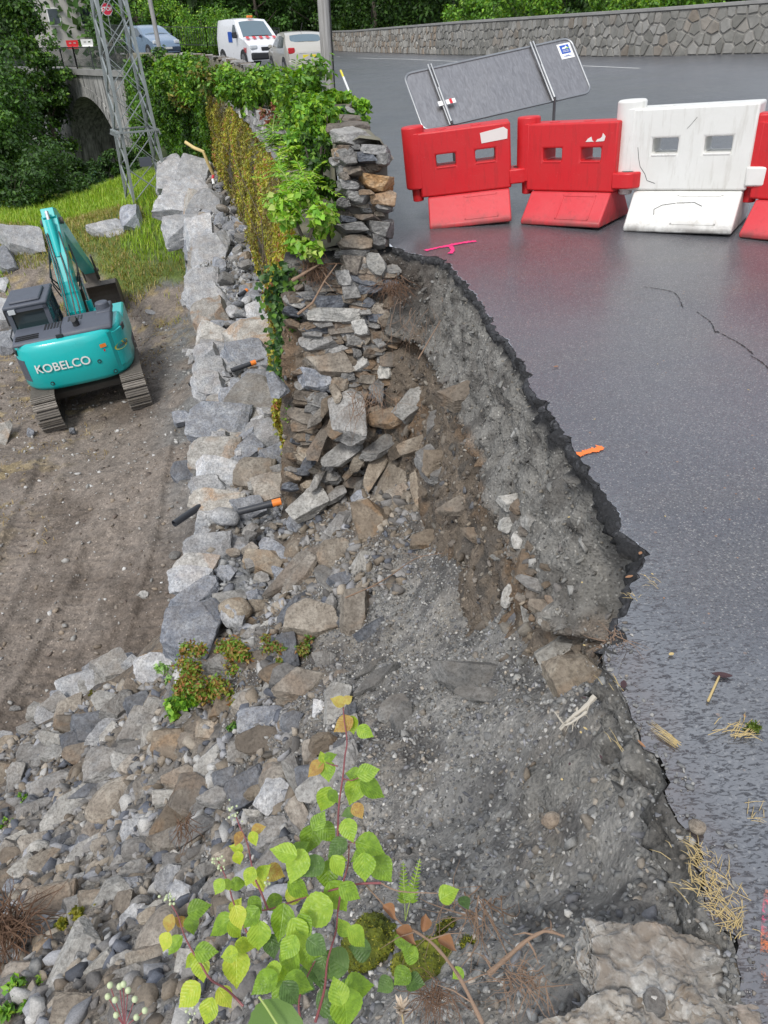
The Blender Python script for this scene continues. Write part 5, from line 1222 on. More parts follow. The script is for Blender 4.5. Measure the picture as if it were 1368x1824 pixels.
tag(ribbon('paint_mark', [road_at(u, v) for u, v in [(1372,1590),(1368,1640),(1366,1700),(1368,1755)]], .026, 'spray', .005), 'orange and pink spray blotch on the wet road at the lower right edge', 'paint mark')
cr = [(1150,508),(1195,525),(1215,545),(1245,556),(1262,572),(1275,590),(1300,600),(1325,618),(1340,635),(1358,650),(1380,668)]
for c_ in (cr[:3], cr[3:6], cr[5:9], cr[8:]): ribbon('road_crack', [road_at(u+random.uniform(-5, 5), v+random.uniform(-4, 4)) for u, v in c_], .005, 'crack_black', .003, 'structure', rag=.9)
# ================================================================== RAILINGS, LAMP, POLES
def railing(name, P, label, h=1.0, base=None, step=.14, fatpost=2.0, mat='iron_rail', r=.012):
    e = empty(name, P[0], wc=True); tag(e, label, 'railing'); L = 0
    P = [Vector(p) for p in P]; m = MB(); up = Vector((0, 0, 1))
    for a, b in zip(P, P[1:]):
        m.bar(a+up*h, b+up*h, .06, .05); m2 = None
    m.build('top_rail', M[mat], e); m = MB()
    for a, b in zip(P, P[1:]): m.bar(a+up*.12, b+up*.12, .04, .04)
    m.build('bottom_rail', M[mat], e); m = MB(); n_ = 0
    for a, b in zip(P, P[1:]):
        d = (b-a).length; k = int(d/step)
        for i in range(k):
            p = a+(b-a)*i/k
            if n_ < 260: MB().bar(p+up*.12, p+up*h, r*2, r*2).build('baluster', M[mat], e, fix=False)
            else: m.bar(p+up*.12, p+up*h, r*2, r*2)
            n_ += 1
        k = max(1, int(d/fatpost))
        for i in range(k+1): p = a+(b-a)*i/k; MB().bar(p-up*.1, p+up*(h+.05), .06, .06).build('post', M[mat], e, fix=False)
    if m.v: m.build('balusters', M[mat], e)['kind'] = 'stuff'
    return e
lp = at(592, 245, t=12.4); lp.z = float(road_z(lp.x, lp.y))
e = empty('lamp_post', lp); tag(e, 'tall weathered grey wooden pole standing on the roadside behind the parapet', 'pole')
m = MB(); m.tube([(0, 0, -.1), (-.01, 0, 2.5), (-.02, 0, 5), (-.03, 0, 8)], [.105, .095, .085, .075], 20); m.build('pole', M['post_wood'], e, smooth=True)
m = MB(); m.tube([(.095, -.05, .5), (.092, -.05, 2.), (.09, -.05, 4)], .012, 6); m.build('cable', M['hose'], e)
a, b = at(607, 126, t=9.6), at(633, 190, t=8.8)
e = empty('marker_stake', b); tag(e, 'thin white stake with a yellow tip leaning beside the pole', 'stake'); d = a-b
m = MB(); m.tube([-d*.6, d*.8], .014, 8); m.build('stake_body', M['white_paint'], e); m = MB(); m.tube([d*.8, d], .0145, 8); m.build('stake_tip', M['yellow'], e)
lp = at(287, 100, t=38); 
e = empty('utility_pole', (lp.x, lp.y, 0)); tag(e, 'slim grey pole in front of the blue car', 'pole'); m = MB(); m.tube([(0, 0, -.2), (-.10, 0, 4), (-.5, 0, 9)], [.12, .11, .10], 12); m.build('pole', M['post_wood'], e, smooth=True)
# curved pale hose on the boulder wall
pts = [at(330, 253, t=19.5), at(345, 263, t=19.5), at(362, 270, t=19.5), at(370, 290, t=19.7), at(380, 311, t=20)]
e = empty('surveying_stick', pts[-1]); tag(e, 'bent pale wooden stick with a red and white foot against the overgrown wall', 'stick')
m = MB(); m.tube([p-pts[-1] for p in pts], .045, 8); m.build('stick', M['pale_hose'], e, smooth=True)
q = [at(380, 311, t=20)-pts[-1], at(379, 319, t=20)-pts[-1], at(381, 328, t=20)-pts[-1]]
MB().tube(q[:2], .04, 8).build('red_band', M['red_print'], e); MB().tube(q[1:], .04, 8).build('white_band', M['white_paint'], e)
# wires stretched along the overgrown wall
e = empty('guard_wires', (-3, 14, -1), wc=True); tag(e, 'thin rusty wires stretched along the overgrown wall face', 'wire')
for z in (-1.9, -1.3, -.75): MB().tube([(float(facex(y))-.20, y, z) for y in np.linspace(9, 25, 14)], .006, 4).build('wire', M['wire'], e)
# ================================================================== BRIDGE
Ab, Bb = Vector((-12.9, 44.2, 0)), Vector((-25., 58.5, 0)); bd = (Bb-Ab).normalized(); bl = (Bb-Ab).length
nb = Vector((bd.y, -bd.x, 0)); nb = nb if nb.dot(-Ab) > 0 else -nb        # towards the camera
nb = -Vector((bd.y, -bd.x, 0)) if (-Vector((bd.y, -bd.x, 0))).dot(-Ab) > 0 else Vector((bd.y, -bd.x, 0))
br = empty('arch_bridge', Ab, wc=True); tag(br, 'grey stone arch bridge with a large round arch carrying the road over the stream', 'bridge')
def bp(s_, z, o_): p = Ab+bd*s_+nb*o_; return (p.x, p.y, z)
def ground_at(u, v): return None
# arch placed where the rays through its crown and feet meet the face plane
def onface(u, v):
    d = ray(u, v); t = (Ab-EYE).dot(nb)/d.dot(nb); p = EYE+d*t; return (p-Ab).dot(bd), p.z
s1, z1 = onface(126, 235); s2, z2 = onface(216, 262); sc_, zc_ = onface(152, 172)
print('ARCH', s1, z1, s2, z2, sc_, zc_)
ac = (s1+s2)/2; ra = abs(s1-s2)/2; ztop = zc_; zs_ = ztop-ra*.92; ns = 26
arch = [(ac+ra*math.cos(PI*k/ns), zs_+ra*.92*math.sin(PI*k/ns)) for k in range(ns+1)]
zt, zb_, sa, sb = -.15, -8., -1.0, max(bl, ac+ra+6)
v = []; f = []
for k, (s_, z) in enumerate(arch): v += [bp(s_, z, 0), bp(s_, zt, 0), bp(s_, z, -5), bp(s_, z+0., -5)]
for k in range(ns): a = k*4; f += [(a, a+4, a+5, a+1), (a, a+2, a+6, a+4)]
n0 = len(v); L0 = [(arch[0][0], zt), (arch[0][0], zs_), (arch[0][0], zb_), (sb, zb_), (sb, zt)]; v += [bp(s_, z, 0) for s_, z in L0]; f += [tuple(range(n0, n0+5))]
n0 = len(v); L0 = [(arch[-1][0], zt), (arch[-1][0], zs_), (arch[-1][0], zb_), (sa, zb_), (sa, zt)]; v += [bp(s_, z, 0) for s_, z in L0]; f += [tuple(range(n0+4, n0-1, -1))]
for s_ in (arch[0][0], arch[-1][0]):
    n0 = len(v); v += [bp(s_, zs_, 0), bp(s_, zb_, 0), bp(s_, zb_, -5), bp(s_, zs_, -5)]; f.append((n0, n0+1, n0+2, n0+3))
MB().add(v, f).build('spandrel', M['bridge_stone'], br, fix=False)
# ring of arch stones
for k in range(ns):
    a0, a1 = PI*(k+.04)/ns, PI*(k+.96)/ns; q = []
    for aa, rr_ in ((a0, ra), (a1, ra), (a1, ra+.55), (a0, ra+.55)): q.append((ac+rr_*math.cos(aa), zs_+rr_*.92*math.sin(aa)))
    v = [bp(s_, z, .05) for s_, z in q]+[bp(s_, z, -.02) for s_, z in q]; MB().add(v, [(0, 1, 2, 3), (0, 4, 5, 1), (1, 5, 6, 2), (2, 6, 7, 3), (3, 7, 4, 0)]).build('arch_stone', M['bridge_stone'], br)
v = [bp(s_, z, o_) for s_ in (sa, sb) for z, o_ in ((zt, .14), (zt+.28, .14), (zt+.28, -.35), (zt, -.35))]; MB().add(v, [(0, 1, 2, 3), (7, 6, 5, 4), (0, 4, 5, 1), (1, 5, 6, 2), (2, 6, 7, 3), (3, 7, 4, 0)]).build('deck_edge', M['concrete'], br)
v = [bp(s_, z, o_) for s_ in (sa, sb) for z, o_ in ((zs_+ra, -.3), (-.12, -.3), (-.12, -5), (zs_+ra, -5))]; MB().add(v, [(0, 1, 2, 3), (7, 6, 5, 4), (0, 4, 5, 1), (1, 5, 6, 2), (2, 6, 7, 3), (3, 7, 4, 0)]).build('deck_fill', M['concrete'], br)
railing('bridge_railing', [bp(-1, zt+.28, 0), bp(sb*.33, zt+.28, 0), bp(sb*.66, zt+.28, 0), bp(sb, zt+.28, 0)], 'dark metal railing along the edge of the arch bridge', h=1.05, step=.16)
fr_ = [road_at(u, v) for u, v in [(500,84),(440,82),(380,82),(330,82),(290,82),(235,80)]]
fr_ = [at(u, v, t=t) for u, v, t in [(500,84,52),(430,84,50),(370,84,50),(310,83,50),(250,80,52),(205,76,56)]]
railing('street_railing', fr_, 'black iron railing on the far side of the road behind the cars', h=1.15, step=.17)
# ================================================================== LATTICE MAST
lm = at(268, 372, t=23.4); lm.z = float(dirt0(lm.x, lm.y))+.05
mast = empty('lattice_mast', lm, math.radians(28)); tag(mast, 'grey galvanised lattice mast with a ring of spikes above its foot', 'mast')
Hm = 8.5
def leg(i, z): s_ = .58-.035*z; sx, sy = ((-1, -1), (1, -1), (1, 1), (-1, 1))[i]; return Vector((sx*s_, sy*s_, z))
for i in range(4): MB().bar(leg(i, -.2), leg(i, Hm), .075).build('leg', M['galv_dull'], mast)
zl = [0, .95, 1.95, 2.95, 3.9, 4.8, 5.7, 6.55, 7.4, Hm]
for z0, z1 in zip(zl, zl[1:]):
    for i in range(4):
        j = (i+1) % 4; MB().bar(leg(i, z0), leg(j, z1), .045, .02).build('brace', M['galv_dull'], mast); MB().bar(leg(j, z0), leg(i, z1), .045, .02).build('brace', M['galv_dull'], mast)
zp = 1.95; m = MB(); sp_ = MB(); cor = [leg(i, zp)*1.0 for i in range(4)]
for c in cor: c.x *= 1.18; c.y *= 1.18
for i in range(4):
    a, b = cor[i], cor[(i+1) % 4]; m.bar(a, b, .05, .05); m.bar(a*.96+Vector((0, 0, .09)), b*.96+Vector((0, 0, .09)), .03, .03); o = Vector(((a+b).x, (a+b).y, 0)).normalized()
    for k in range(11): p = a+(b-a)*(k/10); sp_.bar(p, p+o*.05+Vector((0, 0, -.12)), .018)
m.build('anti_climb_ring', M['galv_dull'], mast); sp_.build('spikes', M['galv_dull'], mast)
MB().box(-.18, .18, -.7, -.62, 1.0, 1.25).build('plate', M['machine_grey'], mast)
# STOP sign far beyond the bridge
sp0 = at(190, 16, t=55); e = empty('stop_sign', sp0); tag(e, 'red octagonal STOP sign beyond the bridge, seen through the mast', 'road sign')
fz = math.atan2(EYE.y-sp0.y, EYE.x-sp0.x)+PI/2; e.rotation_euler = (0, 0, fz)
oc = lambda r_: [(r_*math.cos(PI/8+k*PI/4), r_*math.sin(PI/8+k*PI/4)) for k in range(8)]
flatpoly(e, oc(.44), 0, 'white_paint', 'border', .01); flatpoly(e, oc(.40), -.008, 'stop_red', 'face', .006)
text_obj('lettering', 'STOP', .34, M['white_paint'], e, Matrix.Translation((0, -.014, 0)) @ Matrix.Rotation(PI/2, 4, 'X'), .002, .008)
MB().bar((0, .03, -3.0), (0, .03, .3), .06).build('post', M['galvanised'], e)
# small far barriers and houses across the bridge
for (u, v, mt, lb) in ((131, 87, 'red_plastic', 'tiny red barrier standing on the road beyond the bridge'), (157, 85, 'white_plastic', 'tiny white barrier standing beside the far red one')):
    p = at(u, v, t=54); e = empty('barrier', p, .3); tag(e, lb, 'barrier'); e.scale = (.85, .85, .68)
    cellsolid([-.5, -.28, -.08, .10, .30, .5], [.28, .48, .6, .8], lambda i, j: not (j == 1 and i in (1, 3)), -.1, .1).build('body', M[mt], e); MB().prism([(-.28, 0), (-.1, .28), (.1, .28), (.28, 0)], -.45, .45).build('foot', M[mt], e)
# ================================================================== EXCAVATOR (local: x right, y forward, z up)
def put_excavator():
    a, b = at(80, 768, z=-5.2), at(236, 730, z=-5.2); ctr = (a+b)/2
    th = math.atan2(b.y-a.y, b.x-a.x)
    hd = math.radians(20)                                   # heading: forward axis turned from +Y
    base = Vector((ctr.x, ctr.y, 0))+Vector((-math.sin(hd), math.cos(hd), 0))*1.65; base.x += .22; base.z = float(dirt0(base.x, base.y))+.02
    E_ = empty('excavator', base, hd); E_.scale = (.92,)*3; E_.rotation_euler = (0, math.radians(-5), hd); tag(E_, 'turquoise crawler excavator with dark cab and folded boom, working on the dirt below the wall', 'excavator')
    TA = math.radians(1)
    # crawler tracks
    for sx in (-1, 1):
        x0 = sx*1.0; W = .52; Lh, R_ = 1.45, .40
        m = MB(); out = []; ns_ = 46; per = 4*Lh+2*PI*R_
        def tp(s_):
            s_ %= per
            if s_ < 2*Lh: return (-Lh+s_, 0., 0.)
            s_ -= 2*Lh
            if s_ < PI*R_: a_ = s_/R_; return (Lh+R_*math.sin(a_), R_-R_*math.cos(a_), a_)
            s_ -= PI*R_
            if s_ < 2*Lh: return (Lh-s_, 2*R_, PI)
            s_ -= 2*Lh; a_ = s_/R_; return (-Lh-R_*math.sin(a_), R_+R_*math.cos(a_), PI+a_)
        belt = MB(); 
        pts = [tp(i*per/60) for i in range(60)]
        vs = []
        for (y, z, a_) in pts:
            ny, nz = math.sin(a_), -math.cos(a_)
            for (xx, o_) in ((-W*.42, -.02), (W*.42, -.02), (W*.42, -.07), (-W*.42, -.07)): vs.append((x0+xx, y+ny*o_, z+nz*o_+.02))
        fs = [(i*4+k, i*4+(k+1) % 4, ((i+1) % 60)*4+(k+1) % 4, ((i+1) % 60)*4+k) for i in range(60) for k in range(4)]
        tr = MB().add(vs, fs).build('track', M['dirty_steel'], E_)
        sh_me = None
        for i in range(ns_):
            y, z, a_ = tp(i*per/ns_)
            if sh_me is None:
                q = MB(); q.box(-W/2, W/2, -.075, .075, -.03, .0); q.box(-W/2, W/2, -.07, -.05, -.055, -.029); q.box(-W/2, W/2, -.01, .01, -.05, -.029); q.box(-W/2, W/2, .045, .06, -.05, -.029)
                so_ = q.build('track_shoe', M['track_steel'], tr); sh_me = so_.data
            else: so_ = bpy.data.objects.new('track_shoe', sh_me); C.objects.link(so_); so_.parent = tr
            so_.matrix_basis = Matrix.Translation((x0, y, z+.02)) @ Matrix.Rotation(a_, 4, 'X')
        for yy, rr_ in ((-Lh, .33), (Lh, .33)):
            m = MB(); m.tube([(x0-.1, yy, R_), (x0+.1, yy, R_)], rr_, 22); m.tube([(x0+sx*.16, yy, R_), (x0+sx*.2, yy, R_)], .16, 16); m.build('sprocket' if yy < 0 else 'idler', M['dirty_steel'], E_, smooth=True)
        m = MB(); m.box(x0-.11, x0+.11, -1.2, 1.2, .22, .60); m.build('track_frame', M['dirty_steel'], E_, bevel=.03)
        MB().tube([(x0-.13, 0, .62), (x0+.13, 0, .62)], .07, 12).build('roller', M['dirty_steel'], E_)
        for k in range(7): MB().tube([(x0-.14, -1.1+k*.37, .17), (x0+.14, -1.1+k*.37, .17)], .10, 12).build('roller', M['dirty_steel'], E_)
    m = MB(); m.box(-.55, .55, -.55, .55, .38, .78); 
    for sy in (-1, 1): m.prism([(sy*.35, .40), (sy*.75, .36), (sy*.75, .52), (sy*.35, .66)], -1.0, 1.0)
    m.build('undercarriage', M['dirty_steel'], E_, bevel=.03)
    m = MB(); m.tube([(0, 0, .70), (0, 0, .96)], .55, 32); m.build('slewing_ring', M['black_plastic'], E_, smooth=True)
    U = empty('upper', (0, 0, 0)); bpy.data.objects.remove(U)
    SW = math.radians(-5)                                  # the house is slewed a little
    RS = Matrix.Rotation(SW, 4, 'Z')
    def bld(mb, name, mat, parent=E_, **k):
        mb.v = [tuple(RS @ Vector(v)) for v in mb.v]; return mb.build(name, M[mat], parent, **k)
    # counterweight: rounded tail, open-topped shell look
    def outline(ins, y0=-.15, n=26):
        w_ = 1.245-ins; r_ = .52; yr = -1.52+ins; P = [(w_, y0)]
        for k in range(9): a_ = -k*PI/2/8; P.append((w_-r_+r_*math.cos(a_), yr+r_+.30+r_*1.0*math.sin(a_)-.0))
        P = [(w_, y0)]
        for k in range(n+1):
            t = k/n; a_ = -PI*t; ex = .55
            cx, sy = math.cos(a_), math.sin(a_); P.append((w_*math.copysign(abs(cx)**ex, cx), -.62+(yr+.62)*abs(sy)**.85*1.0))
        P.append((-w_, y0)); return P
    Z_ = [(.84, .20), (.88, .07), (.98, 0.), (1.55, 0.), (1.80, .03), (1.93, .07), (1.96, .12)]
    V = []; 
    for z, ins in Z_:
        for (x, y) in outline(ins): V.append((x, y, z+(.05*x*0)))
    n = len(outline(0)); F = [(j*n+i, j*n+i+1, (j+1)*n+i+1, (j+1)*n+i) for j in range(len(Z_)-1) for i in range(n-1)]
    F += [tuple(range(n-1, -1, -1)), tuple((len(Z_)-1)*n+i for i in range(n))]; F += [(j*n+n-1, j*n, (j+1)*n, (j+1)*n+n-1) for j in range(len(Z_)-1)]
    bld(MB().add(V, F), 'counterweight', 'teal', smooth=True, ang=50)
    O0 = outline(-.006)
    def patch(s0, s1, z0, z1, name, mat, off=.006, cut=0.):
        """panel lying on the tail skin between outline indices"""
        O = outline(-off); A = [O[i] for i in range(s0, s1+1)]; v = []
        for (x, y) in A: v += [(x, y, z0), (x, y, z1)]
        k = len(A); v2 = [(x*.97, y*.97, z) for (x, y, z) in v]; f = [(2*i, 2*i+2, 2*i+3, 2*i+1) for i in range(k-1)]
        m = MB().add(v+v2, f+[(0, 1, 2*k+1, 2*k), (2*k-2, 4*k-2, 4*k-1, 2*k-1)]+[(2*i, 2*k+2*i, 2*k+2*i+2, 2*i+2) for i in range(k-1)]+[(2*i+1, 2*i+3, 2*k+2*i+3, 2*k+2*i+1) for i in range(k-1)]); return bld(m, name, mat)
    patch(20, 26, 1.12, 1.62, 'vent_grille', 'machine_grey')
    # raised right-rear door with seam lines
    patch(3, 8, 1.08, 1.86, 'engine_door', 'teal', .014)
    patch(8, 9, .96, 1.9, 'seam', 'teal_dark', .0035)
    for z0, z1 in ((1.80, 1.90),): patch(2, 4, z0-.04, z1-.02, 'door_slot', 'black_plastic', .017)
    patch(22, 25, 1.72, 1.83, 'side_slot', 'black_plastic', .004)
    # bolts
    O = outline(-.004)
    for i, z in ((16, 1.05), (10, 1.0), (12, 1.33), (17, 1.42)):
        x, y = O[i]; d = Vector((O[i+1][1]-O[i-1][1], -(O[i+1][0]-O[i-1][0]), 0)).normalized(); d = d if d.dot(Vector((x, y, 0))) > 0 else -d
        m = MB(); m.tube([Vector((x, y, z))-d*.02, Vector((x, y, z))+d*.012], .045, 14); bld(m, 'bolt_recess', 'black_plastic')
        m = MB(); m.tube([Vector((x, y, z)), Vector((x, y, z))+d*.02], .025, 10); bld(m, 'bolt', 'teal_dark')
    # lettering on the tail, bent to the surface
    def on_tail(body, size, smid, zc, mat, name, bold=.0, off=.028, tilt=0.):
        cu = bpy.data.curves.new(name, 'FONT'); cu.body = body; cu.size = size; cu.extrude = .003; cu.align_x = 'CENTER'; cu.align_y = 'CENTER'; cu.offset = bold
        to = bpy.data.objects.new(name, cu); C.objects.link(to); bpy.context.view_layer.update()
        me = bpy.data.meshes.new_from_object(to.evaluated_get(bpy.context.evaluated_depsgraph_get())); bpy.data.objects.remove(to); me.materials.clear()
        OO = np.array(outline(-off))[::-1]; dd = arc(OO)                 # runs left -> right seen from behind
        smid = dd[-1]*smid
        for v in me.vertices:
            s_ = smid+v.co.x; x = np.interp(s_, dd, OO[:, 0]); y = np.interp(s_, dd, OO[:, 1]); q = np.interp(s_+.01, dd, OO[:, 0])-x, np.interp(s_+.01, dd, OO[:, 1])-y
            nn_ = Vector((q[1], -q[0], 0)).normalized(); v.co = RS @ (Vector((x, y, zc+v.co.y+tilt*v.co.x))+nn_*v.co.z)
        return link(name, me, M[mat], E_)
    on_tail('KOBELCO', .27, .455, 1.42, 'white_paint', 'lettering', .003)
    m_ = on_tail('LOUATLAS', .085, .775, 1.50, 'machine_grey', 'lettering', .002, .034)
    OO = np.array(outline(-.019))[::-1]; dd = arc(OO); sm = dd[-1]*.775; v = []
    for k in range(28):
        a_ = 2*PI*k/28; s_ = sm+.27*math.cos(a_); v.append((np.interp(s_, dd, OO[:, 0]), np.interp(s_, dd, OO[:, 1]), 1.50+.085*math.sin(a_)))
    bld(MB().add(v, [tuple(range(28))]), 'yellow_badge', 'yellow', fix=False)
    sm = dd[-1]*.665; v = [(np.interp(sm+a_, dd, OO[:, 0]), np.interp(sm+a_, dd, OO[:, 1]), 1.66+b_) for a_, b_ in ((-.07, -.04), (.07, -.04), (.07, .04), (-.07, .04))]; bld(MB().add(v, [(0, 1, 2, 3)]), 'warning_label', 'orange_tape', fix=False)
    v = [(np.interp(sm+.02*math.cos(k), dd, OO[:, 0]), np.interp(sm+.03*math.cos(k), dd, OO[:, 1]), 1.55+.03*math.sin(k)) for k in np.linspace(0, 6.2, 10)]; bld(MB().add(v, [tuple(range(10))]), 'red_label', 'red_print', fix=False)
    # superstructure
    m = MB(); m.box(-1.2, 1.2, -.3, 1.05, .90, 1.06); m.box(-.22, .42, .0, 1.3, 1.06, 1.5); bld(m, 'house_frame', 'machine_grey', bevel=.02)
    m = MB(); m.box(.46, 1.21, -.6, 1.15, 1.06, 1.78); bld(m, 'side_box', 'teal', bevel=.05, smooth=True)
    # dark engine hood: two stepped covers with vents
    m = MB(); m.prism([(-1.30, 1.93), (-1.26, 2.04), (-.95, 2.13), (-.35, 2.13), (-.25, 1.95)], -.05, 1.06); bld(m, 'engine_hood', 'machine_grey', bevel=.05, seg=3, smooth=True)
    m = MB(); m.prism([(-1.28, 1.92), (-1.24, 2.0), (-.9, 2.06), (-.40, 2.06), (-.30, 1.93)], -1.12, -.07); bld(m, 'engine_hood', 'machine_grey', bevel=.05, seg=3, smooth=True)
    for k in range(6):
        m = MB(); m.box(-.45+k*.07, -.41+k*.07, -.85, -.45, 2.055, 2.068); bld(m, 'vent', 'black_plastic')
    for k in range(5):
        m = MB(); m.box(.10+k*.07, .135+k*.07, -.8, -.5, 2.125, 2.138); bld(m, 'vent', 'black_plastic')
    for k in range(3): m = MB(); m.box(-1.05, -.55, -1.15+k*.08, -1.12+k*.08, 2.02, 2.045+k*.01); bld(m, 'vent', 'black_plastic')
    m = MB(); m.tube([(.30, -1.05, 2.08), (.30, -1.05, 2.22), (.28, -1.12, 2.26)], [.075, .075, .07], 14); bld(m, 'exhaust', 'black_plastic', smooth=True)
    m = MB(); m.tube([(.88, -.35, 2.1), (.88, -.35, 2.30)], [.17, .15], 18); m.box(.72, 1.06, -.65, .1, 2.0, 2.16); bld(m, 'air_cleaner', 'machine_grey', bevel=.03, smooth=True)
    m = MB(); m.box(-.16, -.02, -1.31, -1.26, 1.96, 2.04); bld(m, 'hood_latch', 'black_plastic')
    # cab: posts, roof, glass, seat
    cx0, cx1, cy0, cy1, cz0, cz1 = -1.22, -.30, -.28, 1.32, 1.06, 2.50
    m = MB()
    for x in (cx0+.05, cx1-.05):
        m.bar((x, cy0+.06, cz0), (x, cy0+.10, cz1-.05), .10, .12, (0, 1, 0)); m.bar((x, cy1-.05, cz0), (x, cy1-.32, cz1-.05), .08, .08, (0, 1, 0)); m.bar((x, .55, cz0), (x, .55, cz1-.05), .06, .06, (0, 1, 0))
        m.bar((x, cy0, cz1-.06), (x, cy1-.3, cz1-.06), .1, .1); m.bar((x, cy0, cz0+.85), (x, cy1, cz0+.85) if x > -1 else (x, cy0+.01, cz0+.85), .05, .05)
    for y in (cy0+.05, cy1-.32): m.bar((cx0, y, cz1-.06), (cx1, y, cz1-.06), .1, .1)
    m.box(cx0+.02, cx1-.02, cy0+.0, cy0+.08, cz0, cz0+.80); m.box(cx0+.02, cx1-.02, cy0, cy1, cz0, cz0+.12)
    cab = bld(m, 'cab', 'machine_grey', bevel=.018, smooth=True)
    m = MB(); m.box(cx0-.03, cx1+.03, cy0-.02, cy1-.22, cz1-.03, cz1+.06); m.box(cx0+.12, cx1-.12, cy0+.1, cy1-.5, cz1+.05, cz1+.12); bld(m, 'roof', 'machine_grey', cab, bevel=.04, smooth=True)
    m = MB(); m.box(cx0+.10, cx1-.10, cy0+.085, cy0+.095, cz0+.80, cz1-.12); bld(m, 'rear_window', 'glass_dark', cab)
    m = MB(); m.box(cx1-.05, cx1-.044, cy0+.14, .52, cz0+.3, cz1-.12); m.box(cx1-.05, cx1-.044, .58, cy1-.35, cz0+.3, cz1-.12); bld(m, 'side_window', 'glass_sky', cab)
    m = MB(); m.box(cx0+.045, cx0+.05, cy0+.14, cy1-.35, cz0+.3, cz1-.12); bld(m, 'door_window', 'glass_dark', cab)
    m = MB(); m.box(-.98, -.55, .05, .50, 1.35, 1.5); m.box(-.96, -.57, .0, .14, 1.5, 2.15); m.box(-.88, -.65, .02, .12, 2.15, 2.35); bld(m, 'seat', 'black_plastic', bevel=.04, smooth=True)
    for dz in (0, .1): m = MB(); m.bar((cx0-.06, cy1-.4, cz1-.5+dz*0), (cx0-.22, cy1-.3, cz1-.45), .03); bld(m, 'mirror_arm', 'black_plastic') if dz == 0 else None
    m = MB(); m.box(cx0-.36, cx0-.2, cy1-.34, cy1-.28, cz1-.75, cz1-.35); bld(m, 'mirror', 'black_plastic', bevel=.02)
    # handrail on the left
    m = MB(); m.tube([(-1.22, -.35, 1.1), (-1.3, -.35, 1.9), (-1.3, .1, 1.95)], .018, 6); bld(m, 'handrail', 'black_plastic')
    # boom in the plane x = .12
    bx = .12
    def beam(pl, w0, name, mat='teal'):
        """pl: list of (y, z, depth)"""
        up_, lo = [], []
        for i, (y, z, h) in enumerate(pl):
            a_ = pl[max(i-1, 0)]; b_ = pl[min(i+1, len(pl)-1)]; d = Vector((b_[0]-a_[0], b_[1]-a_[1])).normalized(); nn_ = Vector((-d.y, d.x)); up_.append((y+nn_.x*h/2, z+nn_.y*h/2)); lo.append((y-nn_.x*h/2, z-nn_.y*h/2))
        prof = up_+lo[::-1]; n = len(pl); v = [(bx-w0/2, y, z) for y, z in prof]+[(bx+w0/2, y, z) for y, z in prof]; N2 = 2*n
        f = [(i, (i+1) % N2, N2+(i+1) % N2, N2+i) for i in range(N2)]
        for i in range(n-1): f += [(i, N2-1-i, N2-2-i, i+1), (N2+i, N2+i+1, 2*N2-2-i, 2*N2-1-i)]
        return bld(MB().add(v, f), name, mat, bevel=.012)
    beam([(.45, 1.15, .34), (.65, 1.75, .44), (.95, 2.5, .50), (1.30, 3.05, .50), (1.65, 3.5, .42), (1.85, 3.85, .30)], .36, 'boom')
    T_ = Vector((bx, 1.95, 3.4))
    tip = Vector((bx, 4.75, 1.55))
    beam([(1.70, 4.0, .22), (2.05, 3.78, .50), (2.8, 3.25, .48), (3.9, 2.5, .38), (5.35, 1.60, .24)], .30, 'stick')
    def cyl(a, b, r1, r2, fr, name, mat='teal'):
        a, b = Vector(a), Vector(b); c = a+(b-a)*fr; p_ = bld(MB().tube([a, c], r1, 14), name, mat, smooth=True); bld(MB().tube([c, b], r2, 12), 'piston_rod', 'chrome', p_, smooth=True)
    for sx in (-.27, .27): cyl((bx+sx, 1.2, 1.25), (bx+sx, 1.28, 2.5), .075, .04, .55, 'boom_cylinder')
    cyl((bx, 1.10, 3.1), (bx, 1.60, 4.05), .09, .045, .8, 'stick_cylinder'); cyl((bx, 2.6, 3.75), (bx, 4.85, 2.3), .075, .04, .6, 'bucket_cylinder')
    m = MB(); m.tube([(bx-.26, 1.88, 3.75), (bx+.26, 1.88, 3.75)], .08, 14); m.tube([(bx-.24, 1.2, 2.5), (bx+.24, 1.2, 2.5)], .07, 14); bld(m, 'pivot_pin', 'dirty_steel', smooth=True)
    # hoses climbing the back of the boom
    for k in (0, 1, 4, 6):
        x = bx-.16+k*.052; o_ = random.uniform(.02, .07)
        m = MB(); m.tube([(x, -.05, 1.55), (x, .10-o_, 1.85), (x, .45-o_, 2.2), (x+random.uniform(-.04, .04), .72, 2.75), (x+random.uniform(-.05, .05), 1.0, 3.1), (x+random.uniform(-.04, .04), 1.42, 3.6)], .017, 7); bld(m, 'hydraulic_hose', 'hose', smooth=True)
    for sx in (-.24, .24):
        for k in range(3):
            m = MB(); m.tube([(bx+sx, .85+.05*k, 2.25+.15*k), (bx+sx*1.35, .82, 2.55+.1*k), (bx+sx*1.3, 1.2, 2.9), (bx+sx, 1.5, 3.05+.1*k)], .016, 7); bld(m, 'hydraulic_hose', 'hose', smooth=True)
    for (y, z) in ((.46, 1.95), (.72, 2.35), (1.05, 2.75), (1.45, 3.2)):
        m = MB(); m.box(bx-.20, bx+.20, y-.1, y-.04, z-.03, z+.03); bld(m, 'hose_clamp', 'teal')
    m = MB(); m.tube([(bx+.185, 1.55, 3.0), (bx+.20, 1.55, 3.0)], .10, 18); bld(m, 'yellow_badge', 'yellow')
    # linkage and wide ditching bucket
    m = MB(); m.box(bx-.16, bx+.16, 5.1, 5.5, 1.25, 1.7); m.tube([(bx-.24, 5.4, 1.6), (bx+.24, 5.4, 1.6)], .06, 10); m.tube([(bx-.22, 5.15, 1.3), (bx+.22, 5.15, 1.3)], .06, 10)
    for sx in (-.2, .2): m.bar((bx+sx, 4.95, 2.15), (bx+sx, 5.3, 1.35), .05, .1)
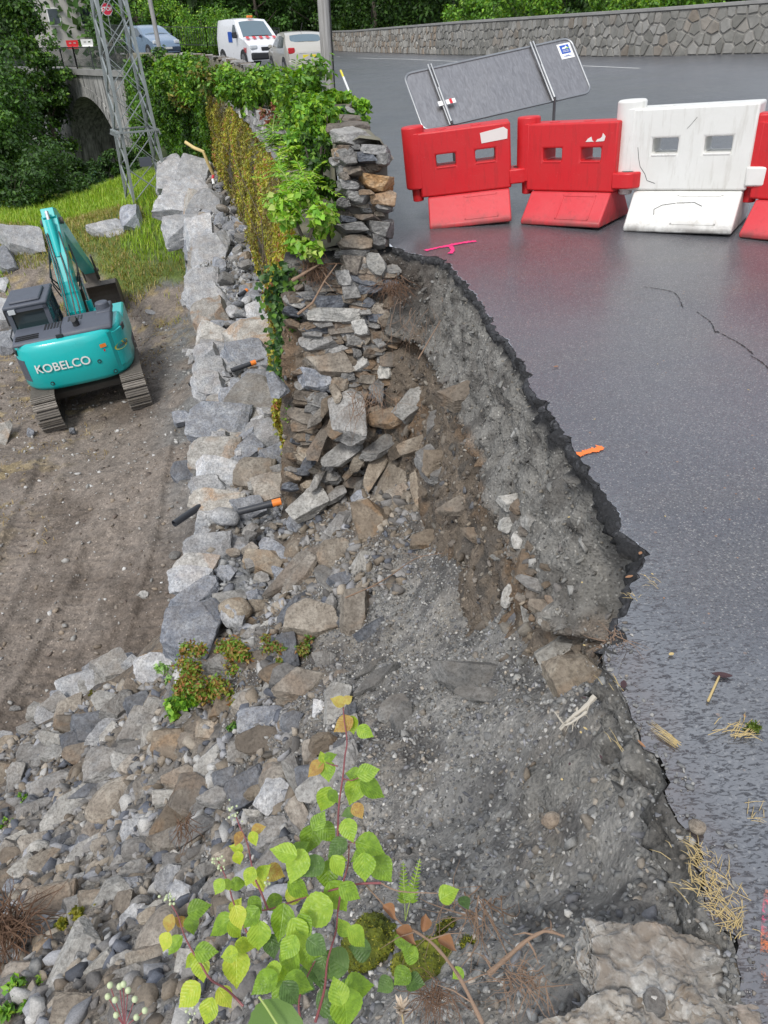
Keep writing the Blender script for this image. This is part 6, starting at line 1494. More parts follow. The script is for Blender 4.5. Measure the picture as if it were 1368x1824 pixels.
    bld(m, 'quick_coupler', 'dirty_steel', bevel=.02)
    c0 = Vector((5.15, .78)); R_ = .56; pr = []
    for k in range(13): a_ = math.radians(115-k*17); pr.append((c0.x+R_*math.cos(a_), c0.y+R_*math.sin(a_)*.95))
    n = len(pr); W2 = .66; v = []
    for sx in (-W2, W2):
        for (y, z) in pr: v.append((bx+sx, y, z))
        for (y, z) in pr: v.append((bx+sx, c0.x+(y-c0.x)*.93, c0.y+(z-c0.y)*.93))
    f = []
    for i in range(n-1): f += [(i, i+1, 2*n+i+1, 2*n+i), (n+i, 3*n+i, 3*n+i+1, n+i+1)]
    m = MB().add(v, f)
    for sx in (-W2, W2-.03):
        v = [(bx+sx, y, z) for y, z in pr]+[(bx+sx+.03, y, z) for y, z in pr]; m.add(v, [tuple(range(n)), tuple(range(2*n-1, n-1, -1))]+[(i, i+1, n+i+1, n+i) for i in range(n-1)]+[(n-1, 0, n, 2*n-1)])
    bk = bld(m, 'bucket', 'dirty_steel', fix=False)
    e0, e1 = pr[-1], pr[-2]; m = MB(); m.bar((bx-W2-.02, e0[0], e0[1]), (bx+W2+.02, e0[0], e0[1]), .05, .14); bld(m, 'cutting_edge', 'track_steel', bk)
    # work lamp
    m = MB(); m.box(-1.15, -1.0, cy0-.06, cy0, cz1-.12, cz1-.02); bld(m, 'work_lamp', 'lamp_clear')
    return E_
put_excavator()
# ================================================================== CARS (local: x right, y forward, z up)
def car(label, co, rz, L, W, H, prof, belt, glass, paint, cat='car', front=True, wheels=(.18, .80), wr=.31):
    """prof: side outline (y fraction from the tail, z) clockwise from rear bottom over the roof to front bottom"""
    e = empty('car' if cat == 'car' else 'van', co, rz); tag(e, label, cat)
    def wf_(y, z):
        k = 1.
        if z > belt: k = 1-.20*((z-belt)/(H-belt))**1.1
        if z < .45: k = 1-.05*(.45-z)/.3
        yy = y/L; k *= 1-.10*max(0, (abs(yy-.5)-.40)/.10)**2
        return k
    Pr = []
    for (a, b) in zip(prof, prof[1:]):
        for k in range(4): t = k/4; Pr.append(((a[0]+(b[0]-a[0])*t)*L, a[1]+(b[1]-a[1])*t))
    Pr.append((prof[-1][0]*L, prof[-1][1]))
    m = MB(); n = len(Pr); cols = [-1, -.93, -.6, 0, .6, .93, 1]; v = []
    for (y, z) in Pr:
        k = wf_(y, z)
        for c_ in cols:
            crown = (1-abs(c_)**2.5)*.035; v.append((c_*W/2*k, y-L/2+(crown*1.6 if y > L*.85 else -crown*1.6 if y < L*.1 else 0), z+(crown if z > .6 else 0)))
    nc = len(cols); f = [(i*nc+j, i*nc+j+1, (i+1)*nc+j+1, (i+1)*nc+j) for i in range(n-1) for j in range(nc-1)]
    # sides: fan strips down to sill
    base = len(v); 
    for (y, z) in Pr:
        k = wf_(y, .3)
        for sx in (-1, 1): v.append((sx*W/2*k*.97, y-L/2, .22))
        kb = wf_(y, min(z, belt))
        for sx in (-1, 1): v.append((sx*W/2*kb*1.0, y-L/2, min(z, belt)))
    for i in range(n-1):
        for q, (s0, s1) in enumerate(((0, 2), (1, 3))):
            lo, md = base+i*4+q, base+i*4+q+2; lo2, md2 = lo+4, md+4; tp_, tp2 = (i*nc+(nc-1)*q), ((i+1)*nc+(nc-1)*q)
            f += [(lo, lo2, md2, md), (md, md2, tp2, tp_)]
    m.add(v, f); b = m.build('body', M[paint], e, smooth=True, ang=38)
    # wheels and arches
    for fy in wheels:
        for sx in (-1, 1):
            x = sx*(W/2-.09); y = fy*L-L/2
            MB().tube([(sx*(W/2-.25), y, wr+.01), (sx*(W/2+.006), y, wr+.01)], wr+.06, 26).build('wheel_arch', M['black_plastic'], e)
            t_ = MB().tube([(x-sx*.1, y, wr), (x+sx*.105, y, wr)], wr, 26).build('tyre', M['tyre'], e, bevel=.02)
            MB().tube([(x+sx*.1, y, wr), (x+sx*.112, y, wr)], wr*.66, 18).build('rim', M['rim'], t_)
    # windows
    for (nm, mat, pts, side) in glass:
        if side == 's':
            for sx in (-1, 1):
                v = [(sx*(W/2*wf_(y*L, z)+.006), y*L-L/2, z) for y, z in pts]; MB().add(v, [tuple(range(len(v)))]).build(nm, M[mat], e, fix=False)
        else:                                       # across the car: (y0,z0,halfw0),(y1,z1,halfw1), offset along y
            (y0, z0, h0), (y1, z1, h1), off = pts; v = []
            for k in range(7):
                s_ = -1+k/3
                for (y, z, h) in ((y0, z0, h0), (y1, z1, h1)):
                    cr_ = (1-abs(s_)**2.5)*.035; dz = cr_; dy = (cr_*1.6 if y*L > L*.85 else -cr_*1.6 if y*L < L*.1 else 0); v.append((s_*h*W/2, y*L-L/2+off+dy, z+dz+(.012 if abs(off) < .02 else .006)))
            MB().add(v, [(2*k, 2*k+2, 2*k+3, 2*k+1) for k in range(6)]).build(nm, M[mat], e, fix=False)
    return e
def carbox(e, name, mat, x0, x1, y0, y1, z0, z1, bevel=.01, mirror=False):
    MB().box(x0, x1, y0, y1, z0, z1).build(name, M[mat], e, bevel=bevel)
    if mirror: MB().box(-x1, -x0, y0, y1, z0, z1).build(name, M[mat], e, bevel=bevel)
hatch = [(0, .28), (-.005, .55), (0, .80), (.03, .96), (.085, 1.12), (.16, 1.36), (.24, 1.44), (.42, 1.47), (.55, 1.42), (.62, 1.25), (.72, .98), (.86, .88), (.97, .72), (1.0, .5), (.995, .25)]
def ctr(u, v, t): p = at(u, v, t=t); return p
pc = at(533, 134, t=29.5); pc.z += .02
c1 = car('beige metallic hatchback seen from behind, half hidden by the plants on the parapet', pc, math.radians(17), 4.2, 1.75, 1.47, hatch, .93,
    [('rear_window', 'glass_sky', ((.088, 1.12, .74), (.158, 1.35, .66), -.012), 'x'), ('side_window', 'glass_dark', [(.17, .98), (.21, 1.30), (.36, 1.36), (.36, .96)], 's'), ('side_window', 'glass_dark', [(.375, .96), (.375, 1.36), (.50, 1.36), (.60, 1.2), (.66, 1.0)], 's')], 'car_beige')
carbox(c1, 'tail_light', 'tail_red', .55, .80, -2.13, -1.98, .78, .98, .03, True); carbox(c1, 'number_plate', 'yellow', -.26, .26, -2.165, -2.13, .62, .74); carbox(c1, 'bumper', 'car_beige', -.82, .82, -2.17, -1.9, .32, .58, .06)
carbox(c1, 'door_mirror', 'car_beige', .88, 1.02, .75, .87, .95, 1.08, .03, True); carbox(c1, 'chrome_strip', 'chrome', -.4, .4, -2.16, -2.13, .78, .80); MB().tube([(0, -.9, 1.47), (0, -1.3, 1.75)], .012, 6).build('aerial', M['black_plastic'], c1)
vanp = [(0, .28), (-.002, .6), (0, 1.3), (.01, 1.70), (.05, 1.80), (.35, 1.83), (.55, 1.78), (.66, 1.45), (.745, 1.12), (.88, 1.0), (.97, .80), (1.0, .5), (.99, .25)]
pc = at(450, 118, t=33.5); pc.z += .02
c2 = car('white delivery van with red striped hood and orange roof light, facing the camera', pc, math.radians(180+30), 4.2, 1.8, 1.83, vanp, 1.08,
    [('windscreen', 'glass_sky', ((.585, 1.70, .68), (.74, 1.14, .80), .035), 'x'), ('side_window', 'glass_dark', [(.50, 1.12), (.52, 1.62), (.575, 1.60), (.69, 1.15)], 's')], 'car_white', 'van')
carbox(c2, 'headlight', 'lamp_clear', .52, .84, 1.92, 2.09, .68, .84, .04, True); carbox(c2, 'grille', 'black_plastic', -.34, .34, 2.05, 2.13, .62, .76, .02); carbox(c2, 'bumper', 'black_plastic', -.84, .84, 2.0, 2.16, .28, .56, .06)
carbox(c2, 'roof_light', 'orange_tape', -.12, .12, .2, .36, 1.85, 1.94, .02); carbox(c2, 'door_mirror', 'black_plastic', .92, 1.1, .72, .85, 1.1, 1.34, .03, True); carbox(c2, 'wiper', 'black_plastic', -.5, .3, 1.03, 1.06, 1.17, 1.19)
for x in (-.62, -.30, .02, .34, .66):
    v = [(x-.10, 1.25, 1.16), (x+.06, 1.25, 1.16), (x+.14, 1.66, 1.075), (x-.02, 1.66, 1.075)]; MB().add([(a, b, c) for a, b, c in v], [(0, 1, 2, 3)]).build('warning_stripe', M['red_print'], c2, fix=False)
for sx in (-1, 1):
    for k in range(3):
        x = sx*(.9+.004); v = [(x, 1.35+k*.12, .55), (x, 1.41+k*.12, .55), (x, 1.47+k*.12, .75), (x, 1.41+k*.12, .75)]; MB().add(v, [(0, 1, 2, 3)]).build('warning_stripe', M['red_print'], c2, fix=False)
    v = [(sx*.906, .15, .95), (sx*.906, -.35, .95), (sx*.906, -.35, 1.35), (sx*.906, .15, 1.35)]; MB().add(v, [(0, 1, 2, 3)]).build('logo_panel', M['blue_print'], c2, fix=False)
mpv = [(0, .28), (0, .6), (.02, 1.1), (.08, 1.5), (.2, 1.6), (.45, 1.6), (.58, 1.45), (.72, 1.1), (.84, .98), (.96, .78), (1.0, .5), (.99, .25)]
pc = at(276, 104, t=43); pc.z += .05
c3 = car('dark blue compact people carrier facing the camera behind the slim pole', pc, math.radians(180-28+66), 4.1, 1.75, 1.6, mpv, 1.0,
    [('windscreen', 'glass_sky', ((.47, 1.57, .66), (.70, 1.15, .80), .014), 'x'), ('side_window', 'glass_dark', [(.12, 1.05), (.16, 1.45), (.34, 1.50), (.34, 1.04)], 's'), ('side_window', 'glass_dark', [(.36, 1.04), (.36, 1.5), (.47, 1.48), (.64, 1.1)], 's')], 'car_silverblue')
carbox(c3, 'headlight', 'lamp_clear', .5, .82, 1.86, 2.02, .68, .86, .04, True); carbox(c3, 'bumper', 'car_blue', -.82, .82, 1.95, 2.1, .3, .55, .05); carbox(c3, 'number_plate', 'plate', -.26, .26, 2.1, 2.12, .42, .52); carbox(c3, 'door_mirror', 'car_blue', .88, 1.02, .6, .72, 1.02, 1.18, .03, True)
# ================================================================== VEGETATION
def nrm(A): return A/(np.linalg.norm(A, axis=1, keepdims=True)+1e-9)
def blob(n, c, r, shell=.55):
    """points in an uneven crown; r = (rx, ry, rz)"""
    d = nrm(rng.normal(0, 1, (n, 3))); q = 1+.28*fbm(d+np.array(c)[None]*.37, 2.2, 3, int(abs(c[0]*7+c[1]*13)) % 97); rad = rng.uniform(shell, 1, n)*q
    return np.array(c)+d*rad[:, None]*np.array(r), d
def clumps(n, c, r, k, cr):
    """leaf positions grouped in k clumps spread through the crown"""
    C_, _ = blob(k, c, r, .45); P, Dn = [], []
    for i in range(k):
        s_ = cr*random.uniform(.6, 1.35); m = int(n/k*random.uniform(.6, 1.4)); p, d = blob(m, C_[i], (s_, s_, s_*.7), .3); P.append(p); Dn.append(d)
    return np.vstack(P), np.vstack(Dn)
def tree(co, h, r, label, pal, n=9000, leaf=.16, k=40, cat='tree', group=None, trunkr=.16, c0=.25, cr=None, name='tree', trunk_lean=(0, 0)):
    co = Vector(co); e = empty(name, co); tag(e, label, cat, group)
    cz = h*(c0+(1-c0)/2); rz = h*(1-c0)/2
    P, Dn = clumps(n, (trunk_lean[0]*.5, trunk_lean[1]*.5, cz), (r, r, rz), k, cr or r*.33)
    leaf_cloud('crown', P, Dn*.8+[0, 0, .5], leaf, pal, e, asp=.62, jit=.18)
    m = MB(); tops = []
    pts = [Vector((0, 0, -.3)), Vector((.1*r*random.uniform(-1, 1)+trunk_lean[0]*.3, trunk_lean[1]*.3, h*.3)), Vector((trunk_lean[0]*.6, trunk_lean[1]*.6, h*.6)), Vector((trunk_lean[0], trunk_lean[1], h*.88))]
    m.tube(pts, [trunkr, trunkr*.8, trunkr*.5, trunkr*.15], 8); m.build('trunk', M['bark'], e, smooth=True)
    for _ in range(7):
        a_ = random.uniform(0, 6.28); z = random.uniform(.25, .7)*h; p0 = pts[0].lerp(pts[-1], z/h*.98); L_ = r*random.uniform(.6, .95)
        MB().tube([p0, p0+Vector((math.cos(a_)*L_*.5, math.sin(a_)*L_*.5, h*.06)), p0+Vector((math.cos(a_)*L_, math.sin(a_)*L_, h*.14))], [trunkr*.45, trunkr*.25, trunkr*.08], 6).build('limb', M['bark'], e, smooth=True)
    return e
VG = 'green plants growing along the parapet'
# --- trees on the left bank of the stream
LG = 'leafy trees on the left bank of the stream'
def lt(u, v, t, h, r, label, pal, **k):
    p = at(u, v, t=t); co = Vector((p.x, p.y, float(dirt0(p.x, p.y))-.3)); return tree(co, p.z-co.z+h, r, label, pal, group=LG, **k)
MIDG = [(.045, .11, .018), (.06, .15, .022), (.085, .19, .03), (.035, .085, .015)]
lt(-75, 120, 31, 2.2, 3.2, 'dark tall tree filling the upper left corner', DARK+GREEN[:2], n=26000, leaf=.17, k=80, trunkr=.2, c0=.22, trunk_lean=(.5, -.4))
lt(-14, 245, 27.5, 1.0, 1.05, 'fresh green tree in front of the bridge arch side', MIDG+[(.12, .24, .03)], n=20000, leaf=.13, k=60, trunkr=.12, c0=.30)
lt(-60, 250, 29, 1.6, 2.0, 'bright green low tree at the left picture edge', MIDG, n=16000, leaf=.14, k=50, trunkr=.13, c0=.25)
lt(45, 40, 40, 2.2, 1.5, 'olive green tree crown left of the mast top', GREEN+DARK, n=15000, leaf=.2, k=50, trunkr=.14, c0=.35)
lt(-50, 40, 40, 3.2, 3.6, 'very dark tree behind the corner trees', DARK, n=14000, leaf=.26, k=50, trunkr=.2, c0=.2)
def shrub(co, r, label, pal, n=2500, leaf=.10, k=14, group=None, cat='bush', asp=.55, name='bush', droop=.2, stems=True, cr=None):
    if group == VG and (Vector(co)-EYE).length > 10.5: r = tuple(x*.70 for x in r); co = Vector(co)-Vector((0, 0, r[2]*.75)); n = int(n*.7)
    e = empty(name, co); tag(e, label, cat, group); P, Dn = clumps(n, (0, 0, r[2]*.6), r, k, cr or min(r)*.45)
    leaf_cloud('leaves', P, Dn*.7+[0, 0, .5], leaf, pal, e, asp=asp, droop=droop)
    if stems:
        for _ in range(5): a_ = random.uniform(0, 6.28); MB().tube([(0, 0, -.1), (r[0]*.3*math.cos(a_), r[1]*.3*math.sin(a_), r[2]*.5), (r[0]*.7*math.cos(a_), r[1]*.7*math.sin(a_), r[2]*1.2)], [.018, .012, .005], 5).build('stem', M['bark'], e)
    return e
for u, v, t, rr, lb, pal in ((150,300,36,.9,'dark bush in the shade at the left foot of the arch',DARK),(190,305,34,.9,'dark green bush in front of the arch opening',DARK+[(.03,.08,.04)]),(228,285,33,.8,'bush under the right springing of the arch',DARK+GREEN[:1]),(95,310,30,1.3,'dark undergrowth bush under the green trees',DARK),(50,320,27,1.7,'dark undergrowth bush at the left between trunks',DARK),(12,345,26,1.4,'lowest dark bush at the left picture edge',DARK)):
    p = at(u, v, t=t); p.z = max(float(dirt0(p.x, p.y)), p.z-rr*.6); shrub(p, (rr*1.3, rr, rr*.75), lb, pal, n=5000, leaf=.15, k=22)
# --- grass on the bank
n = 60000; X = rng.uniform(-20, -5.2, n); Y = rng.uniform(19, 31, n); k = (Y+.25*X+1.5*fbm2(X, Y, .7, 4, 61) > 19.0+rng.normal(0, .35, n)) & (X < facex(Y)-.1) & ~((X > ripx(Y)-.2) & (Y < 26.3)); X, Y = X[k], Y[k]
yl = fbm2(X, Y, .35, 3, 101)
g1 = yl+.10*(Y-24) > -.15
P = np.stack([X, Y, Hdirt(X, Y)], 1)
tag(blades('grass', P[g1], .24, [(.24, .40, .035), (.33, .50, .05), (.19, .34, .03), (.42, .50, .09)], wd=.011, lean=.5, kind='stuff'), 'long bright green grass on the bank below the bridge', 'grass')
tag(blades('dry_grass', P[~g1], .17, [(.30, .30, .07), (.24, .28, .05), (.42, .34, .13)], wd=.011, lean=.7, kind='stuff'), 'trampled yellowish grass along the edge of the dirt', 'grass')
n = 5200; X = rng.uniform(-12, -4.5, n); Y = rng.uniform(9, 21, n); q = fbm2(X, Y, .9, 4, 62)+.3*sstep(-X, 5.5, 7.5)+.35*sstep(Y, 15, 20); k = (q > .38) & (X < ripx(Y)-.3); X, Y = X[k], Y[k]
tag(blades('straw_litter', np.stack([X, Y, Hdirt(X, Y)], 1), .07, [(.45, .35, .16), (.36, .28, .12), (.30, .22, .10)], wd=.008, lean=1.2, kind='stuff'), 'dry straw litter strewn over the brown dirt', 'straw')
# --- climbing plants on the face of the old wall
def wallpts(n, y0, y1, z0, z1, off=-.06, bias=1.):
    s_ = rng.uniform(0, 1, n)**bias; y = y0+(y1-y0)*s_; z = rng.uniform(z0, z1, n); bz = np.interp(z, [-5.5, -2.6, -.3, -.05], [-.16, -.07, .09, .25])
    x = facex(y)+bz; e_ = 1e-2; tx = facex(y+e_)-facex(y); L_ = np.hypot(tx, e_); nx, ny = -e_/L_, tx/L_
    o_ = -off+.05*rng.random(n)+.12*np.maximum(0, fbm(np.stack([y, z, z*0], 1), 1.8, 3, 151)); return np.stack([x+nx*o_, y+ny*o_, z+np.asarray(road_z(x+.9, y))], 1), np.stack([nx, ny, np.full(n, .35)], 1)
P, Nn = wallpts(56000, 6.63, 30, -2.75, .05, bias=1.25)
cl = fbm(P, 1.3, 4, 111)+.4*fbm(P*[1, 1, .4], 5, 2, 112); keep = cl > -.55
cr_ = empty('wall_creeper', (-2, 12, -1), wc=True); tag(cr_, 'carpet of olive and rusty climbing plants covering the face of the old wall', 'climbing plants')
P, Nn, cl = P[keep], Nn[keep], cl[keep]
for i, (lo, hi, pal) in enumerate(((-.6, -.05, [(.20, .19, .04), (.15, .155, .035), (.27, .23, .05), (.18, .12, .05)]), (-.05, .3, [(.32, .31, .04), (.25, .27, .035), (.38, .34, .06), (.20, .23, .035)]), (.3, 2, [(.44, .40, .05), (.35, .36, .045), (.24, .30, .04), (.32, .14, .06)]))):
    k = (cl > lo) & (cl <= hi); leaf_cloud('foliage', P[k], Nn[k], .045+.0016*P[k][:, 1], pal, cr_, asp=.5, droop=.8)['kind'] = 'stuff'
P, Nn = wallpts(2600, 6.64, 7.3, -2.6, -.2); leaf_cloud('foliage', P, Nn, .04, [(.35, .34, .05), (.26, .22, .04), (.30, .10, .05), (.42, .38, .05)], cr_, asp=.5, droop=.6)['kind'] = 'stuff'
# far stretch of the wall: green climbers
P, Nn = wallpts(26000, 26.5, 43, -3.2, .45, off=-.10)
e = empty('green_climber', (-8, 32, -1), wc=True); tag(e, 'fresh green climbers hanging over the far part of the old wall near the bridge', 'climbing plants')
cl = fbm(P, .9, 4, 121)
for lo, hi, pal in ((-2, 0, DARK+GREEN[:2]), (0, 2, GREEN+FRESH[:2])): k = (cl > lo) & (cl <= hi); leaf_cloud('foliage', P[k]+rng.normal(0, .09, (k.sum(), 3)), Nn[k], .15, pal, e, asp=.6, droop=.3)['kind'] = 'stuff'
# ivy strip hanging along the torn vertical edge
n = 3400; z = rng.uniform(-2.35, -.15, n); wd_ = np.interp(z, [-2.4, -1.3, -.9, -.1], [.045, .06, .09, .12]); P = np.stack([-.755+.07*z+rng.normal(0, 1, n)*wd_, 6.55-.10*rng.random(n)+.02*z, z], 1)
e = empty('ivy', (-.9, 6.5, -2.2), wc=True); tag(e, 'dark ivy strand hanging down the torn vertical edge of the old wall', 'ivy')
k = z > -1.35; leaf_cloud('leaves', P[k], np.tile([-.1, -1, .4], (k.sum(), 1)), .06, IVY+[(.10, .2, .03)], e, asp=.85); leaf_cloud('leaves', P[~k], np.tile([-.1, -1, .4], ((~k).sum(), 1)), .045, [(.30, .30, .05), (.40, .36, .06), (.14, .22, .04)], e, asp=.6)
MB().tube([(-.77, 6.48, -.2), (-.82, 6.46, -.9), (-.87, 6.45, -1.6), (-.92, 6.42, -2.3)], .012, 6).build('vine', M['brown_root'], e)
e = empty('fern', at(520, 745, y=6.3)); tag(e, 'small light green fern tuft growing from the torn wall edge', 'plant'); P, Dn = blob(160, (0, 0, 0), (.10, .06, .13)); leaf_cloud('leaves', P, Dn+[0, -1, .3], .06, FRESH, e, asp=.3)
# bushes that crown the parapet, near to far
VG = 'green plants growing along the parapet'
def pinnate(name, co, n, L, pal, label, spread=1., up=.6, cat='plant', group=VG, llen=.055, toward=(-.3, -.6), pairs=7, asp=.34):
    """arching stems with paired leaflets (ash, elder)"""
    co = Vector(co); e = empty(name, co); tag(e, label, cat, group); LP, LN, LT = [], [], []
    st = MB()
    for _ in range(n):
        a_ = random.uniform(0, 6.28); d = Vector((math.cos(a_)*spread+toward[0], math.sin(a_)*spread+toward[1], random.uniform(.1, 1)*up)).normalized(); l = L*random.uniform(.5, 1.2); o = Vector((random.uniform(-1, 1)*L*.5*spread, random.uniform(-1, 1)*L*.5*spread, random.uniform(-.3, .6)*L))
        side = d.cross(Vector((0, 0, 1))).normalized(); prev = o
        for k in range(pairs+1):
            t = (k+1)/(pairs+1); p = o+d*l*t+Vector((0, 0, -.35*l*t*t)); 
            if k % 2 == 0 or k == pairs: st.bar(prev, p, .004+.004*(1-t)); prev = p
            for s_ in ((-1, 1) if k < pairs else (0,)):
                T = (side*s_*.9+d*.6+Vector((0, 0, -.15))).normalized() if s_ else d; LP.append(p); LT.append(T); LN.append(Vector((random.gauss(0, .25), random.gauss(0, .25), 1)))
    n_ = len(LP); P = np.array([p[:] for p in LP]); T = np.array([p[:] for p in LT]); Nn = np.array([p[:] for p in LN]); Nn -= (T*Nn).sum(1, keepdims=True)*T; Nn = nrm(Nn); B_ = np.cross(Nn, T); s_ = llen*rng.uniform(.7, 1.3, (n_, 1))
    V = np.stack([P, P+T*s_*.45+B_*s_*asp/2+Nn*s_*.06, P+T*s_-Nn*s_*.1, P+T*s_*.45-B_*s_*asp/2+Nn*s_*.06], 1).reshape(-1, 3); k = np.arange(n_)[:, None]*4
    link('leaves', npmesh('leaves', V, np.concatenate([k+[0, 1, 2], k+[0, 2, 3]]), np.repeat(pick(pal, n_, .15), 4, axis=0)), M['leaf'], e); st.build('stems', M['green_stem'], e, fix=False); return e
def on(u, v, t): return at(u, v, t=t)
BR = [(.16, .34, .03), (.22, .42, .04), (.30, .46, .05), (.12, .28, .03)]
shrub(on(545, 420, 6.0), (.27, .20, .23), 'fresh green clump of broad leaves overhanging the torn wall edge, lowest of the parapet plants', BR+[(.36, .44, .12)], n=1300, leaf=.065, k=12, group=VG, asp=.75)
shrub(on(585, 410, 6.25), (.10, .12, .13), 'small leafy sprig beside the brown root tangle at the wall edge', FRESH, n=350, leaf=.06, k=6, group=VG, asp=.7)
pinnate('ash_seedling', on(540, 340, 6.2), 60, .26, BR, 'bright feathery leaved bush bulging from the torn end of the parapet', llen=.065)
pinnate('ash_seedling', on(530, 290, 6.9), 60, .28, BR+[(.35, .45, .08)], 'yellow green feathery bush just above the bright one at the parapet', llen=.07)
pinnate('ash_seedling', on(512, 375, 6.5), 36, .20, BR, 'bright feathery plant hanging lowest on the outer wall face', llen=.055)
pinnate('ash_seedling', on(508, 250, 7.6), 40, .26, BR+GREEN, 'feathery green plant on the wall ledge left of the ivy covered coping', llen=.065)
shrub(on(568, 350, 6.35), (.16, .16, .34), 'dark leafy mass in the shade beside the torn masonry', DARK+GREEN, n=1600, leaf=.055, k=14, group=VG, asp=.6)
shrub(on(575, 265, 6.9), (.34, .26, .24), 'low light green bush spilling over the parapet top at its near end', BR+GREEN[:2], n=2600, leaf=.06, k=20, group=VG, asp=.6)
shrub(on(610, 235, 7.6), (.30, .35, .10), 'ivy with shiny round leaves lying on the parapet coping', IVY+FRESH[:3], n=1700, leaf=.065, k=16, group=VG, asp=.9)
shrub(on(590, 205, 8.6), (.38, .45, .16), 'bright ivy covered coping below the wooden pole', FRESH+BR, n=2200, leaf=.07, k=18, group=VG, asp=.9)
shrub(on(535, 215, 8.4), (.35, .35, .35), 'loose green bush on the wall face left of the pole', GREEN+FRESH, n=2600, leaf=.075, k=22, group=VG)
pinnate('elder_shoot', on(535, 185, 9.6), 80, .42, GREEN+FRESH, 'tall leafy elder shoots in front of the beige car', llen=.10, spread=.6, up=1.3, toward=(0, 0))
shrub(on(530, 180, 9.9), (.45, .45, .42), 'dense green bush below the beige car', GREEN+FRESH[:2], n=3200, leaf=.08, k=24, group=VG)
shrub(on(485, 205, 10.4), (.22, .25, .30), 'reddish brown seeding plant on the wall ledge', [(.24, .08, .05), (.30, .14, .07), (.16, .12, .04)], n=900, leaf=.06, k=12, group=VG)
shrub(on(462, 160, 12.5), (.55, .6, .42), 'mid green bush spreading on the parapet below the white van', GREEN+FRESH, n=3400, leaf=.09, k=26, group=VG)
shrub(on(425, 160, 14.5), (.6, .7, .5), 'bushy green plant left of the white van on the parapet', FRESH+GREEN, n=3600, leaf=.10, k=26, group=VG)
shrub(on(405, 145, 16), (.5, .7, .4), 'yellow green pointed bush on the parapet', FRESH+[(.25, .32, .05)], n=2600, leaf=.10, k=20, group=VG)
shrub(on(375, 140, 18.5), (.7, .9, .6), 'olive green bush on the wall top in the middle distance', GREEN+OLIVE[:3], n=3600, leaf=.11, k=26, group=VG)
shrub(on(345, 135, 21), (.8, 1., .7), 'leafy bush with young shoots on the wall top', FRESH+GREEN, n=3800, leaf=.12, k=26, group=VG)
shrub(on(312, 135, 24), (.9, 1.1, .8), 'green bush on the wall near the blue car', GREEN+FRESH, n=4200, leaf=.13, k=28, group=VG)
shrub(on(280, 125, 28), (1.0, 1.2, .9), 'shady green bush beside the slim pole at the bridge end', GREEN+DARK, n=4400, leaf=.15, k=28, group=VG)
shrub(on(270, 180, 27), (.9, 1.0, 1.3), 'dark green bush hanging down the wall behind the mast', DARK+GREEN, n=4600, leaf=.15, k=30, group=VG)
shrub(on(300, 195, 25), (.8, .9, 1.1), 'large green bush at the foot of the far wall right of the mast', GREEN+DARK[:2], n=4200, leaf=.13, k=28, group=VG)
shrub(on(255, 230, 29), (.8, .9, 1.1), 'broad leaved bush at the wall foot behind the mast platform', GREEN, n=3600, leaf=.15, k=24, group=VG)
shrub(on(322, 165, 22), (.5, .6, .6), 'olive bush climbing the wall right of the mast', OLIVE+GREEN, n=2800, leaf=.10, k=22, group=VG)
# roots and earth under the overhanging plants
flat('soil_root', (.15, .085, .05), .8)
def roots(co, n, L, mat, label, r=.006, down=.8, spread=.6, name='root_tangle', toward=(0, -.5)):
    co = Vector(co); e = empty(name, co); tag(e, label, 'roots'); m = MB()
    for _ in range(n):
        p = Vector((random.gauss(0, L*.25), random.gauss(0, L*.15), random.gauss(0, L*.15))); d = Vector((random.gauss(toward[0], spread), random.gauss(toward[1], spread), -down+random.gauss(0, .5))).normalized(); pts = [p]
        for k in range(5): d = (d+Vector((random.gauss(0, .35), random.gauss(0, .35), random.gauss(-.05, .3)))).normalized(); p = p+d*L*random.uniform(.1, .28); pts.append(p)
        rr = r*random.uniform(.3, 1.1); m.tube(pts, [rr*(1-.16*i) for i in range(6)], 5, False)
    o = m.build('roots', M[mat], e, fix=False, smooth=True); o['kind'] = 'stuff'; return e
roots(on(560, 470, 6.15), 130, .22, 'soil_root', 'brown root tangle hanging under the green plants at the wall edge', r=.005)
roots(on(700, 505, 5.95), 110, .22, 'soil_root', 'fine brown roots hanging out of the dark soil at the road corner', r=.0035, down=1.)
roots(on(655, 700, 5.9), 50, .35, 'brown_root', 'thin roots trailing down the middle of the torn wall', r=.0035, down=1.)
roots(on(745, 560, 5.8), 35, .5, 'brown_root', 'thin reddish roots trailing down the earth right of the torn wall', r=.002, down=1.2)
roots(on(1100, 1140, 2.18), 60, .10, 'brown_root', 'pale fine rootlets under the road edge notch', r=.002)
roots(on(850, 1610, 1.75), 40, .16, 'brown_root', 'reddish rootlets in the dark soil at the lower gravel slope', r=.0025)
roots(on(930, 1745, 1.45), 60, .09, 'brown_root', 'brown root tangle in the foreground left of the flat rock', r=.0018, down=.1, spread=1.)
roots(on(10, 1640, 4.1), 220, .30, 'soil_root', 'rusty mat of roots at the left picture edge', r=.006, down=.2, spread=1.)
roots(on(330, 1470, 4.2), 40, .14, 'soil_root', 'red brown roots hanging from the earth covered stone', r=.004)
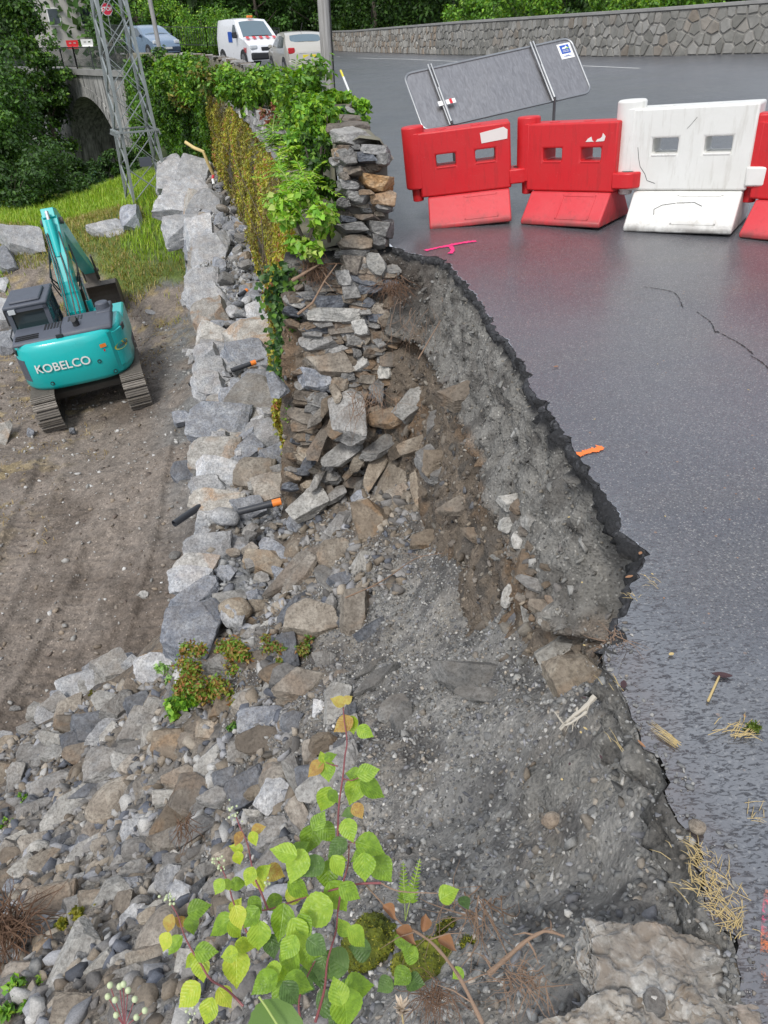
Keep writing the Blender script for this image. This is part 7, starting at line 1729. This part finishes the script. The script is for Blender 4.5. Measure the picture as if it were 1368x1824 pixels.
def root_line(pts, t, r, mat, label, branches=0):
    W_ = [on(u, v, tt) for (u, v), tt in zip(pts, t if isinstance(t, (list, tuple)) else [t]*len(pts))]; e = empty('root', W_[0]); tag(e, label, 'root')
    q = path([tuple(p) for p in [(w_.x, w_.y) for w_ in W_]], len(W_)*4); zz = np.interp(np.linspace(0, 1, len(q)), np.linspace(0, 1, len(W_)), [w_.z for w_ in W_])
    P = [Vector((a[0], a[1], z))-W_[0] for a, z in zip(q, zz)]; k = len(P); MB().tube(P, [r*(1-.6*i/k)*(1+.15*math.sin(i*1.7)) for i in range(k)], 8).build('root_body', M[mat], e, smooth=True)
    for _ in range(branches):
        i = random.randrange(1, k-1); p = P[i]; d = Vector((random.gauss(0, 1), random.gauss(0, 1), random.gauss(0, .6))).normalized(); L_ = (P[-1]-P[0]).length*.25; MB().tube([p, p+d*L_*.5, p+d*L_+Vector((0, 0, -.02))], [r*.4, r*.3, r*.1], 5).build('rootlet', M[mat], e, smooth=True)
    return e
root_line([(870,1735),(905,1705),(945,1672),(975,1658),(1005,1668)], 1.5, .006, 'brown_root', 'thick reddish brown root crossing the lower gravel slope', 6)
root_line([(860,1824),(815,1735),(770,1680),(720,1650),(650,1575)], [1.15, 1.2, 1.25, 1.3, 1.3], .0035, 'brown_root', 'long dry brown stem arching up from the bottom edge', 5)
root_line([(1045,1268),(1030,1280),(1008,1292),(988,1268)], 2.1, .005, 'white_root', 'forked whitish root dangling below the grey block at the road edge', 8)
root_line([(1060,1240),(1040,1262),(1018,1278),(998,1300)], 2.12, .009, 'white_root', 'thick white root stub under the grey tan block', 6)
root_line([(530,560),(555,540),(580,500),(600,470)], 6.1, .012, 'brown_root', 'curved brown root hanging beside the ivy strand', 2)
root_line([(520,500),(545,485),(570,470)], 6.05, .016, 'brown_root', 'broken brown branch sticking out below the green clump', 0)
root_line([(615,1065),(680,1035),(740,995),(790,985)], [4.4, 4.5, 4.7, 4.75], .005, 'brown_root', 'thin light root lying across the top of the gravel slope', 2)
root_line([(745,640),(770,600),(785,570)], 5.6, .006, 'brown_root', 'single orange root dangling in front of the earth face', 1)
# ivy and moss clump on the rubble
e = shrub(hit(395, 1215)[0], (.42, .30, .20), 'clump of ivy, moss and ferns torn down onto the rubble beside the wall end', [(.20, .20, .03), (.28, .20, .05), (.16, .26, .03), (.10, .2, .02), (.30, .14, .05)], n=6500, leaf=.035, k=34, cat='plant clump', stems=False, name='plant_clump')
shrub(hit(340, 1270)[0], (.16, .12, .16), 'small round leaved plants trailing down from the plant clump', BR+GREEN, n=1200, leaf=.045, k=12, cat='plant', stems=False, asp=.9, name='trailing_plant')
shrub(hit(303, 1212)[0], (.12, .10, .10), 'pale green leafy tip at the left end of the plant clump', [(.30, .46, .16), (.22, .38, .10)], n=500, leaf=.05, k=8, cat='plant', stems=False, name='plant')
shrub(hit(515, 1165)[0], (.2, .14, .10), 'mossy strip with tiny leaves above the rounded brown stone', [(.10, .2, .03), (.2, .2, .04), (.2, .1, .04)], n=1200, leaf=.03, k=14, cat='plant', stems=False, name='plant')
for u, v, r_, lb, pal in ((145,1645,.10,'yellow green moss cap on the large upright slab',[(.26,.25,.03),(.14,.16,.02)]),(165,1238,.05,'moss tuft at the corner of the long white slab',[(.20,.18,.02),(.1,.1,.02)]),(70,1770,.13,'little fern and sprouts at the lower left corner',BR+GREEN),(60,1760,.09,'seedlings with round leaves near the lower left corner',BR),(8,1470,.07,'green weed at the left picture edge in the rubble',FRESH),(50,1422,.06,'thin grass tuft between the upper rubble stones',FRESH),(118,1430,.05,'small weed on the long lichened slab',FRESH),(322,1320,.04,'tiny blue green seedling in the rubble',[(.08,.25,.12)]),(420,1305,.07,'ivy sprig lying on the grey stone left of the veined one',IVY+GREEN)):
    shrub(hit(u, v)[0], (r_*1.3, r_, r_*.6), lb, pal, n=int(260+r_*3500), leaf=.022 if r_ < .1 else .04, k=8, cat='plant', stems=False, name='plant')
# ================================================================== FAR BACKGROUND
FT = 'trees behind the far side of the road'
specs = [(250,60,58,7,4.,'rounded green tree behind the railing by the mast',0),(330,50,60,8,4.6,'broad green tree behind the iron railing',0),(400,48,66,10,5.,'dark tree behind the white van',1),(455,45,60,9,4.4,'slender stemmed green tree above the white van',0),(520,40,64,10,5.,'dark tree between the van and the wooden pole',1),(590,40,60,10,5.,'dark tree behind the wooden pole',1),(660,42,56,9,4.6,'tree with drooping dark boughs right of the pole',1),(740,38,58,10,5.2,'very dark tree above the sign panel',1),(820,35,56,10,5.,'dark tree above the right end of the sign panel',1),(905,30,52,10,5.,'dark tree with lighter tips above the wall',1),(990,28,50,9,4.6,'mid green tree above the wall',0),(1070,22,46,9,4.6,'dark tree above the second red barrier',1),(1150,16,44,9,4.6,'dark tree above the white barrier',1),(1230,12,42,9,4.4,'green tree near the upper right corner',0),(1320,5,40,9,4.6,'dark tree in the upper right corner',1)]
for u, v, t, h, r_, lb, dk in specs:
    p = at(u, v, t=t); p.z = -.8
    tree(p, h+1.2, r_, lb, (DARK+[(.06, .13, .02)]) if dk else (MIDG+DARK[:2]), n=7500, leaf=.30, k=44, group=FT, trunkr=.18, c0=.06, cr=1.3)
for u, v, t, r_, lb, pal in ((295,50,55,2.2,'yellow green bush behind the railing left part',FRESH+GREEN),(640,50,62,1.8,'light green bush rising behind the far wall beside the pole',FRESH+GREEN),(570,52,68,1.8,'pale spiky bush behind the wall left of the pole',FRESH+GREEN),(950,30,34,1.6,'bright leafy bush behind the wall above the sign panel',FRESH+GREEN),(840,36,40,1.5,'light green shrub behind the wall in the middle',GREEN+FRESH),(1220,6,30,1.3,'bright green bush behind the wall at the upper right',FRESH+GREEN),(360,52,54,2.,'fresh green bush behind the iron railing',GREEN+FRESH),(420,60,52,1.6,'low bush left of the white van behind the railing',GREEN),(1110,18,34,1.4,'small light bush behind the wall above the white barrier',GREEN+FRESH)):
    p = at(u, v, t=t); p.z -= r_*.55; shrub(p, (r_*1.4, r_, r_*.9), lb, pal, n=4200, leaf=.20, k=26)
# dark wood behind everything: one mass
n = 60000; a_ = rng.uniform(-70, 62, n); Y = 76+rng.uniform(0, 16, n)+.004*a_**2; Z = rng.uniform(-2, 1, n)+rng.uniform(0, 1, n)**.8*(15+3*fbm2(a_, Y, .12, 3, 131)); k = ~((a_ < -14) & (a_ > -48) & (Z > 1.2) & (rng.random(n) < 0.0))
P = np.stack([a_, Y, Z], 1); tag(leaf_cloud('woodland', P, np.tile([0, -1, .5], (n, 1)), .75, DARK+[(.05, .10, .02)], None, asp=.7), 'dark wooded hillside closing the view', 'wood', kind='stuff')
hb = grid('wooded_hill', np.arange(-110, 110, 3.), np.arange(84, 140, 3.), lambda x, y: -2+17*sstep(y, 84, 104)+1.5*fbm2(x, y, .08, 3, 141), lambda x, y, z: np.tile([.02, .035, .012], (len(x), 1)), 'grass_soil'); hb['kind'] = 'structure'
# pale building and garden wall seen through the mast
bp_ = at(235, 30, t=68); e = empty('house', (bp_.x, bp_.y, -1.), math.radians(24)); tag(e, 'long pale building beyond the bridge, only its lower front in view', 'house')
m = MB(); m.box(-9, 9, 0, 8, 0, 9); m.build('wall', M['building_wall'], e); MB().prism([(-.6, 9), (4, 12), (8.6, 9)], -9.5, 9.5).build('roof', M['roof'], e)
for x in (-7, -4.2, -1.4, 1.4, 4.2, 7):
    for z in (3.6, 6.4):
        f_ = MB().box(x-.55, x+.55, -.06, .0, z, z+1.4).build('window_frame', M['white_paint'], e); MB().box(x-.45, x+.45, -.075, -.055, z+.1, z+1.3).build('pane', M['glass_dark'], f_)
MB().box(-.6, .5, -.05, 0, 1.0, 3.1).build('door', M['rust'], e)
pa, pb = at(205, 44, t=60), at(275, 58, t=56); e = empty('garden_steps', (pa.x, pa.y, 0), wc=True); tag(e, 'pale garden rail with slats beside a rusty gate post beyond the bridge', 'fence')
for k in range(6): MB().bar(Vector((pa.x, pa.y, .4+.25*k)), Vector((pb.x, pb.y, .4+.25*k)), .05, .09).build('slat', M['white_paint'], e)
MB().bar(Vector((pb.x, pb.y, -.8)), Vector((pb.x, pb.y, 2.4)), .9, .3).build('gate_post', M['rust'], e)
# ================================================================== SMALL THINGS ON THE ROAD
def rp_(u, v): p = road_at(u, v); return p
def stick(u0, v0, u1, v1, r, mat, label, name='twig', cat='twig', lift=.004):
    a, b = rp_(u0, v0), rp_(u1, v1); e = empty(name, a); tag(e, label, cat); up = Vector((0, 0, r+lift)); MB().tube([up, (b-a)*.5+up+Vector((0, 0, .003)), (b-a)+up], [r, r*.95, r*.8], 7).build('stalk', M[mat], e, smooth=True); return e
stick(1260, 1252, 1280, 1208, .0035, 'straw', 'short straw coloured stick lying on a dark wet leaf')
def flatleaf(u, v, L, W, rot, mat, label, curl=.25):
    p = rp_(u, v); e = empty('fallen_leaf', p+Vector((0, 0, .006)), rot); tag(e, label, 'leaf'); m = MB(); v_ = []; nn = 7
    for i in range(nn):
        t = i/(nn-1); w_ = W*math.sin(PI*min(1, t*.92+.04))**.8/2; z = curl*L*(t-.5)**2
        v_ += [(L*(t-.5), -w_, z+abs(w_)*.35), (L*(t-.5), 0, z), (L*(t-.5), w_, z+abs(w_)*.3)]
    f = [(3*i+k, 3*i+k+1, 3*i+k+4, 3*i+k+3) for i in range(nn-1) for k in (0, 1)]; m.add(v_, f); m.build('blade', M[mat], e, fix=False, smooth=True); return e
flatleaf(1285, 1206, .055, .022, -.2, 'dark_leaf', 'dark purple wet leaf under the straw coloured stick'); flatleaf(1110, 1222, .03, .018, 1.2, 'dark_leaf', 'small maroon leaf in the water by the road edge'); flatleaf(1142, 1328, .028, .008, -1.1, 'dry_leaf', 'narrow orange leaf on the silty strip of the road edge')
flatleaf(1120, 1030, .03, .012, .3, 'dry_leaf', 'brown leaf scrap at the tip of the road edge notch'); flatleaf(1140, 988, .02, .012, .9, 'dry_leaf', 'orange leaf scrap on the corner of the road edge')
flatleaf(1195, 1168, .018, .012, .4, 'straw', 'tiny pale leaf on the wet road'); flatleaf(990, 655, .03, .015, .4, 'dry_leaf', 'small brown leaf near the upper broken edge')
for k in range(26):
    m_ = random.choice(['dry_leaf', 'straw', 'dark_leaf']); tag(flatleaf(random.uniform(1000, 1360), random.uniform(620, 1420), random.uniform(.006, .014), .006, random.uniform(0, 3), m_, 'x'), 'tiny '+{'dry_leaf': 'orange brown', 'straw': 'straw coloured', 'dark_leaf': 'dark'}[m_]+' crumb of leaf litter on the open wet road', None, 'crumbs of leaf litter on the road')
def straw_clump(u, v, n, L, rot, label, pal=((.50, .42, .16), (.38, .34, .12), (.55, .48, .25)), spread=.5, name='straw_clump', r=.0007, wide=.3):
    p = rp_(u, v); e = empty(name, p); tag(e, label, 'dry grass'); m = MB()
    for _ in range(n):
        a_ = rot+random.gauss(0, spread); o = Vector((random.gauss(0, L*wide), random.gauss(0, L*wide), random.uniform(.003, .018))); d = Vector((math.cos(a_), math.sin(a_), random.gauss(0, .08)))*L*random.uniform(.4, 1.1)
        m.tube([o, o+d*.5+Vector((0, 0, random.uniform(0, .008))), o+d], [r, r, r*.4], 4, False)
    m.build('stalks', M['straw'], e, fix=False)['kind'] = 'stuff'; return e
straw_clump(1205, 1330, 22, .085, 2.2, 'sheaf of pale grass stalks with its roots at the lower end, on the wet road', spread=.12, wide=.06)
straw_clump(1300, 1308, 26, .07, .25, 'bundle of straw beside a tuft of moss on the wet road', spread=.5, wide=.35, r=.001)
straw_clump(1270, 1590, 90, .045, 1.9, 'heap of wet straw along the silty road edge near the camera', spread=.7, wide=.6, r=.0008); straw_clump(1255, 1530, 36, .035, 1.9, 'thin straw scattered above the wet straw heap', spread=.8, wide=.5)
straw_clump(1300, 1645, 60, .04, 1.2, 'straw tuft at the corner of the foreground rock', spread=.9, wide=.4); straw_clump(1130, 1070, 8, .04, 2.4, 'few dry grass stalks at the road edge notch', spread=.6); straw_clump(1160, 1045, 6, .05, 2.7, 'dry twig like stalks on the road right of the notch', spread=.3)
straw_clump(1098, 1230, 5, .05, 1.9, 'two bent green stalks in the water at the road edge', spread=.2); straw_clump(1345, 1460, 10, .05, .6, 'straw scraps at the right picture edge', spread=1.); straw_clump(1105, 1345, 4, .06, 1.5, 'single dry stalk beside the silt', spread=.5)
pm = rp_(1338, 1302); e = shrub(pm, (.022, .018, .014), 'dark green moss tuft beside the straw bundle on the wet road', [(.05, .09, .01), (.12, .16, .02)], n=500, leaf=.008, k=8, cat='moss', stems=False, name='moss_tuft')
s = N('silt'); P_ = s.pos(); n_ = s.noise(P_, 18, 5, .7); M['silt'] = s.fin(s.ramp(n_, [(.35, (.035, .026, .026)), (.6, (.075, .058, .055)), (.8, (.12, .10, .095))]), s.ramp(s.noise(P_, 9, 3), [(.3, .25), (.7, .6)]), s.bump(n_, .8, .01), spec=.7)
sm = [(1085,1185),(1110,1240),(1140,1300),(1170,1365),(1200,1430),(1235,1510),(1262,1580),(1300,1640),(1335,1700)]

# gravel and crumbs along the lower edge of the break
X = []; 
for i in range(len(EA)):
    if EA[i, 1] < 1.6:
        for _ in range(7): X.append((EA[i, 0]+random.gauss(.0, .035), EA[i, 1]+random.gauss(0, .02)))
X = np.array(X); R = .002+.008*rng.random(len(X))**3; tag(link('edge_grit', pebbles('edge_grit', np.c_[X, road_z(X[:, 0], X[:, 1])+.001], R, 'pebble', cols=pick(GP, len(X), .2)), M['pebble']), 'grit and crumbs along the near road edge', 'gravel', kind='stuff')
# ================================================================== MOSSY GROUND AND BRAMBLE IN THE FOREGROUND
def moss_mound(u, v, r, label, t=None):
    p, tt = hit(u, v); 
    D, F_ = ico(5); V = D*np.array(r); V = V*(1+.22*fbm(D, 2.2, 4, int(u))+.06*fbm(D, 14, 3, 7))[:, None]; k = D[:, 2] > -.45
    e = empty('moss_mound', p); tag(e, label, 'moss'); link('moss_body', npmesh('moss_body', V, F_[k[F_].all(1)], smooth=True), M['moss'], e)
    n = 3500; i = rng.integers(0, len(V), n); i = i[D[i][:, 2] > -.1]; 
    leaf_cloud('moss_tufts', V[i]+rng.normal(0, .002, (len(i), 3)), D[i], .009, [(.09, .11, .012), (.18, .19, .02), (.28, .26, .03), (.05, .06, .01)], e, asp=.4)['kind'] = 'stuff'; return e
moss_mound(672, 1690, (.10, .09, .09), 'mound of yellow green moss behind the bramble, left of the dry stems'); moss_mound(765, 1720, (.09, .07, .07), 'second moss mound with dry grass, left of the brown root tangle'); moss_mound(800, 1660, (.035, .03, .03), 'small moss cushion under the brown curled leaves'); moss_mound(840, 1690, (.03, .03, .03), 'tiny moss cushion at the edge of the gravel slope')
roots(on(775, 1770, 1.3), 130, .07, 'soil_root', 'mat of fine dry roots hanging from the moss mound', r=.0009, down=.6, spread=.9)
# bramble
def leaf_mesh(name, kind, seed):
    r = random.Random(seed); nx, ny = 16, 6; v = []; f = []
    cup = r.uniform(.18, .4); bend = r.uniform(.1, .5); tw = r.uniform(-.25, .25)
    for i in range(nx+1):
        t = i/nx
        w_ = (.46*math.sin(PI*t**.80)**.85)*(1-.25*t)*(1-t**5)**.6 if kind == 'b' else .46*math.sin(PI*t**.7)**.8
        w_ += .018*(i % 2)*(0 < i < nx)
        for j in range(-ny//2, ny//2+1):
            s_ = j/(ny/2); y = s_*w_; ridge = .003*math.cos((t-abs(s_)*.22)*2*PI*8)*(1-abs(s_)*.3)*(1 if 0 < i < nx else 0)
            z = cup*abs(y)**1.2*1.0-bend*(t-.3)**2*.6+ridge+tw*y*t+.02*math.sin(3*t+seed)
            v.append((t, y, z))
    k = ny+1
    for i in range(nx):
        for j in range(ny): f.append((i*k+j, i*k+j+1, (i+1)*k+j+1, (i+1)*k+j))
    me = bpy.data.meshes.new(name); me.from_pydata(v, [], f); me.update(); me.polygons.foreach_set('use_smooth', [True]*len(f)); return me
LM = {}
for mt in ('bramble_green', 'bramble_lime', 'bramble_bronze', 'bramble_dull'):
    for i in range(5): me = leaf_mesh('leaf', 'b', i); me.materials.append(M[mt]); LM[(mt, i)] = me
X0 = lambda X: 280+X/2.736
Y0 = lambda Y: 1200+Y/2.736
bt = lambda v: np.interp(v, [1240, 1824], [1.42, 1.12])
bram = empty('bramble', on(560, 1820, 1.12)); tag(bram, 'young bramble with red thorny stems and bright crinkled leaves in the foreground', 'bramble')
WC.append(bram)
LV = """880 135 70 150 r;930 125 50 40 r;905 250 105 215 r;950 250 80 -80 y;1015 285 85 -30 g;770 465 95 225 r;830 475 95 -80 g;845 405 60 20 g;805 405 50 110 y;820 615 120 -110 g;860 600 70 -60 g;960 575 125 -110 g;1050 565 135 -40 g;1030 480 105 10 g;955 490 75 170 g;980 670 75 -60 r;930 680 65 200 d;745 810 125 -105 g;830 775 110 -50 g;790 715 95 60 g;935 765 105 -70 g;875 850 110 -130 d;615 870 125 160 g;680 940 150 -110 g;700 850 90 40 g;1040 845 140 -20 g;1010 945 125 -90 g;1100 955 130 -60 g;985 890 90 -150 g;755 945 120 -140 d;830 985 125 -90 g;880 940 105 -70 g;880 905 85 0 g;880 1090 155 -60 g;940 1065 115 -40 g;765 1160 175 -150 g;605 1215 155 -100 g;690 1270 145 -70 g;690 1050 115 -30 g;675 1075 95 10 y;495 1280 135 -95 g;455 1190 105 -120 g;395 1190 105 -80 y;385 1130 75 60 y;310 1230 135 -130 g;380 1250 90 -60 g;500 1010 95 -70 y;450 990 85 -110 y;575 970 95 -30 r;520 960 75 40 y;470 805 65 -70 y;395 805 65 -110 r;495 755 65 10 r;395 900 65 -80 y;385 850 65 160 y;385 1440 155 -90 y;430 1325 95 -20 y;350 1370 85 200 y;215 1440 115 -80 y;240 1355 105 0 g;170 1400 85 -130 y;85 1325 95 -120 g;170 1225 85 -80 g;205 1145 105 20 g;110 1205 65 150 r;60 1220 85 -100 r;40 1310 85 -100 y;155 1570 135 -120 y;300 1040 75 -110 g;340 1030 55 -60 g;395 1025 75 0 g;645 1420 165 -95 g;740 1370 155 -90 g;560 1440 85 200 g;600 1480 95 -60 g;520 1510 135 -140 g;610 1580 145 -100 g;690 1510 135 -20 g;975 1285 115 -60 g;905 1235 85 120 g;880 1545 115 110 g;985 1525 135 -5 g;920 1640 185 -95 g;560 1330 100 -80 d;780 1330 110 -40 d;640 1340 120 -120 g;720 1230 110 -60 g;560 1120 100 -140 g;650 1560 120 -60 d;800 1440 110 -100 d;480 1130 90 -60 g;250 1650 120 -100 y;330 1580 100 -60 y"""
for q in LV.split(';'):
    X, Y, L_, ang, c_ = q.split(); X, Y, L_, ang = map(float, (X, Y, L_, ang)); u, v = X0(X), Y0(Y); t = float(bt(v))+random.uniform(-.05, .05)
    mt = {'g': 'bramble_green', 'y': 'bramble_lime', 'r': 'bramble_bronze', 'd': 'bramble_dull'}[c_]
    a_ = math.radians(ang); L_ = L_/2.736*t/FPX*1.12; T = CR @ Vector((math.cos(a_), math.sin(a_), random.uniform(-.35, .15))); vd = -ray(u, v).normalized()
    Z = (vd+Vector((random.gauss(0, .22), random.gauss(0, .22), .5))).normalized(); T = (T-Z*T.dot(Z)*.6).normalized(); Yv = Z.cross(T).normalized(); Z = T.cross(Yv)
    o = bpy.data.objects.new('leaf', LM[(mt, random.randrange(5))]); C.objects.link(o); attach(o, bram)
    W2 = random.uniform(.80, 1.0); p = on(u, v, t)-T*L_*.5
    o.matrix_basis = Matrix.Translation(p) @ Matrix((T, Yv, Z)).transposed().to_4x4() @ Matrix.Diagonal((L_, L_*W2, L_, 1))
def bstem(P, r, mat='bramble_stem', parent=bram, thorns=True, dt=0.02):
    W_ = [on(X0(x), Y0(y), float(bt(Y0(y)))+dt) for x, y in P]; k = len(W_)
    # smooth
    pts = []
    for i in range(k-1):
        for s_ in range(5):
            t = s_/5; a, b, c, d = W_[max(i-1, 0)], W_[i], W_[i+1], W_[min(i+2, k-1)]
            pts.append(.5*((2*b)+(c-a)*t+(2*a-5*b+4*c-d)*t*t+(-a+3*b-3*c+d)*t**3))
    pts.append(W_[-1]); n = len(pts); m = MB(); m.tube(pts, [r*(1-.55*i/n) for i in range(n)], 8)
    if thorns:
        for i in range(1, n-1):
            for _ in range(1): d = Vector((random.gauss(0, 1), random.gauss(0, 1), random.gauss(0, .5))).normalized(); m.tube([pts[i], pts[i]+d*.0042], [.0009, .0001], 4)
    m.build('stem', M[mat], parent, smooth=True, fix=False)
bstem([(770,1700),(815,1540),(830,1400),(870,1260),(880,1160)], .0024); bstem([(880,1160),(900,1040),(930,930),(935,830)], .002); bstem([(880,805),(885,650),(905,500),(915,400),(925,330),(912,230),(905,150),(900,115)], .0020)
bstem([(420,1620),(340,1540),(260,1490),(210,1410),(170,1350),(130,1270),(100,1180),(60,1110)], .0020); bstem([(540,1150),(500,1050),(470,980),(440,830),(400,740),(380,680)], .002); bstem([(1090,1020),(980,1025),(870,1050),(720,1090),(540,1150),(430,1150)], .0022)
bstem([(470,1310),(420,1230),(370,1110),(345,1020),(310,940),(290,890)], .0018); bstem([(880,450),(850,445),(820,430)], .0012); bstem([(905,510),(950,520),(990,500)], .0012); bstem([(930,820),(980,830),(1020,850)], .0012); bstem([(700,1700),(690,1600),(720,1500),(770,1400)], .002); bstem([(1090,1020),(1180,1060),(1368,1070)], .0016, 'brown_root')
# green-white flower buds at shoot tips
for (x, y, n_) in ((375,680,14),(300,910,16),(60,1100,14),(170,1640,16),(530,1000,8)):
    for _ in range(n_):
        p = on(X0(x+random.gauss(0, 16)), Y0(y+random.gauss(0, 26)), float(bt(Y0(y)))+random.gauss(0, .008)); V, F_ = ico(1); me = npmesh('bud', V*.0026*random.uniform(.7, 1.2), F_, smooth=True); me.materials.append(M['bud']); o = bpy.data.objects.new('bud', me); C.objects.link(o); attach(o, bram); o.matrix_basis = Matrix.Translation(p)
# berry cluster close to the lens at the bottom
e = empty('bud_cluster', on(205, 1800, .8)); tag(e, 'cluster of round pale green buds on a thin stalk close to the camera, bottom left', 'buds')
for (u, v) in ((196,1755),(213,1757),(220,1753),(228,1764),(192,1775),(205,1781),(207,1808),(243,1812),(240,1780),(258,1800)):
    p = on(u, v, .8)-on(205, 1800, .8); V, F_ = ico(2); me = npmesh('bud', V*[.0034, .0034, .0046], F_, smooth=True); me.materials.append(M['bud']); o = bpy.data.objects.new('bud', me); C.objects.link(o); o.parent = e; o.location = p
    MB().tube([p, (on(222, 1830, .8)-on(205, 1800, .8))], .0006, 5).build('stalk', M['bramble_stem'], e)
# big heart-shaped leaf close to the lens with a pale stalk
e = empty('broad_leaf', on(465, 1810, .85)); tag(e, 'large dark green leaf with a yellow green stalk at the bottom edge', 'leaf')
Z = -ray(465, 1810).normalized(); T = (CR @ Vector((-.5, -.8, 0))); T = (T-Z*T.dot(Z)).normalized(); Yv = Z.cross(T)
flat('broad_green', (.09, .17, .02), .45, dirt=.2); me = leaf_mesh('blade', 'h', 3); me.materials.append(M['broad_green']); o = bpy.data.objects.new('blade', me); C.objects.link(o); o.parent = e; o.matrix_basis = Matrix.Translation(on(520, 1790, .85)-on(465, 1810, .85)) @ Matrix((T, Yv, Z)).transposed().to_4x4() @ Matrix.Diagonal((.075, .075, .06, 1))
c_ = on(465, 1810, .85); MB().tube([on(461, 1775, .835)-c_, on(475, 1795, .83)-c_, on(500, 1835, .82)-c_], .0013, 7).build('stalk', M['green_stem'], e, smooth=True)
# pale dry seed head near the lens
c_ = on(715, 1800, .8); e = empty('seed_head', c_); tag(e, 'pale papery seed head close to the camera at the bottom edge', 'seed head')
flat('papery', (.55, .45, .34), .7); 
for k in range(22):
    a_ = random.uniform(0, 6.28); d = Vector((math.cos(a_)*.45, math.sin(a_)*.45, random.uniform(.4, 1.2))).normalized(); q = d.cross(Vector((0, 1, .2))).normalized()*.0016; p0 = Vector((0, 0, random.uniform(-.012, .008))); MB().add([p0-q, p0+q, p0+d*.012+q*1.2, p0+d*.018, p0+d*.012-q*1.2], [(0, 1, 2, 3, 4)]).build('bract', M['papery'], e, fix=False)
MB().tube([(0, 0, 0), (.003, -.004, -.05)], .0009, 5).build('stalk', M['straw'], e)
# ivy leaves and fern in the foreground
iv = empty('ground_ivy', on(620, 1700, 1.3)); tag(iv, 'dark ivy leaves creeping between the bramble and the moss', 'ivy'); WC.append(iv)
for (u, v, s_, mt) in ((595,1712,52,'bramble_dull'),(570,1735,44,'bramble_dull'),(625,1760,40,'bramble_dull'),(715,1740,34,'bramble_green'),(740,1750,34,'bramble_dull'),(685,1755,30,'bramble_dull'),(815,1735,22,'bramble_green'),(720,1678,34,'bramble_green'),(800,1593,36,'bramble_green'),(828,1608,24,'bramble_dull'),(728,1590,24,'bramble_green'),(640,1690,40,'bramble_dull'),(585,1785,44,'bramble_dull'),(540,1750,46,'bramble_dull'),(730,1700,30,'bramble_green'),(560,1700,40,'bramble_dull'),(600,1810,40,'bramble_dull')):
    t = 1.3; L_ = s_*t/FPX*1.1; vd = -ray(u, v).normalized(); a_ = random.uniform(0, 6.28); Z = (vd+Vector((random.gauss(0, .3), random.gauss(0, .3), .4))).normalized(); T = CR @ Vector((math.cos(a_), math.sin(a_), 0)); T = (T-Z*T.dot(Z)).normalized(); Yv = Z.cross(T)
    o = bpy.data.objects.new('leaf', LM[(mt, random.randrange(5))]); C.objects.link(o); attach(o, iv); o.matrix_basis = Matrix.Translation(on(u, v, t)-T*L_*.5) @ Matrix((T, Yv, Z)).transposed().to_4x4() @ Matrix.Diagonal((L_, L_*1.1, L_, 1))
c0 = on(725, 1640, 1.35); e = empty('fern_sprig', c0); tag(e, 'two upright fern sprigs with small paired leaflets right of the bramble', 'fern')
for (u0, v0, u1, v1) in ((722,1640,718,1535),(722,1640,748,1530)):
    a, b = on(u0, v0, 1.35)-c0, on(u1, v1, 1.38)-c0; MB().tube([a, b], .001, 5).build('stalk', M['green_stem'], e); sd_ = (b-a).normalized().cross(-ray(720, 1590)).normalized()
    for k in range(12):
        p = a+(b-a)*(.3+.7*k/12)
        for s_ in (-1, 1):
            L_ = .015*(1.15-k/14); T = (sd_*s_+(b-a).normalized()*.5).normalized(); Z = -ray(720, 1590).normalized(); T = (T-Z*T.dot(Z)).normalized(); o = bpy.data.objects.new('leaflet', LM[('bramble_green', k % 5)]); C.objects.link(o); o.parent = e; o.matrix_basis = Matrix.Translation(p) @ Matrix((T, Z.cross(T), Z)).transposed().to_4x4() @ Matrix.Diagonal((L_, L_*.45, L_, 1))
# curled dry brown leaves
for (u, v, L_, rot, lb) in ((798,1682,40,-30,'curled tan leaf by the small moss cushion'),(757,1642,34,70,'folded brown leaf on the dry stem'),(725,1668,44,-35,'long crumpled brown leaf hanging on the dry stem'),(695,1625,34,-50,'curled orange brown leaf above the moss mound')):
    t = 1.28; e = empty('dry_leaf', on(u, v, t)); tag(e, lb, 'leaf'); me = leaf_mesh('blade', 'b', 9); 
    for q in me.vertices: q.co.z += 1.1*q.co.y**2*2-.2*q.co.x
    me.materials.append(M['dry_leaf']); o = bpy.data.objects.new('blade', me); C.objects.link(o); o.parent = e; Z = (-ray(u, v).normalized()+Vector((.3, .2, .2))).normalized(); a_ = math.radians(rot); T = CR @ Vector((math.cos(a_), math.sin(a_), 0)); T = (T-Z*T.dot(Z)).normalized(); s_ = L_*t/FPX
    o.matrix_basis = Matrix((T, Z.cross(T), Z)).transposed().to_4x4() @ Matrix.Diagonal((s_, s_*.7, s_, 1)) @ Matrix.Translation((-.5, 0, 0))
bpy.context.view_layer.update()
